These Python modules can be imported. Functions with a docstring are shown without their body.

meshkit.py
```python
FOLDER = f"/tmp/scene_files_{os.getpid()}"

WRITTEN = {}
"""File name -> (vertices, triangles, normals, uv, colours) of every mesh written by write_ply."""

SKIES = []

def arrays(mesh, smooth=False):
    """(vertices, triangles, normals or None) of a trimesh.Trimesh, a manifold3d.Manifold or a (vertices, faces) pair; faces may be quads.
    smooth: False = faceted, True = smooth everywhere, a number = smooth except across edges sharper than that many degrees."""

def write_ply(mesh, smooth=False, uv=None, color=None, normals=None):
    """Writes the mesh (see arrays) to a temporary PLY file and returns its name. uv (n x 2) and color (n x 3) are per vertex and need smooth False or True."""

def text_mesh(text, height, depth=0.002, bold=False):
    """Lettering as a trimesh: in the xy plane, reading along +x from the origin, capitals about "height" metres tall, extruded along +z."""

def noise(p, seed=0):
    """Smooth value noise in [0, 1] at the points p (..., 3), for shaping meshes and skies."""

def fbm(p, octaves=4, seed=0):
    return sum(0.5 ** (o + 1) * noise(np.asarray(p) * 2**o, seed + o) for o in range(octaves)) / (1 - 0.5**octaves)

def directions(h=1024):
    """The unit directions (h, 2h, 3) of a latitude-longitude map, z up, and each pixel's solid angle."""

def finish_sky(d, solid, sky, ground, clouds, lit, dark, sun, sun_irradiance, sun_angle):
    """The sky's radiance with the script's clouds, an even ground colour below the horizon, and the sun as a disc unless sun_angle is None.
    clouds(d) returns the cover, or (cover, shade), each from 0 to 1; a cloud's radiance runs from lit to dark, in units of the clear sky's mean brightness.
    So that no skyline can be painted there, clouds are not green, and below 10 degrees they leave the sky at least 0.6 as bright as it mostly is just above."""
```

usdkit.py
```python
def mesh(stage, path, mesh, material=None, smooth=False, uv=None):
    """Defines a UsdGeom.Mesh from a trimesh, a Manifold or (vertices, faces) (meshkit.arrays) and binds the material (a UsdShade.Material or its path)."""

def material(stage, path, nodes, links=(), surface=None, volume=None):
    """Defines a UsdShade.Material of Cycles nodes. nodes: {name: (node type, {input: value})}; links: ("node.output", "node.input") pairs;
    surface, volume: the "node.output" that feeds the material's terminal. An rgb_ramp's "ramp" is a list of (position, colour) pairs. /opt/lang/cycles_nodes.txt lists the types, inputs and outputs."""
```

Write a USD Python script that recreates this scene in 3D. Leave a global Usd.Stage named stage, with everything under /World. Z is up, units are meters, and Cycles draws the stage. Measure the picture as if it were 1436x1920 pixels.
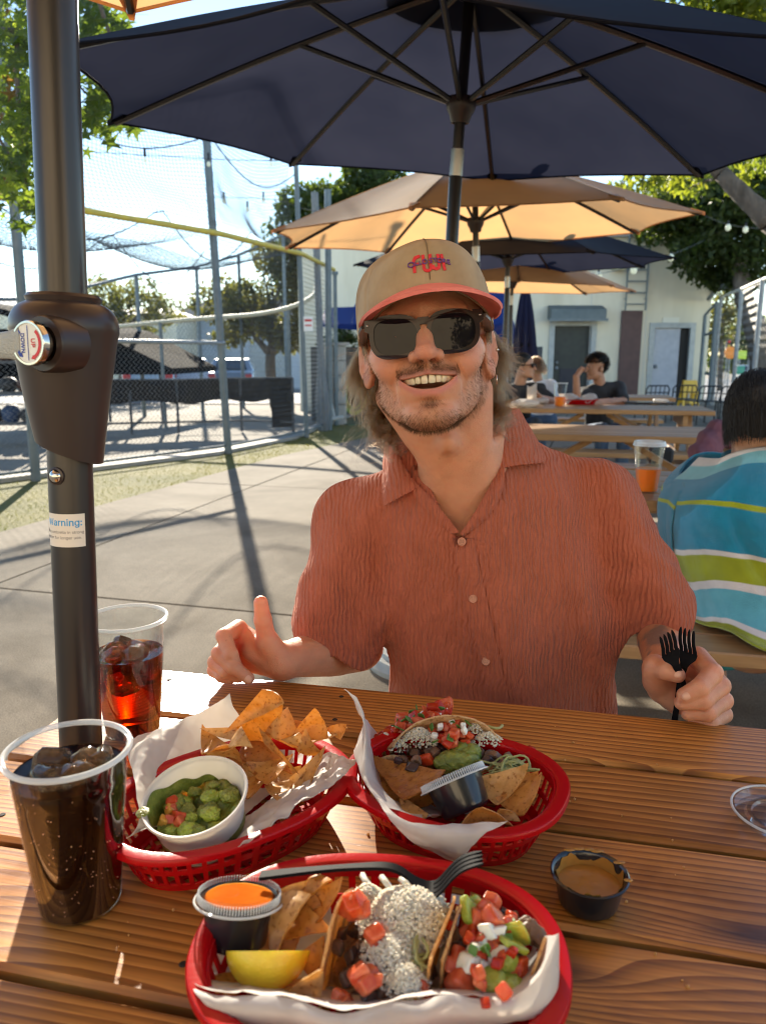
import math, random
import numpy as np, trimesh, manifold3d as m3, usdkit, meshkit
from scipy.spatial import cKDTree
from scipy.interpolate import RectBivariateSpline, CubicSpline
from pxr import Usd, UsdGeom, UsdShade, UsdLux, Gf, Sdf, Vt
stage = Usd.Stage.CreateInMemory()
UsdGeom.SetStageUpAxis(stage, 'Z'); UsdGeom.SetStageMetersPerUnit(stage, 1.0)
UsdGeom.Xform.Define(stage, '/World'); UsdGeom.Scope.Define(stage, '/World/Looks')
PI = math.pi
# ------------------------------------------------------------ camera, sky, sun, exposure
H, PITCH, FPX, PW, PH = 1.19, math.radians(11.5), 1450.0, 1436, 1920
SUN_AZ, SUN_EL = math.radians(-13.2), math.radians(20.5)
SUN_I, SKY_S, EXPOSURE = 1.25, 0.10, 1.62
cam = UsdGeom.Camera.Define(stage, '/World/camera')
cam.AddTranslateOp().Set(Gf.Vec3d(0, 0, H)); cam.AddRotateXOp().Set(90 - math.degrees(PITCH))
cam.CreateHorizontalApertureAttr(24.0); cam.CreateVerticalApertureAttr(24.0 * PH / PW)
cam.CreateFocalLengthAttr(24.0 * FPX / PW); cam.CreateFStopAttr(7.0); cam.CreateFocusDistanceAttr(0.98)
cam.CreateClippingRangeAttr(Gf.Vec2f(0.05, 5000)); cam.CreateExposureAttr(EXPOSURE)
SUN = np.array([math.sin(SUN_AZ) * math.cos(SUN_EL), math.cos(SUN_AZ) * math.cos(SUN_EL), math.sin(SUN_EL)])
sun = UsdLux.DistantLight.Define(stage, '/World/sun')
sun.CreateIntensityAttr(SUN_I); sun.CreateAngleAttr(0.5); sun.CreateNormalizeAttr(True); sun.CreateColorAttr(Gf.Vec3f(1.0, 0.90, 0.74))
sun.AddRotateZOp().Set(-math.degrees(SUN_AZ)); sun.AddRotateXOp().Set(-(90 - math.degrees(SUN_EL)))
skym = usdkit.material(stage, '/World/Looks/sky', {
    's': ('sky_texture', {'sky_type': 'single_scattering', 'sun_disc': False, 'sun_elevation': SUN_EL, 'sun_rotation': SUN_AZ, 'air_density': 1.0, 'aerosol_density': 0.02, 'ozone_density': 2.0}),
    'b': ('background_shader', {'strength': SKY_S})}, [('s.color', 'b.color')], surface='b.background')
dome = UsdLux.DomeLight.Define(stage, '/World/sky')
UsdShade.MaterialBindingAPI.Apply(dome.GetPrim()).Bind(skym)
dome.GetPrim().SetCustomDataByKey('kind', 'structure')

# ------------------------------------------------------------ photo pixel -> place in the world
CP, SP = math.cos(PITCH), math.sin(PITCH)
def ray(px, py):
    a, b = (px - PW / 2) / FPX, (PH / 2 - py) / FPX
    return np.array([a, CP + b * SP, -SP + b * CP])
def W(px, py, Y):
    d = ray(px, py); t = Y / d[1]
    return np.array([d[0] * t, Y, H + d[2] * t])
def G(px, py, z=0.0):
    d = ray(px, py); t = (z - H) / d[2]
    return np.array([d[0] * t, d[1] * t, z])
def project(p):
    p = np.asarray(p, float); y, z = p[..., 1], p[..., 2] - H
    ax = y * CP - z * SP; up = y * SP + z * CP
    return np.stack([PW / 2 + FPX * p[..., 0] / ax, PH / 2 - FPX * up / ax], -1)

# ------------------------------------------------------------ prims
_names = {}
def numbered(base):
    n = _names.get(base, -1) + 1; _names[base] = n
    return base if n == 0 else f'{base}_{n:03d}'
def path_of(parent): return '/World' if parent is None else str(parent.GetPath())
def tag(p, label=None, cat=None, group=None, kind=None):
    p = p.GetPrim() if hasattr(p, 'GetPrim') else p
    for k, v in (('label', label), ('category', cat), ('group', group), ('kind', kind)):
        if v: p.SetCustomDataByKey(k, v)
    return p
def thing(name, label, cat, loc=(0, 0, 0), rz=0.0, group=None, rx=0.0, ry=0.0):
    x = UsdGeom.Xform.Define(stage, numbered('/World/' + name)); x.AddTranslateOp().Set(Gf.Vec3d(*map(float, loc)))
    if rz: x.AddRotateZOp().Set(math.degrees(rz))
    if rx: x.AddRotateXOp().Set(math.degrees(rx))
    if ry: x.AddRotateYOp().Set(math.degrees(ry))
    return tag(x, label, cat, group)
def obj(name, mesh, mat, parent=None, smooth=False, cd=None, label=None, cat=None, group=None, kind=None, uv=None):
    p = numbered(path_of(parent) + '/' + name)
    m = usdkit.mesh(stage, p, mesh, mat, smooth=smooth, uv=uv)
    if cd is not None:
        UsdGeom.PrimvarsAPI(m).CreatePrimvar('Cd', Sdf.ValueTypeNames.Color3fArray, 'vertex').Set(Vt.Vec3fArray.FromNumpy(np.asarray(cd, np.float32)))
    return tag(m, label, cat, group, kind)
def curves(name, strands, widths, mat, parent=None, kind=None, typ='linear'):
    """strands: list of (n,3) arrays; widths: per strand array or number"""
    c = UsdGeom.BasisCurves.Define(stage, numbered(path_of(parent) + '/' + name))
    c.CreateTypeAttr(typ)
    if typ == 'cubic': c.CreateBasisAttr('catmullRom')
    c.CreatePointsAttr(Vt.Vec3fArray.FromNumpy(np.concatenate(strands).astype(np.float32)))
    c.CreateCurveVertexCountsAttr(Vt.IntArray.FromNumpy(np.array([len(s) for s in strands], np.int32)))
    w = np.concatenate([np.broadcast_to(np.asarray(widths[i] if isinstance(widths, list) else widths, np.float32), len(s)) for i, s in enumerate(strands)])
    c.CreateWidthsAttr(Vt.FloatArray.FromNumpy(w.astype(np.float32))); c.SetWidthsInterpolation('vertex')
    UsdShade.MaterialBindingAPI.Apply(c.GetPrim()).Bind(mat)
    return tag(c, kind=kind)
def copy_of(root, name, loc, rz=0.0, label=None, cat=None, group=None):
    was = root.GetCustomData()
    r = thing(name, label or was['label'], cat or was['category'], loc, rz, group or was.get('group'))
    r.GetReferences().AddInternalReference(root.GetPath()); r.SetInstanceable(True)
    return r

# ------------------------------------------------------------ mesh helpers
cat_ = trimesh.util.concatenate
def norm(v): v = np.asarray(v, float); return v / np.linalg.norm(v)
def frame_to(z, x=None):
    z = norm(z); a = np.array([0, 0, 1.0]) if abs(z[2]) < .95 else np.array([1.0, 0, 0])
    if x is not None: a = np.asarray(x, float); x = norm(a - z * (a @ z))
    else: x = norm(np.cross(a, z))
    return np.stack([x, np.cross(z, x), z], 1)
def xf(mesh, R=None, t=None):
    m = mesh.copy(); T = np.eye(4)
    if R is not None: T[:3, :3] = R
    if t is not None: T[:3, 3] = t
    m.apply_transform(T); return m
def rot(axis, ang): return trimesh.transformations.rotation_matrix(ang, axis)[:3, :3]
def box(size, c=(0, 0, 0), R=None, bev=0.0):
    sx, sy, sz = (s / 2 for s in size)
    if bev:
        b = min(bev, .45 * min(size)); pts = []
        for ex, ey, ez in ((b, b, 0), (b, 0, b), (0, b, b)):
            for i in (-1, 1):
                for j in (-1, 1):
                    for k in (-1, 1): pts.append((i * (sx - ex), j * (sy - ey), k * (sz - ez)))
        m = trimesh.Trimesh(*trimesh.convex.convex_hull(np.array(pts)).__dict__.get('_none', (None, None))) if False else trimesh.convex.convex_hull(np.array(pts))
    else: m = trimesh.creation.box(size)
    return xf(m, R, c)
def bar(a, b, w, t=None, up=(0, 0, 1), bev=0.0):
    a, b = np.asarray(a, float), np.asarray(b, float); L = np.linalg.norm(b - a)
    return box((w, t or w, L), (a + b) / 2, frame_to(b - a, np.cross(up, b - a) if abs(norm(b - a) @ np.array(up)) < .98 else (1, 0, 0)), bev)
def cyl(a, b, r, n=16, r2=None):
    return tube([a, b], [r, r if r2 is None else r2], n)
def tube(pts, r, n=8, cap=True, closed=False):
    pts = np.asarray(pts, float); N = len(pts); r = np.broadcast_to(np.asarray(r, float), N)
    tg = np.gradient(pts, axis=0) if not closed else np.roll(pts, -1, 0) - np.roll(pts, 1, 0)
    tg /= np.maximum(np.linalg.norm(tg, axis=1, keepdims=True), 1e-12)
    x = frame_to(tg[0])[:, 0]; V = []
    ang = np.linspace(0, 2 * PI, n, endpoint=False)
    for i in range(N):
        x = x - tg[i] * (x @ tg[i]); x /= np.linalg.norm(x); y = np.cross(tg[i], x)
        V.append(pts[i] + r[i] * (np.cos(ang)[:, None] * x + np.sin(ang)[:, None] * y))
    V = np.concatenate(V); Fs = []
    rng_ = range(N if closed else N - 1); k = np.arange(n)
    for i in rng_:
        a, b = i * n, ((i + 1) % N) * n
        Fs.append(np.stack([a + k, a + (k + 1) % n, b + (k + 1) % n, b + k], 1))
    q = np.concatenate(Fs); f = np.vstack([q[:, [0, 1, 2]], q[:, [0, 2, 3]]])
    if cap and not closed:
        V = np.vstack([V, pts[0], pts[-1]]); c0, c1 = len(V) - 2, len(V) - 1; e = (N - 1) * n
        f = np.vstack([f, np.stack([(k + 1) % n, k, np.full(n, c0)], 1), np.stack([e + k, e + (k + 1) % n, np.full(n, c1)], 1)])
    return trimesh.Trimesh(V, f, process=False)
def lathe(prof, n=48, c=(0, 0, 0), R=None):
    """prof: (r, z) list, closed along its own run; poles where r = 0"""
    p = np.asarray(prof, float); a = np.linspace(0, 2 * PI, n, endpoint=False)
    V = np.stack([p[:, None, 0] * np.cos(a), p[:, None, 0] * np.sin(a), np.broadcast_to(p[:, None, 1], (len(p), n))], -1).reshape(-1, 3)
    k = np.arange(n); Fs = []
    for i in range(len(p) - 1):
        a0, b0 = i * n, (i + 1) * n
        Fs.append(np.stack([a0 + k, a0 + (k + 1) % n, b0 + (k + 1) % n, b0 + k], 1))
    q = np.concatenate(Fs); f = np.vstack([q[:, [0, 1, 2]], q[:, [0, 2, 3]]])
    m = trimesh.Trimesh(V, f, process=False)
    m.merge_vertices(); m.update_faces(m.nondegenerate_faces()); m.remove_unreferenced_vertices()
    return xf(m, R, c)
def grid_mesh(P, closed_u=False, thick=0.0):
    """P (nu, nv, 3) sheet; thick > 0 gives it a back face and an edge"""
    nu, nv = P.shape[:2]; idx = np.arange(nu * nv).reshape(nu, nv)
    a = np.vstack([idx, idx[:1]]) if closed_u else idx
    q = np.stack([a[:-1, :-1], a[1:, :-1], a[1:, 1:], a[:-1, 1:]], -1).reshape(-1, 4)
    f = np.vstack([q[:, [0, 1, 2]], q[:, [0, 2, 3]]]); V = P.reshape(-1, 3)
    if thick:
        m = trimesh.Trimesh(V, f, process=False); n = meshkit.arrays(m, True)[2]
        V2 = V - n * thick; o = len(V); f2 = f[:, ::-1] + o; rim = []
        loops = [idx[:, 0], idx[:, -1][::-1]] if closed_u else [np.concatenate([idx[:, 0], idx[-1, 1:], idx[-2::-1, -1], idx[0, -2::-1]])]
        for L in loops:
            A = np.append(L, L[0]) if closed_u else L
            x, y = A[:-1], A[1:]
            rim += [np.stack([y, x, x + o], 1), np.stack([y, x + o, y + o], 1)]
        V, f = np.vstack([V, V2]), np.vstack([f, f2] + rim)
    return trimesh.Trimesh(V, f, process=False)
def loft(rings, cap=True):
    P = np.asarray(rings, float); N, n = P.shape[:2]; k = np.arange(n); q = np.concatenate([np.stack([i * n + k, i * n + (k + 1) % n, (i + 1) * n + (k + 1) % n, (i + 1) * n + k], 1) for i in range(N - 1)])
    f = [q[:, [0, 1, 2]], q[:, [0, 2, 3]]]; V = P.reshape(-1, 3)
    if cap:
        V = np.vstack([V, P[0].mean(0), P[-1].mean(0)]); e = (N - 1) * n
        f += [np.stack([(k + 1) % n, k, np.full(n, N * n)], 1), np.stack([e + k, e + (k + 1) % n, np.full(n, N * n + 1)], 1)]
    return trimesh.Trimesh(V, np.vstack(f), process=False)
def extrude(poly, depth, R=None, t=None):
    from shapely.geometry import Polygon
    g = poly if hasattr(poly, 'geom_type') else Polygon(poly)
    return xf(cat_([trimesh.creation.extrude_polygon(x, depth, engine='earcut') for x in getattr(g, 'geoms', [g])]), R, t)
def bumpy(m, amp, freq, seed=0):
    n = meshkit.arrays(m, True)[2]; m = m.copy()
    m.vertices = m.vertices + n * ((meshkit.fbm(np.asarray(m.vertices) * freq + seed * 7.3, 3, seed) - .5) * 2 * amp)[:, None]; return m
def spline(pts, n=40):
    pts = np.asarray(pts, float); t = np.r_[0, np.cumsum(np.linalg.norm(np.diff(pts[:, :3], axis=0), axis=1))]
    return CubicSpline(t, pts)(np.linspace(0, t[-1], n))

# ------------------------------------------------------------ signed distances, and a mesh out of them
def S_cone(P, a, b, ra, rb):
    a, b = np.asarray(a, np.float32), np.asarray(b, np.float32); ab = b - a
    t = np.clip((P - a) @ ab / (ab @ ab + 1e-12), 0, 1)
    return np.linalg.norm(P - a - t[:, None] * ab, axis=1) - (ra + (rb - ra) * t)
def S_ell(P, c, r, R=None):
    q = P - np.asarray(c, np.float32)
    if R is not None: q = q @ np.asarray(R, np.float32)
    r = np.asarray(r, np.float32); k0 = np.linalg.norm(q / r, axis=1); k1 = np.linalg.norm(q / (r * r), axis=1)
    return k0 * (k0 - 1) / np.maximum(k1, 1e-6)
def S_chain(P, pts, rad, k=0.0):
    d = None
    for i in range(len(pts) - 1):
        e = S_cone(P, pts[i], pts[i + 1], rad[i], rad[i + 1]); d = e if d is None else (smin(d, e, k) if k else np.minimum(d, e))
    return d
def smin(a, b, k):
    h = np.clip(.5 + .5 * (b - a) / k, 0, 1); return b + (a - b) * h - k * h * (1 - h)
def smax(a, b, k): return -smin(-a, -b, k)
def gauss(P, c, s): return np.exp(-.5 * (((P - np.asarray(c, np.float32)) / np.asarray(s, np.float32)) ** 2).sum(1))
def polygonize(fn, lo, hi, h, B=8, slack=1.5, snap=1):
    lo, hi = np.asarray(lo, float), np.asarray(hi, float); nb = np.ceil((hi - lo) / (h * B)).astype(int) + 1; n = nb * B
    bi = np.stack(np.meshgrid(*[np.arange(k) for k in nb], indexing='ij'), -1).reshape(-1, 3)
    cen = (lo + (bi * B + (B - 1) / 2) * h).astype(np.float32)
    d = np.concatenate([fn(c) for c in np.array_split(cen, max(1, len(cen) // 150000))])
    V = np.repeat(np.repeat(np.repeat(d.reshape(nb), B, 0), B, 1), B, 2).astype(np.float32)
    act = np.nonzero(np.abs(d) < B * h * .87 * slack)[0]
    off = np.stack(np.meshgrid(*[np.arange(B)] * 3, indexing='ij'), -1).reshape(-1, 3)
    for part in np.array_split(act, max(1, len(act) * B ** 3 // 250000)):
        ii = (bi[part][:, None] * B + off).reshape(-1, 3)
        V[ii[:, 0], ii[:, 1], ii[:, 2]] = fn((lo + ii * h).astype(np.float32))
    ins = V < 0
    cnt = sum(ins[a:n[0] - 1 + a, b:n[1] - 1 + b, c:n[2] - 1 + c].astype(np.int8) for a in (0, 1) for b in (0, 1) for c in (0, 1))
    cells = np.argwhere((cnt > 0) & (cnt < 8))
    corner = {(a, b, c): V[cells[:, 0] + a, cells[:, 1] + b, cells[:, 2] + c] for a in (0, 1) for b in (0, 1) for c in (0, 1)}
    acc, num = np.zeros((len(cells), 3)), np.zeros(len(cells))
    for a in corner:
        for ax in range(3):
            if a[ax] == 0:
                b = tuple(1 if i == ax else a[i] for i in range(3)); x, y = corner[a], corner[b]; s = (x < 0) != (y < 0)
                t = np.where(s, x / np.where(s, x - y, 1), 0); p = np.tile(np.array(a, float), (len(cells), 1)); p[:, ax] += t
                acc += p * s[:, None]; num += s
    verts = lo + (cells + acc / num[:, None]) * h
    idm = np.full(n, -1, np.int64); idm[cells[:, 0], cells[:, 1], cells[:, 2]] = np.arange(len(cells)); faces = []
    for ax in range(3):
        sl0, sl1 = [slice(None)] * 3, [slice(None)] * 3; sl0[ax], sl1[ax] = slice(0, -1), slice(1, None)
        e = np.argwhere(ins[tuple(sl0)] != ins[tuple(sl1)]); u, w = (ax + 1) % 3, (ax + 2) % 3
        e = e[(e[:, u] > 0) & (e[:, w] > 0)]
        def cell(du, dw):
            c = e.copy(); c[:, u] -= du; c[:, w] -= dw; return idm[c[:, 0], c[:, 1], c[:, 2]]
        q = np.stack([cell(1, 1), cell(0, 1), cell(0, 0), cell(1, 0)], 1)
        flip = ~ins[e[:, 0], e[:, 1], e[:, 2]]; q[flip] = q[flip][:, ::-1]
        faces.append(q[(q >= 0).all(1)])
    q = np.concatenate(faces); f = np.vstack([q[:, [0, 1, 2]], q[:, [0, 2, 3]]])
    for _ in range(snap):
        p = verts.astype(np.float32); e = h * .5; d0 = fn(p)
        g = np.stack([fn(p + np.eye(3, dtype=np.float32)[i] * e) - d0 for i in range(3)], 1) / e
        step = (d0 / np.maximum((g * g).sum(1), .3))[:, None] * g
        verts = verts - np.clip(step, -h * .6, h * .6)
    return trimesh.Trimesh(verts, f, process=False)

# ------------------------------------------------------------ materials
def mat(name, nodes, links=(), surface='p.BSDF', volume=None): return usdkit.material(stage, '/World/Looks/' + name, nodes, links, surface, volume)
def rgb(h):
    """#rrggbb as seen -> linear"""
    v = np.array([int(h[i:i + 2], 16) for i in (1, 3, 5)]) / 255; return tuple(np.where(v <= .04045, v / 12.92, ((v + .055) / 1.055) ** 2.4))
def pbr(name, c1, c2=None, rough=.5, scale=8, bump=0.0, bscale=60, dist=.002, detail=4, space='object', stretch=(1, 1, 1), **kw):
    n = {'tc': ('texture_coordinate', {}), 'm': ('mapping', {'scale': stretch}), 'n': ('noise_texture', {'scale': scale, 'detail': detail, 'roughness': .6}),
         'r': ('rgb_ramp', {'ramp': [(.3, c1), (.7, c2 or c1)]}), 'p': ('principled_bsdf', {'roughness': rough, **kw})}
    l = [(f'tc.{space}', 'm.vector'), ('m.vector', 'n.vector'), ('n.fac', 'r.fac'), ('r.color', 'p.base_color')]
    if bump:
        n['bn'] = ('noise_texture', {'scale': bscale, 'detail': 3, 'roughness': .6}); n['b'] = ('bump', {'strength': bump, 'distance': dist})
        l += [('m.vector', 'bn.vector'), ('bn.fac', 'b.height'), ('b.normal', 'p.normal')]
    return mat(name, n, l)
def thin(name, c, tc, w=.5, rough=.5, c2=None, scale=10, bump=0.0, bscale=60, dist=.002, spec=.4, stretch=(1, 1, 1), attr=False):
    """a lit-through sheet: principled mixed with translucent"""
    n = {'tc': ('texture_coordinate', {}), 'm': ('mapping', {'scale': stretch}), 'n': ('noise_texture', {'scale': scale, 'detail': 4}), 'r': ('rgb_ramp', {'ramp': [(.3, c), (.7, c2 or c)]}),
         'r2': ('rgb_ramp', {'ramp': [(.3, tc), (.7, tuple(np.array(tc) * (np.array(c2 or c) / np.maximum(np.array(c), 1e-4))))]}),
         'p': ('principled_bsdf', {'roughness': rough, 'specular_ior_level': spec}), 't': ('translucent_bsdf', {}), 'x': ('mix_closure', {'fac': w})}
    l = [('tc.object', 'm.vector'), ('m.vector', 'n.vector'), ('n.fac', 'r.fac'), ('n.fac', 'r2.fac'), ('r.color', 'p.base_color'), ('r2.color', 't.color'), ('p.BSDF', 'x.closure1'), ('t.BSDF', 'x.closure2')]
    if bump:
        n['bn'] = ('noise_texture', {'scale': bscale, 'detail': 3}); n['b'] = ('bump', {'strength': bump, 'distance': dist})
        l += [('m.vector', 'bn.vector'), ('bn.fac', 'b.height'), ('b.normal', 'p.normal'), ('b.normal', 't.normal')]
    return mat(name, n, l, 'x.closure')
# ------------------------------------------------------------ materials of the setting
U = np.array([.97459, -.22401, 0]); V_ = np.array([.22401, .97459, 0]); TYAW = math.atan2(U[1], U[0])
def ground_z(y): return -.021 * max(0.0, y - 12.0)
def conc(name, c1, c2, sc):
    return mat(name, {'tc': ('texture_coordinate', {}), 'n': ('noise_texture', {'scale': sc, 'detail': 9, 'roughness': .65}), 'r': ('rgb_ramp', {'ramp': [(.32, c1), (.68, c2)]}), 's': ('noise_texture', {'scale': 150, 'detail': 3, 'roughness': .7}), 'sr': ('rgb_ramp', {'ramp': [(.32, (.62, .61, .6)), (.55, (1, 1, 1)), (.72, (1.25, 1.22, 1.15))]}), 'mu': ('mix_color', {'blend_type': 'multiply', 'fac': .9, 'use_clamp_result': False}), 'st': ('noise_texture', {'scale': .7, 'detail': 5, 'distortion': 1.5}), 'stc': ('rgb_ramp', {'ramp': [(.38, (.72, .70, .67)), (.52, (1, 1, 1))]}), 'm2': ('mix_color', {'blend_type': 'multiply', 'fac': .8}),
        'b': ('bump', {'strength': .5, 'distance': .004}), 'p': ('principled_bsdf', {'roughness': .9, 'specular_ior_level': .16})}, [('tc.object', 'n.vector'), ('tc.object', 's.vector'), ('tc.object', 'st.vector'), ('n.fac', 'r.fac'), ('s.fac', 'sr.fac'), ('r.color', 'mu.a'), ('sr.color', 'mu.b'), ('st.fac', 'stc.fac'), ('mu.result', 'm2.a'), ('stc.color', 'm2.b'), ('m2.result', 'p.base_color'), ('s.fac', 'b.height'), ('b.normal', 'p.normal')])
concrete = conc('concrete', (.215, .181, .133), (.305, .262, .198), 2.2); concrete_b = conc('concrete_worn', (.206, .174, .128), (.290, .249, .188), 1.7)
kerbm = pbr('kerb_concrete', (.28, .27, .24), (.4, .38, .34), rough=.8, scale=6, bump=.4)
dirt = pbr('dirt', (.17, .145, .11), (.26, .23, .18), rough=.95, scale=.8, bump=.6, bscale=14, dist=.02, detail=8)
asphalt = pbr('asphalt', (.10, .10, .10), (.17, .165, .16), rough=.85, scale=.6, bump=.3, bscale=40, detail=8)
turfm = pbr('turf', (.10, .105, .018), (.22, .19, .05), rough=.9, scale=1.1, bump=.8, bscale=140, dist=.01, detail=6)
turfg = pbr('green_turf', (.03, .075, .035), (.07, .12, .055), rough=.9, scale=1.5, bump=.8, bscale=140, dist=.01)
steel = pbr('galvanised_steel', (.20, .22, .23), (.30, .32, .33), rough=.45, scale=12, metallic=.7)
greysteel = pbr('grey_painted_steel', (.10, .13, .14), (.15, .18, .19), rough=.5, scale=9, metallic=.2)
wirem = pbr('fence_wire', (.16, .155, .14), (.24, .235, .21), rough=.5, scale=5, metallic=.5)
netm = pbr('net_cord', (.05, .055, .06), (.09, .09, .09), rough=.9)
yellowpad = pbr('yellow_padding', (.55, .42, .05), (.42, .33, .08), rough=.55, scale=14, bump=.3, bscale=30, dist=.006)
blackcloth = thin('black_screen', (.040, .040, .042), (.09, .09, .09), w=.4, rough=1.0, spec=.05)
stucco = pbr('stucco', (.52, .47, .35), (.66, .61, .48), rough=.9, scale=1.3, bump=.25, bscale=60, dist=.004, detail=10, stretch=(1, 1, .22))
# ------------------------------------------------------------ ground
gy = np.r_[np.linspace(-6, 12, 7), np.linspace(14, 110, 20), 200, 500, 2500]; gx = np.r_[-2500, -300, np.linspace(-60, 60, 13), 300, 2500]
P = np.array([[(x, y, ground_z(y) - .06) for y in gy] for x in gx]); P[:, gy > 130, 2] = ground_z(130) - .06
obj('ground', grid_mesh(P), dirt, kind='structure', smooth=True)
k0, k1 = np.array([-3.63, 7.24, 0]), np.array([-1.90, 9.35, 0]); kd = norm(k1 - k0); kn = np.array([-kd[1], kd[0], 0])
FL = [np.array([-5.6, 4.33, 0]), np.array([-3.36, 7.40, 0]), np.array([-1.90, 9.47, 0]), np.array([-1.12, 11.35, 0]), np.array([-.80, 13.4, 0])]
# patio of separate slabs with open joints
patio = thing('patio', None, None); tag(patio, 'pale grey concrete patio of large poured slabs', None, kind='structure')
from shapely.geometry import Polygon, box as sbox, LineString
from shapely import affinity
edge = [(-8, .5), (-2.62, 5.12), (-2.37, 7.18), (-1.30, 9.55), (-.22, 11.35), (.6, 14.5), (1.2, 20.2), (9.5, 20.2), (9.5, -5), (-8, -5)]
edge = [(-9, -1.0), (-4.4, 3.1), (-2.62, 5.15), (-1.95, 7.1), (-1.25, 9.2), (-.25, 11.3), (.5, 14.5), (1.0, 20.2), (9.5, 20.2), (9.5, -5), (-9, -5)]
area = Polygon(edge); j0 = np.array([-.42, 3.43]); ang = math.degrees(math.atan2(-.43, 1.57)); ka = 0
for i in range(-4, 6):
    for j in range(-3, 6):
        s = sbox(i * 2.45 + .009 + .75, j * 3.32 + .009, (i + 1) * 2.45 - .009 + .75, (j + 1) * 3.32 - .009)
        s = affinity.translate(affinity.rotate(s, ang, origin=(0, 0)), *j0).intersection(area)
        if s.is_empty or s.area < .05: continue
        ka += 1; obj('slab', extrude(s, .055, t=(0, 0, -.055 + (.001 if (i + j) % 2 else 0))), (concrete, concrete_b)[(i + j) % 2], patio)
# strip of artificial grass and the kerb below the fence
ti = [(-4.4, 3.1), (-2.62, 5.15), (-1.95, 7.1), (-1.25, 9.2), (-.25, 11.3), (.5, 14.5)]
to = [(-5.9, 4.2), (-3.63, 7.24), (-1.98, 9.35), (-1.25, 11.1), (-.95, 13.3), (-.6, 15.2)]
obj('turf', extrude(Polygon(ti + to[::-1]), .045, t=(0, 0, -.05)), turfm, kind='structure', label='strip of yellow green artificial grass below the fence')
obj('green_turf', extrude(Polygon([(-.6, 13.3), (.5, 14.4), (1.0, 20), (-1.6, 20), (-1.2, 15)]), .03, t=(0, 0, -.02)), turfg, kind='structure')
rs = np.random.RandomState(3); bl = []
while len(bl) < 9000:
    t = rs.rand() * (len(ti) - 1.001) if rs.rand() < .4 else rs.rand() * 3.9; i = int(t); f = t - i; a = np.array(ti[i]) * (1 - f) + np.array(ti[i + 1]) * f; b = np.array(to[i]) * (1 - f) + np.array(to[i + 1]) * f
    p = a + (b - a) * rs.rand(); bl.append(np.array([p[0], p[1], -.006]))
bl = np.array(bl); d = rs.rand(len(bl)) * 2 * PI; hgt = rs.uniform(.012, .026, len(bl)); w_ = .0025
sx = np.stack([np.cos(d), np.sin(d), 0 * d], 1) * w_; ln = np.stack([rs.normal(0, .008, len(bl)), rs.normal(0, .008, len(bl)), hgt], 1)
Vb = np.stack([bl - sx, bl + sx, bl + ln], 1).reshape(-1, 3)
bladem = thin('grass_blade', (.24, .21, .04), (.28, .26, .03), w=.4, c2=(.14, .15, .03), scale=2)
obj('grass', trimesh.Trimesh(Vb, np.arange(len(Vb)).reshape(-1, 3), process=False), bladem, kind='stuff', label='short blades of the artificial grass strip', cat='grass')
kb = [np.array(p) for p in to]
kr = []
for w in (.0, -.22):
    kr.append([np.array([p[0] + kn[0] * -w * .9, p[1] + kn[1] * -w * .9, 0]) for p in kb])
obj('kerb', extrude(Polygon([tuple(p[:2]) for p in kr[0]] + [tuple(p[:2]) for p in kr[1]][::-1]), .10, t=(0, 0, -.06)), kerbm, kind='structure')
obj('parking_lot', grid_mesh(np.array([[(x, y, ground_z(y) - .03) for y in np.linspace(24, 42, 4)] for x in np.linspace(-40, .5, 6)])), asphalt, kind='structure')
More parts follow.
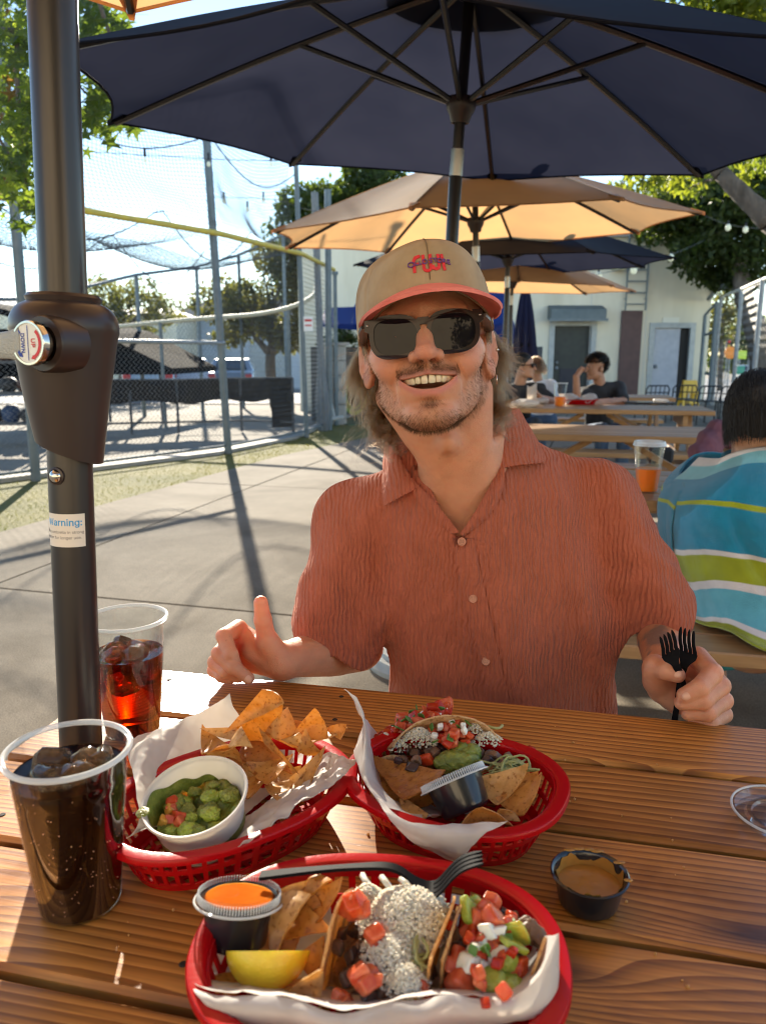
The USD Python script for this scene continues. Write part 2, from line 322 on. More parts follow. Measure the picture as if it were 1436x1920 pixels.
obj('street', grid_mesh(np.array([[(x + .34 * (y - 24), y, ground_z(y) - .03) for y in (21, 30, 50, 70, 100, 130)] for x in np.linspace(6.6, 18, 4)])), pbr('street_asphalt', (.16, .16, .16), (.24, .235, .23), rough=.8, scale=.5), kind='structure')

# ------------------------------------------------------------ fences
def chain_link(p0, p1, z0, z1, pitch=.062, r=.0024, sides=3):
    d = np.array(p1) - np.array(p0); L = np.linalg.norm(d[:2]); n = int(L / pitch); e = d / L; kz = int((z1 - z0) / (pitch / 2)); V, Fq = [], []
    off = np.array([-e[1], e[0], 0])
    zs = z0 + np.arange(kz + 1) * (z1 - z0) / kz
    for i in range(n):
        # each wire zigzags between two diamond columns
        s = (i + (np.arange(kz + 1) % 2) * 1.0) * pitch
        pts = np.array(p0)[None] + s[:, None] * e; pts[:, 2] = zs; pts = pts + off * (np.where(np.arange(kz + 1) % 2, .002, -.002))[:, None]
        V.append(pts)
    V = np.array(V)                                          # n, kz+1, 3
    tri = np.array([[0, 1], [-.87, -.5], [.87, -.5]]) * r
    ring = np.stack([V + off * a + np.array([0, 0, 1.0]) * b for a, b in tri], 2)   # n,k,3,3
    ids = np.arange(n * (kz + 1) * 3).reshape(n, kz + 1, 3); F_ = []
    for a in range(3):
        b = (a + 1) % 3; q = np.stack([ids[:, :-1, a], ids[:, :-1, b], ids[:, 1:, b], ids[:, 1:, a]], -1).reshape(-1, 4); F_ += [q[:, [0, 1, 2]], q[:, [0, 2, 3]]]
    return trimesh.Trimesh(ring.reshape(-1, 3), np.vstack(F_), process=False)
def net_sheet(P, r=.0030):
    """P (nu, nv, 3) points of a hung net: cords both ways as thin three-sided tubes"""
    out = []
    for A in (P, P.transpose(1, 0, 2)):
        t = np.gradient(A, axis=1); t /= np.linalg.norm(t, axis=-1, keepdims=True); x = np.cross(t, [.31, .2, .93]); x /= np.linalg.norm(x, axis=-1, keepdims=True); y = np.cross(t, x)
        ring = np.stack([A + r * (math.cos(k * 2 * PI / 3) * x + math.sin(k * 2 * PI / 3) * y) for k in range(3)], 2)
        n, k_ = A.shape[:2]; ids = np.arange(n * k_ * 3).reshape(n, k_, 3)
        for a in range(3):
            b = (a + 1) % 3; q = np.stack([ids[:, :-1, a], ids[:, :-1, b], ids[:, 1:, b], ids[:, 1:, a]], -1).reshape(-1, 4); out.append(trimesh.Trimesh(ring.reshape(-1, 3), np.vstack([q[:, [0, 1, 2]], q[:, [0, 2, 3]]]), process=False))
    return cat_(out)
RAIL = 2.58
fence = thing('chain_link_fence', 'tall grey chain-link cage fence with a yellow padded top rail beside the patio', 'fence', (0, 0, 0))
tops = [None, (20, 300, 7.40), (383, 200, 9.47), (553, 260, 11.35), None]
for i, p in enumerate(FL):
    if i == 0: continue
    t = tops[i]; top = W(*t) if t else p + np.array([-.05, 0, 3.6])
    if i == 4: top = p + np.array([0, 0, 2.5])
    top = p + (top - p) * (4.2 / max(.5, top[2])) if i < 4 else top
    obj('post', cat_([cyl(p + [0, 0, -.1], top, .046 if i < 3 else .034, 14), lathe([(0, .052), (.05, .05), (.058, .02), (.055, 0), (0, 0)], 14, top)]), greysteel, fence, smooth=40)
for i in range(4):
    a, b = FL[i], FL[i + 1]
    obj('wire_mesh', chain_link(a + kn * .05, b + kn * .05, .05, RAIL - .03), wirem, fence)
    obj('padded_rail', bumpy(tube([a * (1 - t) + b * t + [0, 0, RAIL ] + kn * 0.02 for t in np.linspace(0, 1, 30)], .033, 10), .005, 9, i), yellowpad, fence, smooth=True)
a, b = FL[0] + [0, 0, 1.33], FL[2] + [0, 0, 1.33]
obj('mid_rail', tube([FL[0] + [0, 0, 1.33], FL[1] + [0, 0, 1.33], FL[2] + [0, 0, 1.33]], .024, 10), steel, fence, smooth=40)
obj('bottom_rail', tube([p + [0, 0, .1] for p in FL], .016, 8), greysteel, fence, smooth=40)
sg = obj('warning_sign', box((.24, .006, .34), (0, 0, 0)), pbr('sign_white', (.7, .7, .68), rough=.5), fence)
pts_ = np.array(box((.13, .006, .20), FL[3] + np.array([.06, -.06, 1.62])).vertices).astype(np.float32); UsdGeom.Mesh(sg).GetPointsAttr().Set(Vt.Vec3fArray.FromNumpy(pts_))
redp = pbr('sign_red', (.5, .03, .03), rough=.5)
obj('sign_print', box((.10, .004, .03), FL[3] + np.array([.06, -.065, 1.67])), redp, fence); obj('sign_print', box((.09, .004, .02), FL[3] + np.array([.06, -.065, 1.60])), redp, fence)
# nets hung over the cage
kn3 = np.array([-.82, .57, 0])
cage = thing('batting_net', 'dark cage net draped in sagging folds above the yellow rail', 'net', (0, 0, 0))
def between(i0, t): j = min(int(t), 3); f = t - j; return FL[j] * (1 - f) + FL[j + 1] * f
def hung(z0, z1, sag, off0=0.0, nu=190, nv=26, seed=0, bow=.25):
    A = np.zeros((nu, nv, 3))
    for iu, s in enumerate(np.linspace(0.15, 3.0, nu)):
        b = between(0, s)
        for iv, w in enumerate(np.linspace(0, 1, nv)):
            A[iu, iv] = b + kn3 * (off0 + bow * math.sin(w * PI)) + np.array([0, 0, z0 + (z1 - z0) * w - sag * (math.sin(PI * ((s * 1.0) % 1.0)) * w)])
    A += (meshkit.fbm(A * 1.6, 2, seed)[..., None] - .5) * .15
    return A
obj('side_net', net_sheet(hung(RAIL + .05, 4.6, .35, nu=150, nv=44)), netm, cage)
for k, (o, zz, sg_) in enumerate(((.1, 2.62, .42), (.5, 2.75, .6))):
    A = np.zeros((120, 34, 3))
    for iu, s in enumerate(np.linspace(.2, 3.0, 120)):
        b = between(0, s)
        for iv, w in enumerate(np.linspace(0, 1, 34)): A[iu, iv] = b + kn3 * (o + w * 3.2) + np.array([0, 0, zz + .35 * w - sg_ * math.sin(PI * w) * (.5 + .5 * math.sin(PI * (s % 1.0)))])
    if k == 0: obj('roof_net', net_sheet(A, .0026), netm, cage)
for z, sag, o in ((4.62, .4, 0), (3.65, .35, .1), (2.95, .5, 1.0), (2.75, .55, 2.0)):
    pts = []
    for s in np.linspace(.1, 3.0, 60): pts.append(between(0, s) + kn3 * o + np.array([0, 0, z - sag * math.sin(PI * (s % 1.0))]))
    obj('cable', tube(pts, .008, 5), netm, cage)
far = thing('cage_fence', 'far side of the cage with thin grey posts and top rail', 'fence', (0, 0, 0))
fp = [W(60, 560, 14), W(255, 515, 17.5), W(368, 500, 20), W(447, 478, 21.5), W(531, 440, 20)]
for p in fp: obj('post', cyl((p[0], p[1], ground_z(p[1]) - .1), p, .045, 10), greysteel, far, smooth=40)
obj('top_rail', tube([W(-40, 560, 12)] + fp, .035, 8), greysteel, far, smooth=40)
obj('wire_mesh', cat_([chain_link(np.array([*fp[i][:2], 0]), np.array([*fp[i + 1][:2], 0]), -.1, min(fp[i][2], fp[i + 1][2]) - .05, pitch=.16, r=.004) for i in range(4)]), netm, far)
bk = thing('ball_backstop', 'pale padded pipe and net hem running across inside the cage', 'backstop')
obj('pipe', tube(spline([W(205, 614, 13.5), W(300, 604, 13.4), W(420, 594, 13.2), W(540, 577, 13.0), W(580, 560, 13.1), W(592, 535, 13.4)], 30), .035, 8), pbr('pale_pipe', (.5, .47, .33), (.4, .38, .28), rough=.6), bk, smooth=True)
for x, y in ((300, 604), (540, 577)):
    p = W(x, y, 13.3); obj('leg', cyl((p[0], p[1], -.06), p, .03, 8), greysteel, bk)
lo_ = thing('low_barrier', 'low barrier of black screen on pipe posts inside the cage', 'barrier')
q = [W(150, 712, 12.2), W(330, 712, 12.6), W(450, 709, 12.9), W(548, 708, 12.6)]
for i in range(3):
    A = np.array([[q[i] * (1 - t) + q[i + 1] * t + np.array([0, .03 * math.sin(t * 20 + w * 4), -w * (.36 + .03 * math.sin(t * 7))]) for w in np.linspace(0, 1, 6)] for t in np.linspace(0, 1, 24)])
    obj('screen', grid_mesh(A, thick=.004), blackcloth, lo_, smooth=True)
for p in q + [q[0] * .5 + q[1] * .5]: obj('post', cyl((p[0], p[1], -.06), p, .022, 8), netm, lo_)
obj('rail', tube(q, .018, 6), netm, lo_); obj('rail', tube([p - [0, 0, p[2] - .12] for p in q], .018, 6), netm, lo_)
p = q[3]; A = np.array([[p + np.array([-.35 * (1 - t), .1 * t + .03 * math.sin(w * 9), 0.0 - w * (p[2] - .03)]) for w in np.linspace(0, 1, 8)] for t in np.linspace(0, 1, 8)]); obj('end_screen', grid_mesh(A, thick=.004), blackcloth, lo_, smooth=True)
# black shade roof and the dark kit under it
sh = thing('shade_tent', 'black sloping shade tent inside the cage behind the crank pole', 'tent')
c0 = W(322, 690, 15); c1 = W(195, 628, 15); c2 = W(-60, 612, 15)
A = np.array([c2 + [0, 0, .5], c1, c0, c0 + [.2, 3, 0], c1 + [0, 3, .15], c2 + [0, 3, .5]])
roof = trimesh.Trimesh(np.vstack([A, A - [0, 0, .12]]), [[0, 1, 4], [0, 4, 5], [1, 2, 3], [1, 3, 4], [6, 10, 7], [6, 11, 10], [7, 9, 8], [7, 10, 9], [0, 6, 7], [0, 7, 1], [1, 7, 8], [1, 8, 2], [2, 8, 9], [2, 9, 3], [3, 9, 10], [3, 10, 4], [4, 10, 11], [4, 11, 5]], process=False)
tentm = pbr('tent_black', (.006, .006, .007), (.009, .009, .010), rough=1.0, specular_ior_level=.05)
obj('roof_cloth', roof, tentm, sh)
A = np.array([[c1 * (1 - t) + c0 * t + np.array([0, -.02, -w * ((c1[2] * (1 - t) + c0[2] * t) - W(200, 702, 15)[2])]) for w in np.linspace(0, 1, 4)] for t in np.linspace(0, 1, 8)])
obj('side_cloth', grid_mesh(A, thick=.01), tentm, sh)
A = np.array([[c2 * (1 - t) + c1 * t + np.array([0, -.02 + .1 * math.sin(t * 30), -w * 1.1]) for w in np.linspace(0, 1, 4)] for t in np.linspace(0, 1, 40)])
obj('side_cloth', grid_mesh(A, thick=.01), tentm, sh)
for x in (-40, 60, 200, 300):
    p = W(x, 690, 15.2); obj('leg', cyl((p[0], p[1], -.1), p, .03, 8), netm, sh)
kit = thing('equipment_rack', 'dark rack of black sports kit standing behind the fence at left', 'rack')
pr = W(20, 760, 11)
for k in range(3): obj('shelf', box((1.3, .5, .04), (pr[0], pr[1], .25 + k * .42)), netm, kit)
for sx_ in (-.62, .62):
    for sy in (-.22, .22): obj('upright', box((.04, .04, 1.3), (pr[0] + sx_, pr[1] + sy, .62)), netm, kit)
kitm = [pbr('kit_black', (.015, .015, .017), (.03, .03, .03), rough=.6), pbr('kit_brown', (.05, .02, .012), rough=.6), pbr('kit_blue', (.03, .05, .1), rough=.6)]
for k in range(3):
    for j in range(5): obj('kit_bag', bumpy(trimesh.creation.icosphere(2, .12), .02, 9, k * 5 + j).apply_scale((1, 1.3, .9 + .5 * ((j * 7 + k) % 3) / 3)).apply_translation((pr[0] - .5 + j * .25, pr[1], .36 + k * .42)), kitm[(j + k) % 3], kit, smooth=True)

# ------------------------------------------------------------ buildings
bld = thing('cream_building', 'flat-roofed cream stucco building with two doors and a wall ladder', 'building')
YB = 20.0; zb = ground_z(YB) - .3
def wx(px): return W(px, 600, YB)[0]
def wz(py): return W(1100, py, YB)[2]
xl, xr, zt = wx(560), wx(1331), wz(440)
d1, d2 = (wx(1036), wx(1114), wz(606)), (wx(1224), wx(1300), wz(610))
from shapely.ops import unary_union
face = sbox(xl, zb, xr, zt).difference(unary_union([sbox(d1[0], zb, d1[1], d1[2]), sbox(d2[0], zb, d2[1], d2[2])]))
RX = np.array([[1, 0, 0], [0, 0, 1], [0, 1, 0]], float).T
def wallpoly(poly, depth, y): m = extrude(poly, depth); v = np.array(m.vertices); m.vertices = np.stack([v[:, 0], y + depth - v[:, 2], v[:, 1]], 1); return m
obj('wall', wallpoly(face, .3, YB), stucco, bld)
obj('side_wall', box((.3, 9, zt - zb), (xr - .15 - .002, YB + .3 + 4.5, (zt + zb) / 2)), stucco, bld)
obj('roof', box((xr - xl + .1, 9.4, .15), ((xr + xl) / 2, YB + 4.6, zt + .02)), pbr('roof_felt', (.3, .3, .28), rough=.9), bld)
coping = pbr('coping', (.42, .42, .40), (.5, .5, .47), rough=.7)
obj('coping', box((xr - xl + .2, .42, .07), ((xr + xl) / 2, YB + .15, zt + .13)), coping, bld)
darkdoor = pbr('dark_green_door', (.010, .014, .012), (.02, .028, .02), rough=.5); greydoor = pbr('pale_grey_door', (.34, .36, .40), (.42, .44, .48), rough=.6)
framem = pbr('door_frame', (.30, .32, .31), (.4, .41, .39), rough=.6); brownm = pbr('brown_panel', (.055, .022, .02), (.08, .034, .03), rough=.5)
dd = obj('door', box((d1[1] - d1[0] - .05, .06, d1[2] - zb - .005), ((d1[0] + d1[1]) / 2, YB + .12, (d1[2] + zb) / 2)), darkdoor, bld, label='dark door under a grey awning box')
obj('door_panel', box((d1[1] - d1[0] - .5, .03, .8), ((d1[0] + d1[1]) / 2, YB + .085, .45)), pbr('navy_door', (.006, .008, .018), rough=.5), dd); obj('handle', trimesh.creation.icosphere(2, .045).apply_translation((d1[0] + .16, YB + .05, .86)), steel, dd, smooth=True); obj('handle', trimesh.creation.icosphere(2, .035).apply_translation((d1[0] + .16, YB + .05, 1.0)), steel, dd, smooth=True)
for d in (d1, d2):
    fr = sbox(d[0] - .07, zb, d[1] + .07, d[2] + .07).difference(sbox(d[0] + .06, zb - 1, d[1] - .06, d[2] - .06))
    obj('door_frame', wallpoly(fr, .1, YB - .03), framem, bld)
dd = obj('door', box((d2[1] - d2[0] - .32, .06, d2[2] - zb - .005), ((d2[0] + d2[1]) / 2 - .13, YB + .08, (d2[2] + zb) / 2)), greydoor, bld, label='pale grey metal door'); obj('handle', trimesh.creation.icosphere(2, .05).apply_translation((d2[0] + .16, YB + .02, .9)), steel, dd, smooth=True)
obj('door_gap', box((.24, .05, d2[2] - zb), (d2[1] - .16, YB + .13, (d2[2] + zb) / 2)), pbr('dark_gap', (.02, .018, .016), rough=.8), bld)
ab0, ab1, az0, az1 = wx(1026), wx(1127), wz(598), wz(572)
hood = obj('door_awning', loft([[(ab0, YB - .001, az0), (ab1, YB - .001, az0), (ab1, YB - .001, az1), (ab0, YB - .001, az1)], [(ab0, YB - .45, az0), (ab1, YB - .45, az0), (ab1, YB - .45, az0 + .22), (ab0, YB - .45, az0 + .22)]]), pbr('awning_grey', (.09, .115, .12), (.13, .155, .16), rough=.8, scale=5), bld)
obj('bottom_bar', box((ab1 - ab0 + .1, .06, .06), ((ab0 + ab1) / 2, YB - .43, az0 - .032)), greysteel, hood)
obj('wall_panel', box((wx(1203) - wx(1164), .05, wz(582) - zb), ((wx(1203) + wx(1164)) / 2, YB - .03, (wz(582) + zb) / 2)), brownm, bld, label='tall dark brown sheet panel')
lad = obj('ladder', cat_([cyl((x, YB - .14, wz(582)), (x, YB - .14, zt + .35), .022, 8) for x in (wx(1168), wx(1205))]), greysteel, bld)
for k in range(7): z = wz(582) + .15 + k * (zt - wz(582)) / 6.6; obj('rung', cyl((wx(1168), YB - .14, z), (wx(1205), YB - .14, z), .016, 8), greysteel, lad)
for z in (wz(560), wz(450)):
    for x in (wx(1168), wx(1205)): obj('bracket', cyl((x, YB - .14, z), (x, YB + .01, z), .014, 6), greysteel, lad)
snb = obj('sign_plate', box((wx(1273) - wx(1242), .02, .14), ((wx(1273) + wx(1242)) / 2, YB - .012, wz(600))), pbr('plate_cream', (.62, .6, .5), rough=.5), bld)
lamp = obj('wall_lamp', lathe([(0, .2), (.06, .19), (.17, .02), (.16, 0), (0, .02)], 20, (wx(1150), YB - .2, wz(508))), pbr('lamp_pale', (.5, .48, .3), rough=.4), bld, smooth=40); obj('arm', cyl((wx(1150), YB - .2, wz(508) + .15), (wx(1150), YB + .01, wz(508) + .2), .02, 8), greysteel, lamp)
crn = obj('cornice_end', loft([[(xr + .002, YB - .08, wz(510)), (xr + .002, YB + .3, wz(510)), (xr + .002, YB + .3, wz(550)), (xr + .002, YB - .08, wz(550))], [(xr + .12, YB - .08, wz(510)), (xr + .12, YB + .3, wz(510)), (xr + .02, YB + .3, wz(550)), (xr + .02, YB - .08, wz(550))]]), stucco, bld)
# vertical faint joints of the facade
for px in (1107, 1211): obj('render_joint', box((.015, .006, zt - zb - .1), (wx(px), YB - .0035, (zt + zb) / 2)), coping, bld)
# blue awning left of the building
bluem = thin('blue_awning', (.004, .03, .20), (.006, .05, .30), w=.35, rough=.7)
aw = thing('blue_awning', 'bright blue fabric awning behind the smiling man', 'awning')
xa, xb = W(598, 600, 14)[0], W(965, 600, 14)[0]; zA, zB = W(600, 607, 14)[2], W(600, 576, 15.5)[2]
for i in range(6):
    x0, x1 = xa + (xb - xa) * i / 6 + .004, xa + (xb - xa) * (i + 1) / 6 - .004; up = (zB - zA) + .05 * i
    P4 = np.array([[[x0 + (x1 - x0) * s, 14 + 1.6 * t, zA + (up + .12 * (x0 + (x1 - x0) * s - xa) / (xb - xa)) * t - .04 * math.sin(PI * s) * (1 - t)] for t in np.linspace(0, 1, 5)] for s in np.linspace(0, 1, 6)])
    obj('cloth_panel', grid_mesh(P4, thick=.01), bluem, aw, smooth=True)
vd = grid_mesh(np.array([[[xa + (xb - xa) * s, 13.99, zA - .001 - w * (.05 + .30 * s)] for w in (0, .5, 1)] for s in np.linspace(0, 1, 40)]), thick=.008); obj('valance', vd, bluem, aw)
for px in (612, 955):
    p = W(px, 608, 14.05); obj('pole', cyl((p[0], p[1], -.1), p, .025, 8), steel, aw)
# shed of pale block, hose on its reel
shed = thing('pale_shed', 'low pale grey block wall behind the fence corner', 'wall')
s0, s1 = W(604, 648, 13.5), W(646, 648, 13.5)
for r_ in range(6):
    for c_ in range(2):
        w = (s1[0] - s0[0]) / 2 + .02; o = (r_ % 2) * w / 2; z0 = -.15 + r_ * (s1[2] + .15) / 6
        obj('block', box((w - .012, .2, (s1[2] + .15) / 6 - .012), (s0[0] + w * (c_ + .5) - .02, 13.6 + .003 * ((r_ + c_) % 2), z0 + (s1[2] + .15) / 12), bev=.006), kerbm, shed)
obj('cap', box((s1[0] - s0[0] + .14, .28, .05), ((s0[0] + s1[0]) / 2, 13.6, s1[2] + .03)), kerbm, shed)
obj('back_wall', box((4.5, .15, 1.45), (s1[0] + 1.5, 15.4, .62)), pbr('dark_wall', (.05, .055, .06), rough=.8), shed)
hr = thing('garden_hose', 'coiled yellow green garden hose hanging behind the man', 'hose')
hc = W(664, 742, 14.2); hosem = pbr('hose', (.30, .33, .06), (.22, .26, .05), rough=.4)
th = np.linspace(0, 2 * PI * 6, 260); rr = .24 + .05 * np.sin(th * .37)
obj('coil', tube(np.stack([hc[0] + rr * .75 * np.cos(th), 14.2 + .03 * np.sin(th * .16) + .002 * th, hc[2] + rr * 1.15 * np.sin(th)], 1), .016, 8), hosem, hr, smooth=True)
obj('reel_hook', cat_([cyl((hc[0], 14.2, hc[2] + .1), (hc[0], 15.35, hc[2] + .1), .05, 10), lathe([(0, 0), (.2, 0), (.2, .02), (0, .02)], 20, (hc[0], 14.34, hc[2]), frame_to((0, 1, 0)))]), blackcloth, hr)
brm = thing('leaning_broom', 'white broom leaning beside the pale block wall', 'broom'); a, b = W(628, 785, 13.1), W(606, 690, 13.3)
obj('handle', cyl(a, b, .018, 8), framem, brm); obj('head', box((.3, .09, .07), a + [0, 0, .0], rot((0, 1, 0), -.2), .02), framem, brm)
# far buildings beyond the cage
fb = thing('grey_warehouse', 'long pale grey warehouse with a dark pitched roof beyond the cage', 'building')
ya = 46.0; zq = ground_z(ya) - .4; x0, x1 = W(310, 600, ya)[0], W(640, 600, ya)[0]; ze, zr = W(400, 594, ya)[2], W(400, 553, ya)[2]
greyw = pbr('pale_grey_wall', (.34, .38, .42), (.42, .45, .48), rough=.9, scale=.3); greyr = pbr('slate_roof', (.10, .11, .12), (.16, .165, .17), rough=.9, scale=1.5)
obj('wall', box((x1 - x0, 8, ze - zq), ((x0 + x1) / 2, ya + 4, (ze + zq) / 2)), greyw, fb)
obj('roof', loft([[(x0 - .3, ya - .4, ze + .003), (x1 + .3, ya - .4, ze + .003), (x1 + .3, ya + 8.4, ze + .003), (x0 - .3, ya + 8.4, ze + .003)], [(x0 + 2.2, ya + 3, zr), (x1 - 2, ya + 3, zr), (x1 - 2, ya + 5, zr), (x0 + 2.2, ya + 5, zr)]]), greyr, fb)
for k in range(5): obj('wall_joint', box((.06, .03, ze - zq - .2), (x0 + (x1 - x0) * (k + .5) / 5, ya - .017, (ze + zq) / 2)), greyr, fb)
obj('door', box((2.4, .05, 2.6), (x0 + 6, ya - .03, zq + 1.6)), framem, fb)
wb = thing('white_gabled_house', 'white low building with pale roofs at the far left beyond the cage', 'building'); ya = 40.0; zq = ground_z(ya) - .4
for (pa, pb, pe, pr_) in ((-120, 60, 578, 556), (30, 330, 590, 572)):
    x0, x1 = W(pa, 600, ya)[0], W(pb, 600, ya)[0]; ze, zr = W(100, pe, ya)[2], W(100, pr_, ya)[2]
    obj('wall', box((x1 - x0, 6, ze - zq), ((x0 + x1) / 2, ya + 3, (ze + zq) / 2)), stucco, wb)
    obj('roof', loft([[(x0 - .3, ya - .4, ze + .003), (x1 + .3, ya - .4, ze + .003), (x1 + .3, ya + 6.4, ze + .003), (x0 - .3, ya + 6.4, ze + .003)], [(x0 + 1, ya + 2.6, zr), (x1 - 1, ya + 2.6, zr), (x1 - 1, ya + 3.4, zr), (x0 + 1, ya + 3.4, zr)]]), coping, wb)
    ya += 1.5
# right-hand gate fence
gf = thing('side_fence', 'tall pale chain-link side fence beyond the towel wearer', 'fence')
gp = [W(1430, 524, 12.5), W(1391, 541, 15.2), W(1352, 556, 18.6)]
for p in gp: obj('post', cyl((p[0], p[1], ground_z(p[1]) - .1), p + [0, 0, .03], .04, 10), steel, gf, smooth=40)
obj('top_rail', tube([W(1530, 485, 10.5)] + gp, .03, 8), pbr('white_rail', (.6, .58, .48), rough=.5), gf, smooth=40)
obj('wire_mesh', cat_([chain_link(np.array([*gp[i][:2], 0]), np.array([*gp[i + 1][:2], 0]), -.1, gp[i + 1][2] - .05, pitch=.14, r=.002) for i in range(2)] + [chain_link(np.array([*W(1530, 485, 10.5)[:2], 0]), np.array([*gp[0][:2], 0]), -.05, gp[0][2] - .05, pitch=.12, r=.0018)]), wirem, gf)
gt = thing('metal_gate', 'dark grey tube gate frame at the corner of the cream building', 'gate')
ga, gb = W(1322, 590, 19.4), W(1344, 566, 18.9)
for p in (ga, gb): obj('upright', cyl((p[0], p[1], -.3), p, .045, 10), greysteel, gt)
obj('cross_bar', cyl(W(1322, 628, 19.4), W(1344, 618, 18.9), .03, 8), greysteel, gt); obj('cross_bar', cyl(W(1322, 700, 19.4), W(1344, 704, 18.9), .03, 8), greysteel, gt); obj('cross_bar', cyl(ga, gb, .03, 8), greysteel, gt)
fl = thing('flood_light', 'grey street light on an arm from the corner of the cream building', 'light')
a, b, c = W(1328, 560, 19.8), W(1340, 545, 19), W(1368, 535, 18.2)
obj('arm', tube([a, b, c], .05, 8), greysteel, fl); obj('lamp_head', bumpy(trimesh.creation.icosphere(2, 1).apply_scale((.28, .15, .09)), .005, 3).apply_translation(c), greysteel, fl, smooth=True)
# far street things
def car(name, label, c, yaw, colr, s=1.0):
    t = thing(name, label, 'car', c, yaw, group=None); m = pbr('paint_' + name + str(len(_names)), colr, rough=.25, metallic=.2, coat_weight=.6)
    prof = [(-2.1, .35), (-2.15, .75), (-2.0, .98), (-1.5, 1.05), (-.95, 1.46), (.55, 1.5), (1.25, 1.02), (2.0, .85), (2.15, .6), (2.1, .35)]
    body = []
    for y, sc in ((-.88, .94), (-.8, 1), (.8, 1), (.88, .94)): body.append([(x * sc, y * (1 if z < 1.06 else .8), .35 + (z - .35) * (1 if abs(y) < .85 else .96)) for x, z in prof])
    obj('body', loft(body), m, t, smooth=35)
    gl = pbr('car_glass' + str(len(_names)), (.02, .03, .04), rough=.08)
    obj('rear_window', loft([[(-1.52, -.62, 1.075), (-1.52, .62, 1.075), (-1.0, .52, 1.41), (-1.0, -.52, 1.41)], [(-1.56, -.62, 1.095), (-1.56, .62, 1.095), (-1.04, .52, 1.43), (-1.04, -.52, 1.43)]]), gl, t)
    for sy in (-1, 1): obj('side_window', loft([[(-1.3, sy * .735, 1.1), (1.0, sy * .735, 1.1), (.5, sy * .715, 1.42), (-.85, sy * .715, 1.42)], [(-1.3, sy * .765, 1.1), (1.0, sy * .765, 1.1), (.5, sy * .735, 1.42), (-.85, sy * .735, 1.42)]]), gl, t)
    for sx_ in (-1.35, 1.35):
        for sy in (-.8, .8):
            w = obj('wheel', lathe([(0, -.1), (.3, -.1), (.33, -.07), (.33, .07), (.3, .1), (0, .1)], 20, (sx_, sy, .33), frame_to((0, 1, 0))), kitm[0], t, smooth=40); obj('rim', lathe([(0, -.115), (.2, -.115), (.2, .115), (0, .115)], 16, (sx_, sy, .33), frame_to((0, 1, 0))), steel, w)
    for sy in (-.7, .7): obj('tail_light', box((.06, .26, .14), (-2.12, sy, .85), bev=.02), redp, t)
    return t
for k, (px, py, Y, yaw, col, lab) in enumerate(((352, 716, 31, 1.9, (.5, .52, .55), 'silver parked car with sun flashing off its roof beyond the cage'), (438, 718, 32, 1.7, (.16, .2, .24), 'grey parked car behind the cage post'), (285, 716, 29, 1.8, (.3, .36, .4), 'pale parked car beside the black tent'))):
    p = W(px, py, Y); car('parked_car', lab, (p[0], Y, ground_z(Y) - .03), yaw, col)
p = W(1400, 712, 62); car('white_car', 'white car driving off down the far street', (p[0], 62, ground_z(62) - .03), PI / 2 - .3, (.55, .62, .7))
def pole_sign(name, label, px, py, Y, make, cat='sign'):
    t = thing(name, label, cat); p = W(px, py, Y); obj('pole', cyl((p[0], Y + .05, ground_z(Y) - .1), (p[0], Y + .05, p[2] + .3), .05, 8), steel, t); make(t, p); return t
pole_sign('orange_sign', 'round orange road sign on a pole far down the street', 1369, 661, 55, lambda t, p: obj('sign_disc', lathe([(0, 0), (.42, 0), (.42, .03), (0, .03)], 24, p, frame_to((0, -1, 0))), pbr('sign_orange', (.75, .22, .01), rough=.5), t))
pole_sign('green_sign', 'yellow green road sign over a smaller green one down the street', 1388, 665, 58, lambda t, p: (obj('upper_plate', box((.9, .03, .6), p), pbr('sign_lime', (.5, .65, .05), rough=.5), t), obj('lower_plate', box((.8, .03, .6), p - [0, 0, 1.1]), pbr('sign_green', (.02, .25, .15), rough=.5), t)))
def lamp_make(t, p):
    obj('arm', tube(spline([p + [0, .05, .2], p + [-.4, 0, 1.0], p + [-1.6, 0, 1.5]], 12), .05, 6), steel, t); obj('lamp_head', box((.7, .25, .15), p + [-1.9, 0, 1.5], bev=.05), steel, t)
pole_sign('street_lamp', 'pale curved street lamp far down the street', 1408, 638, 60, lamp_make, 'street lamp')
def tl(t, p):
    obj('signal_box', box((.35, .3, 1.0), p, bev=.05), kitm[0], t)
    for k, c in enumerate(((.5, .03, .02), (.5, .3, .02), (.02, .3, .1))): obj('signal_lens', lathe([(0, 0), (.11, 0), (.1, .03), (0, .05)], 14, p + [0, -.16, .3 - .3 * k], frame_to((0, -1, 0))), pbr(f'lens_{k}', c, rough=.3), t)
pole_sign('traffic_light', 'traffic light on a pole beside the orange road sign', 1365, 648, 60, tl, 'traffic light')
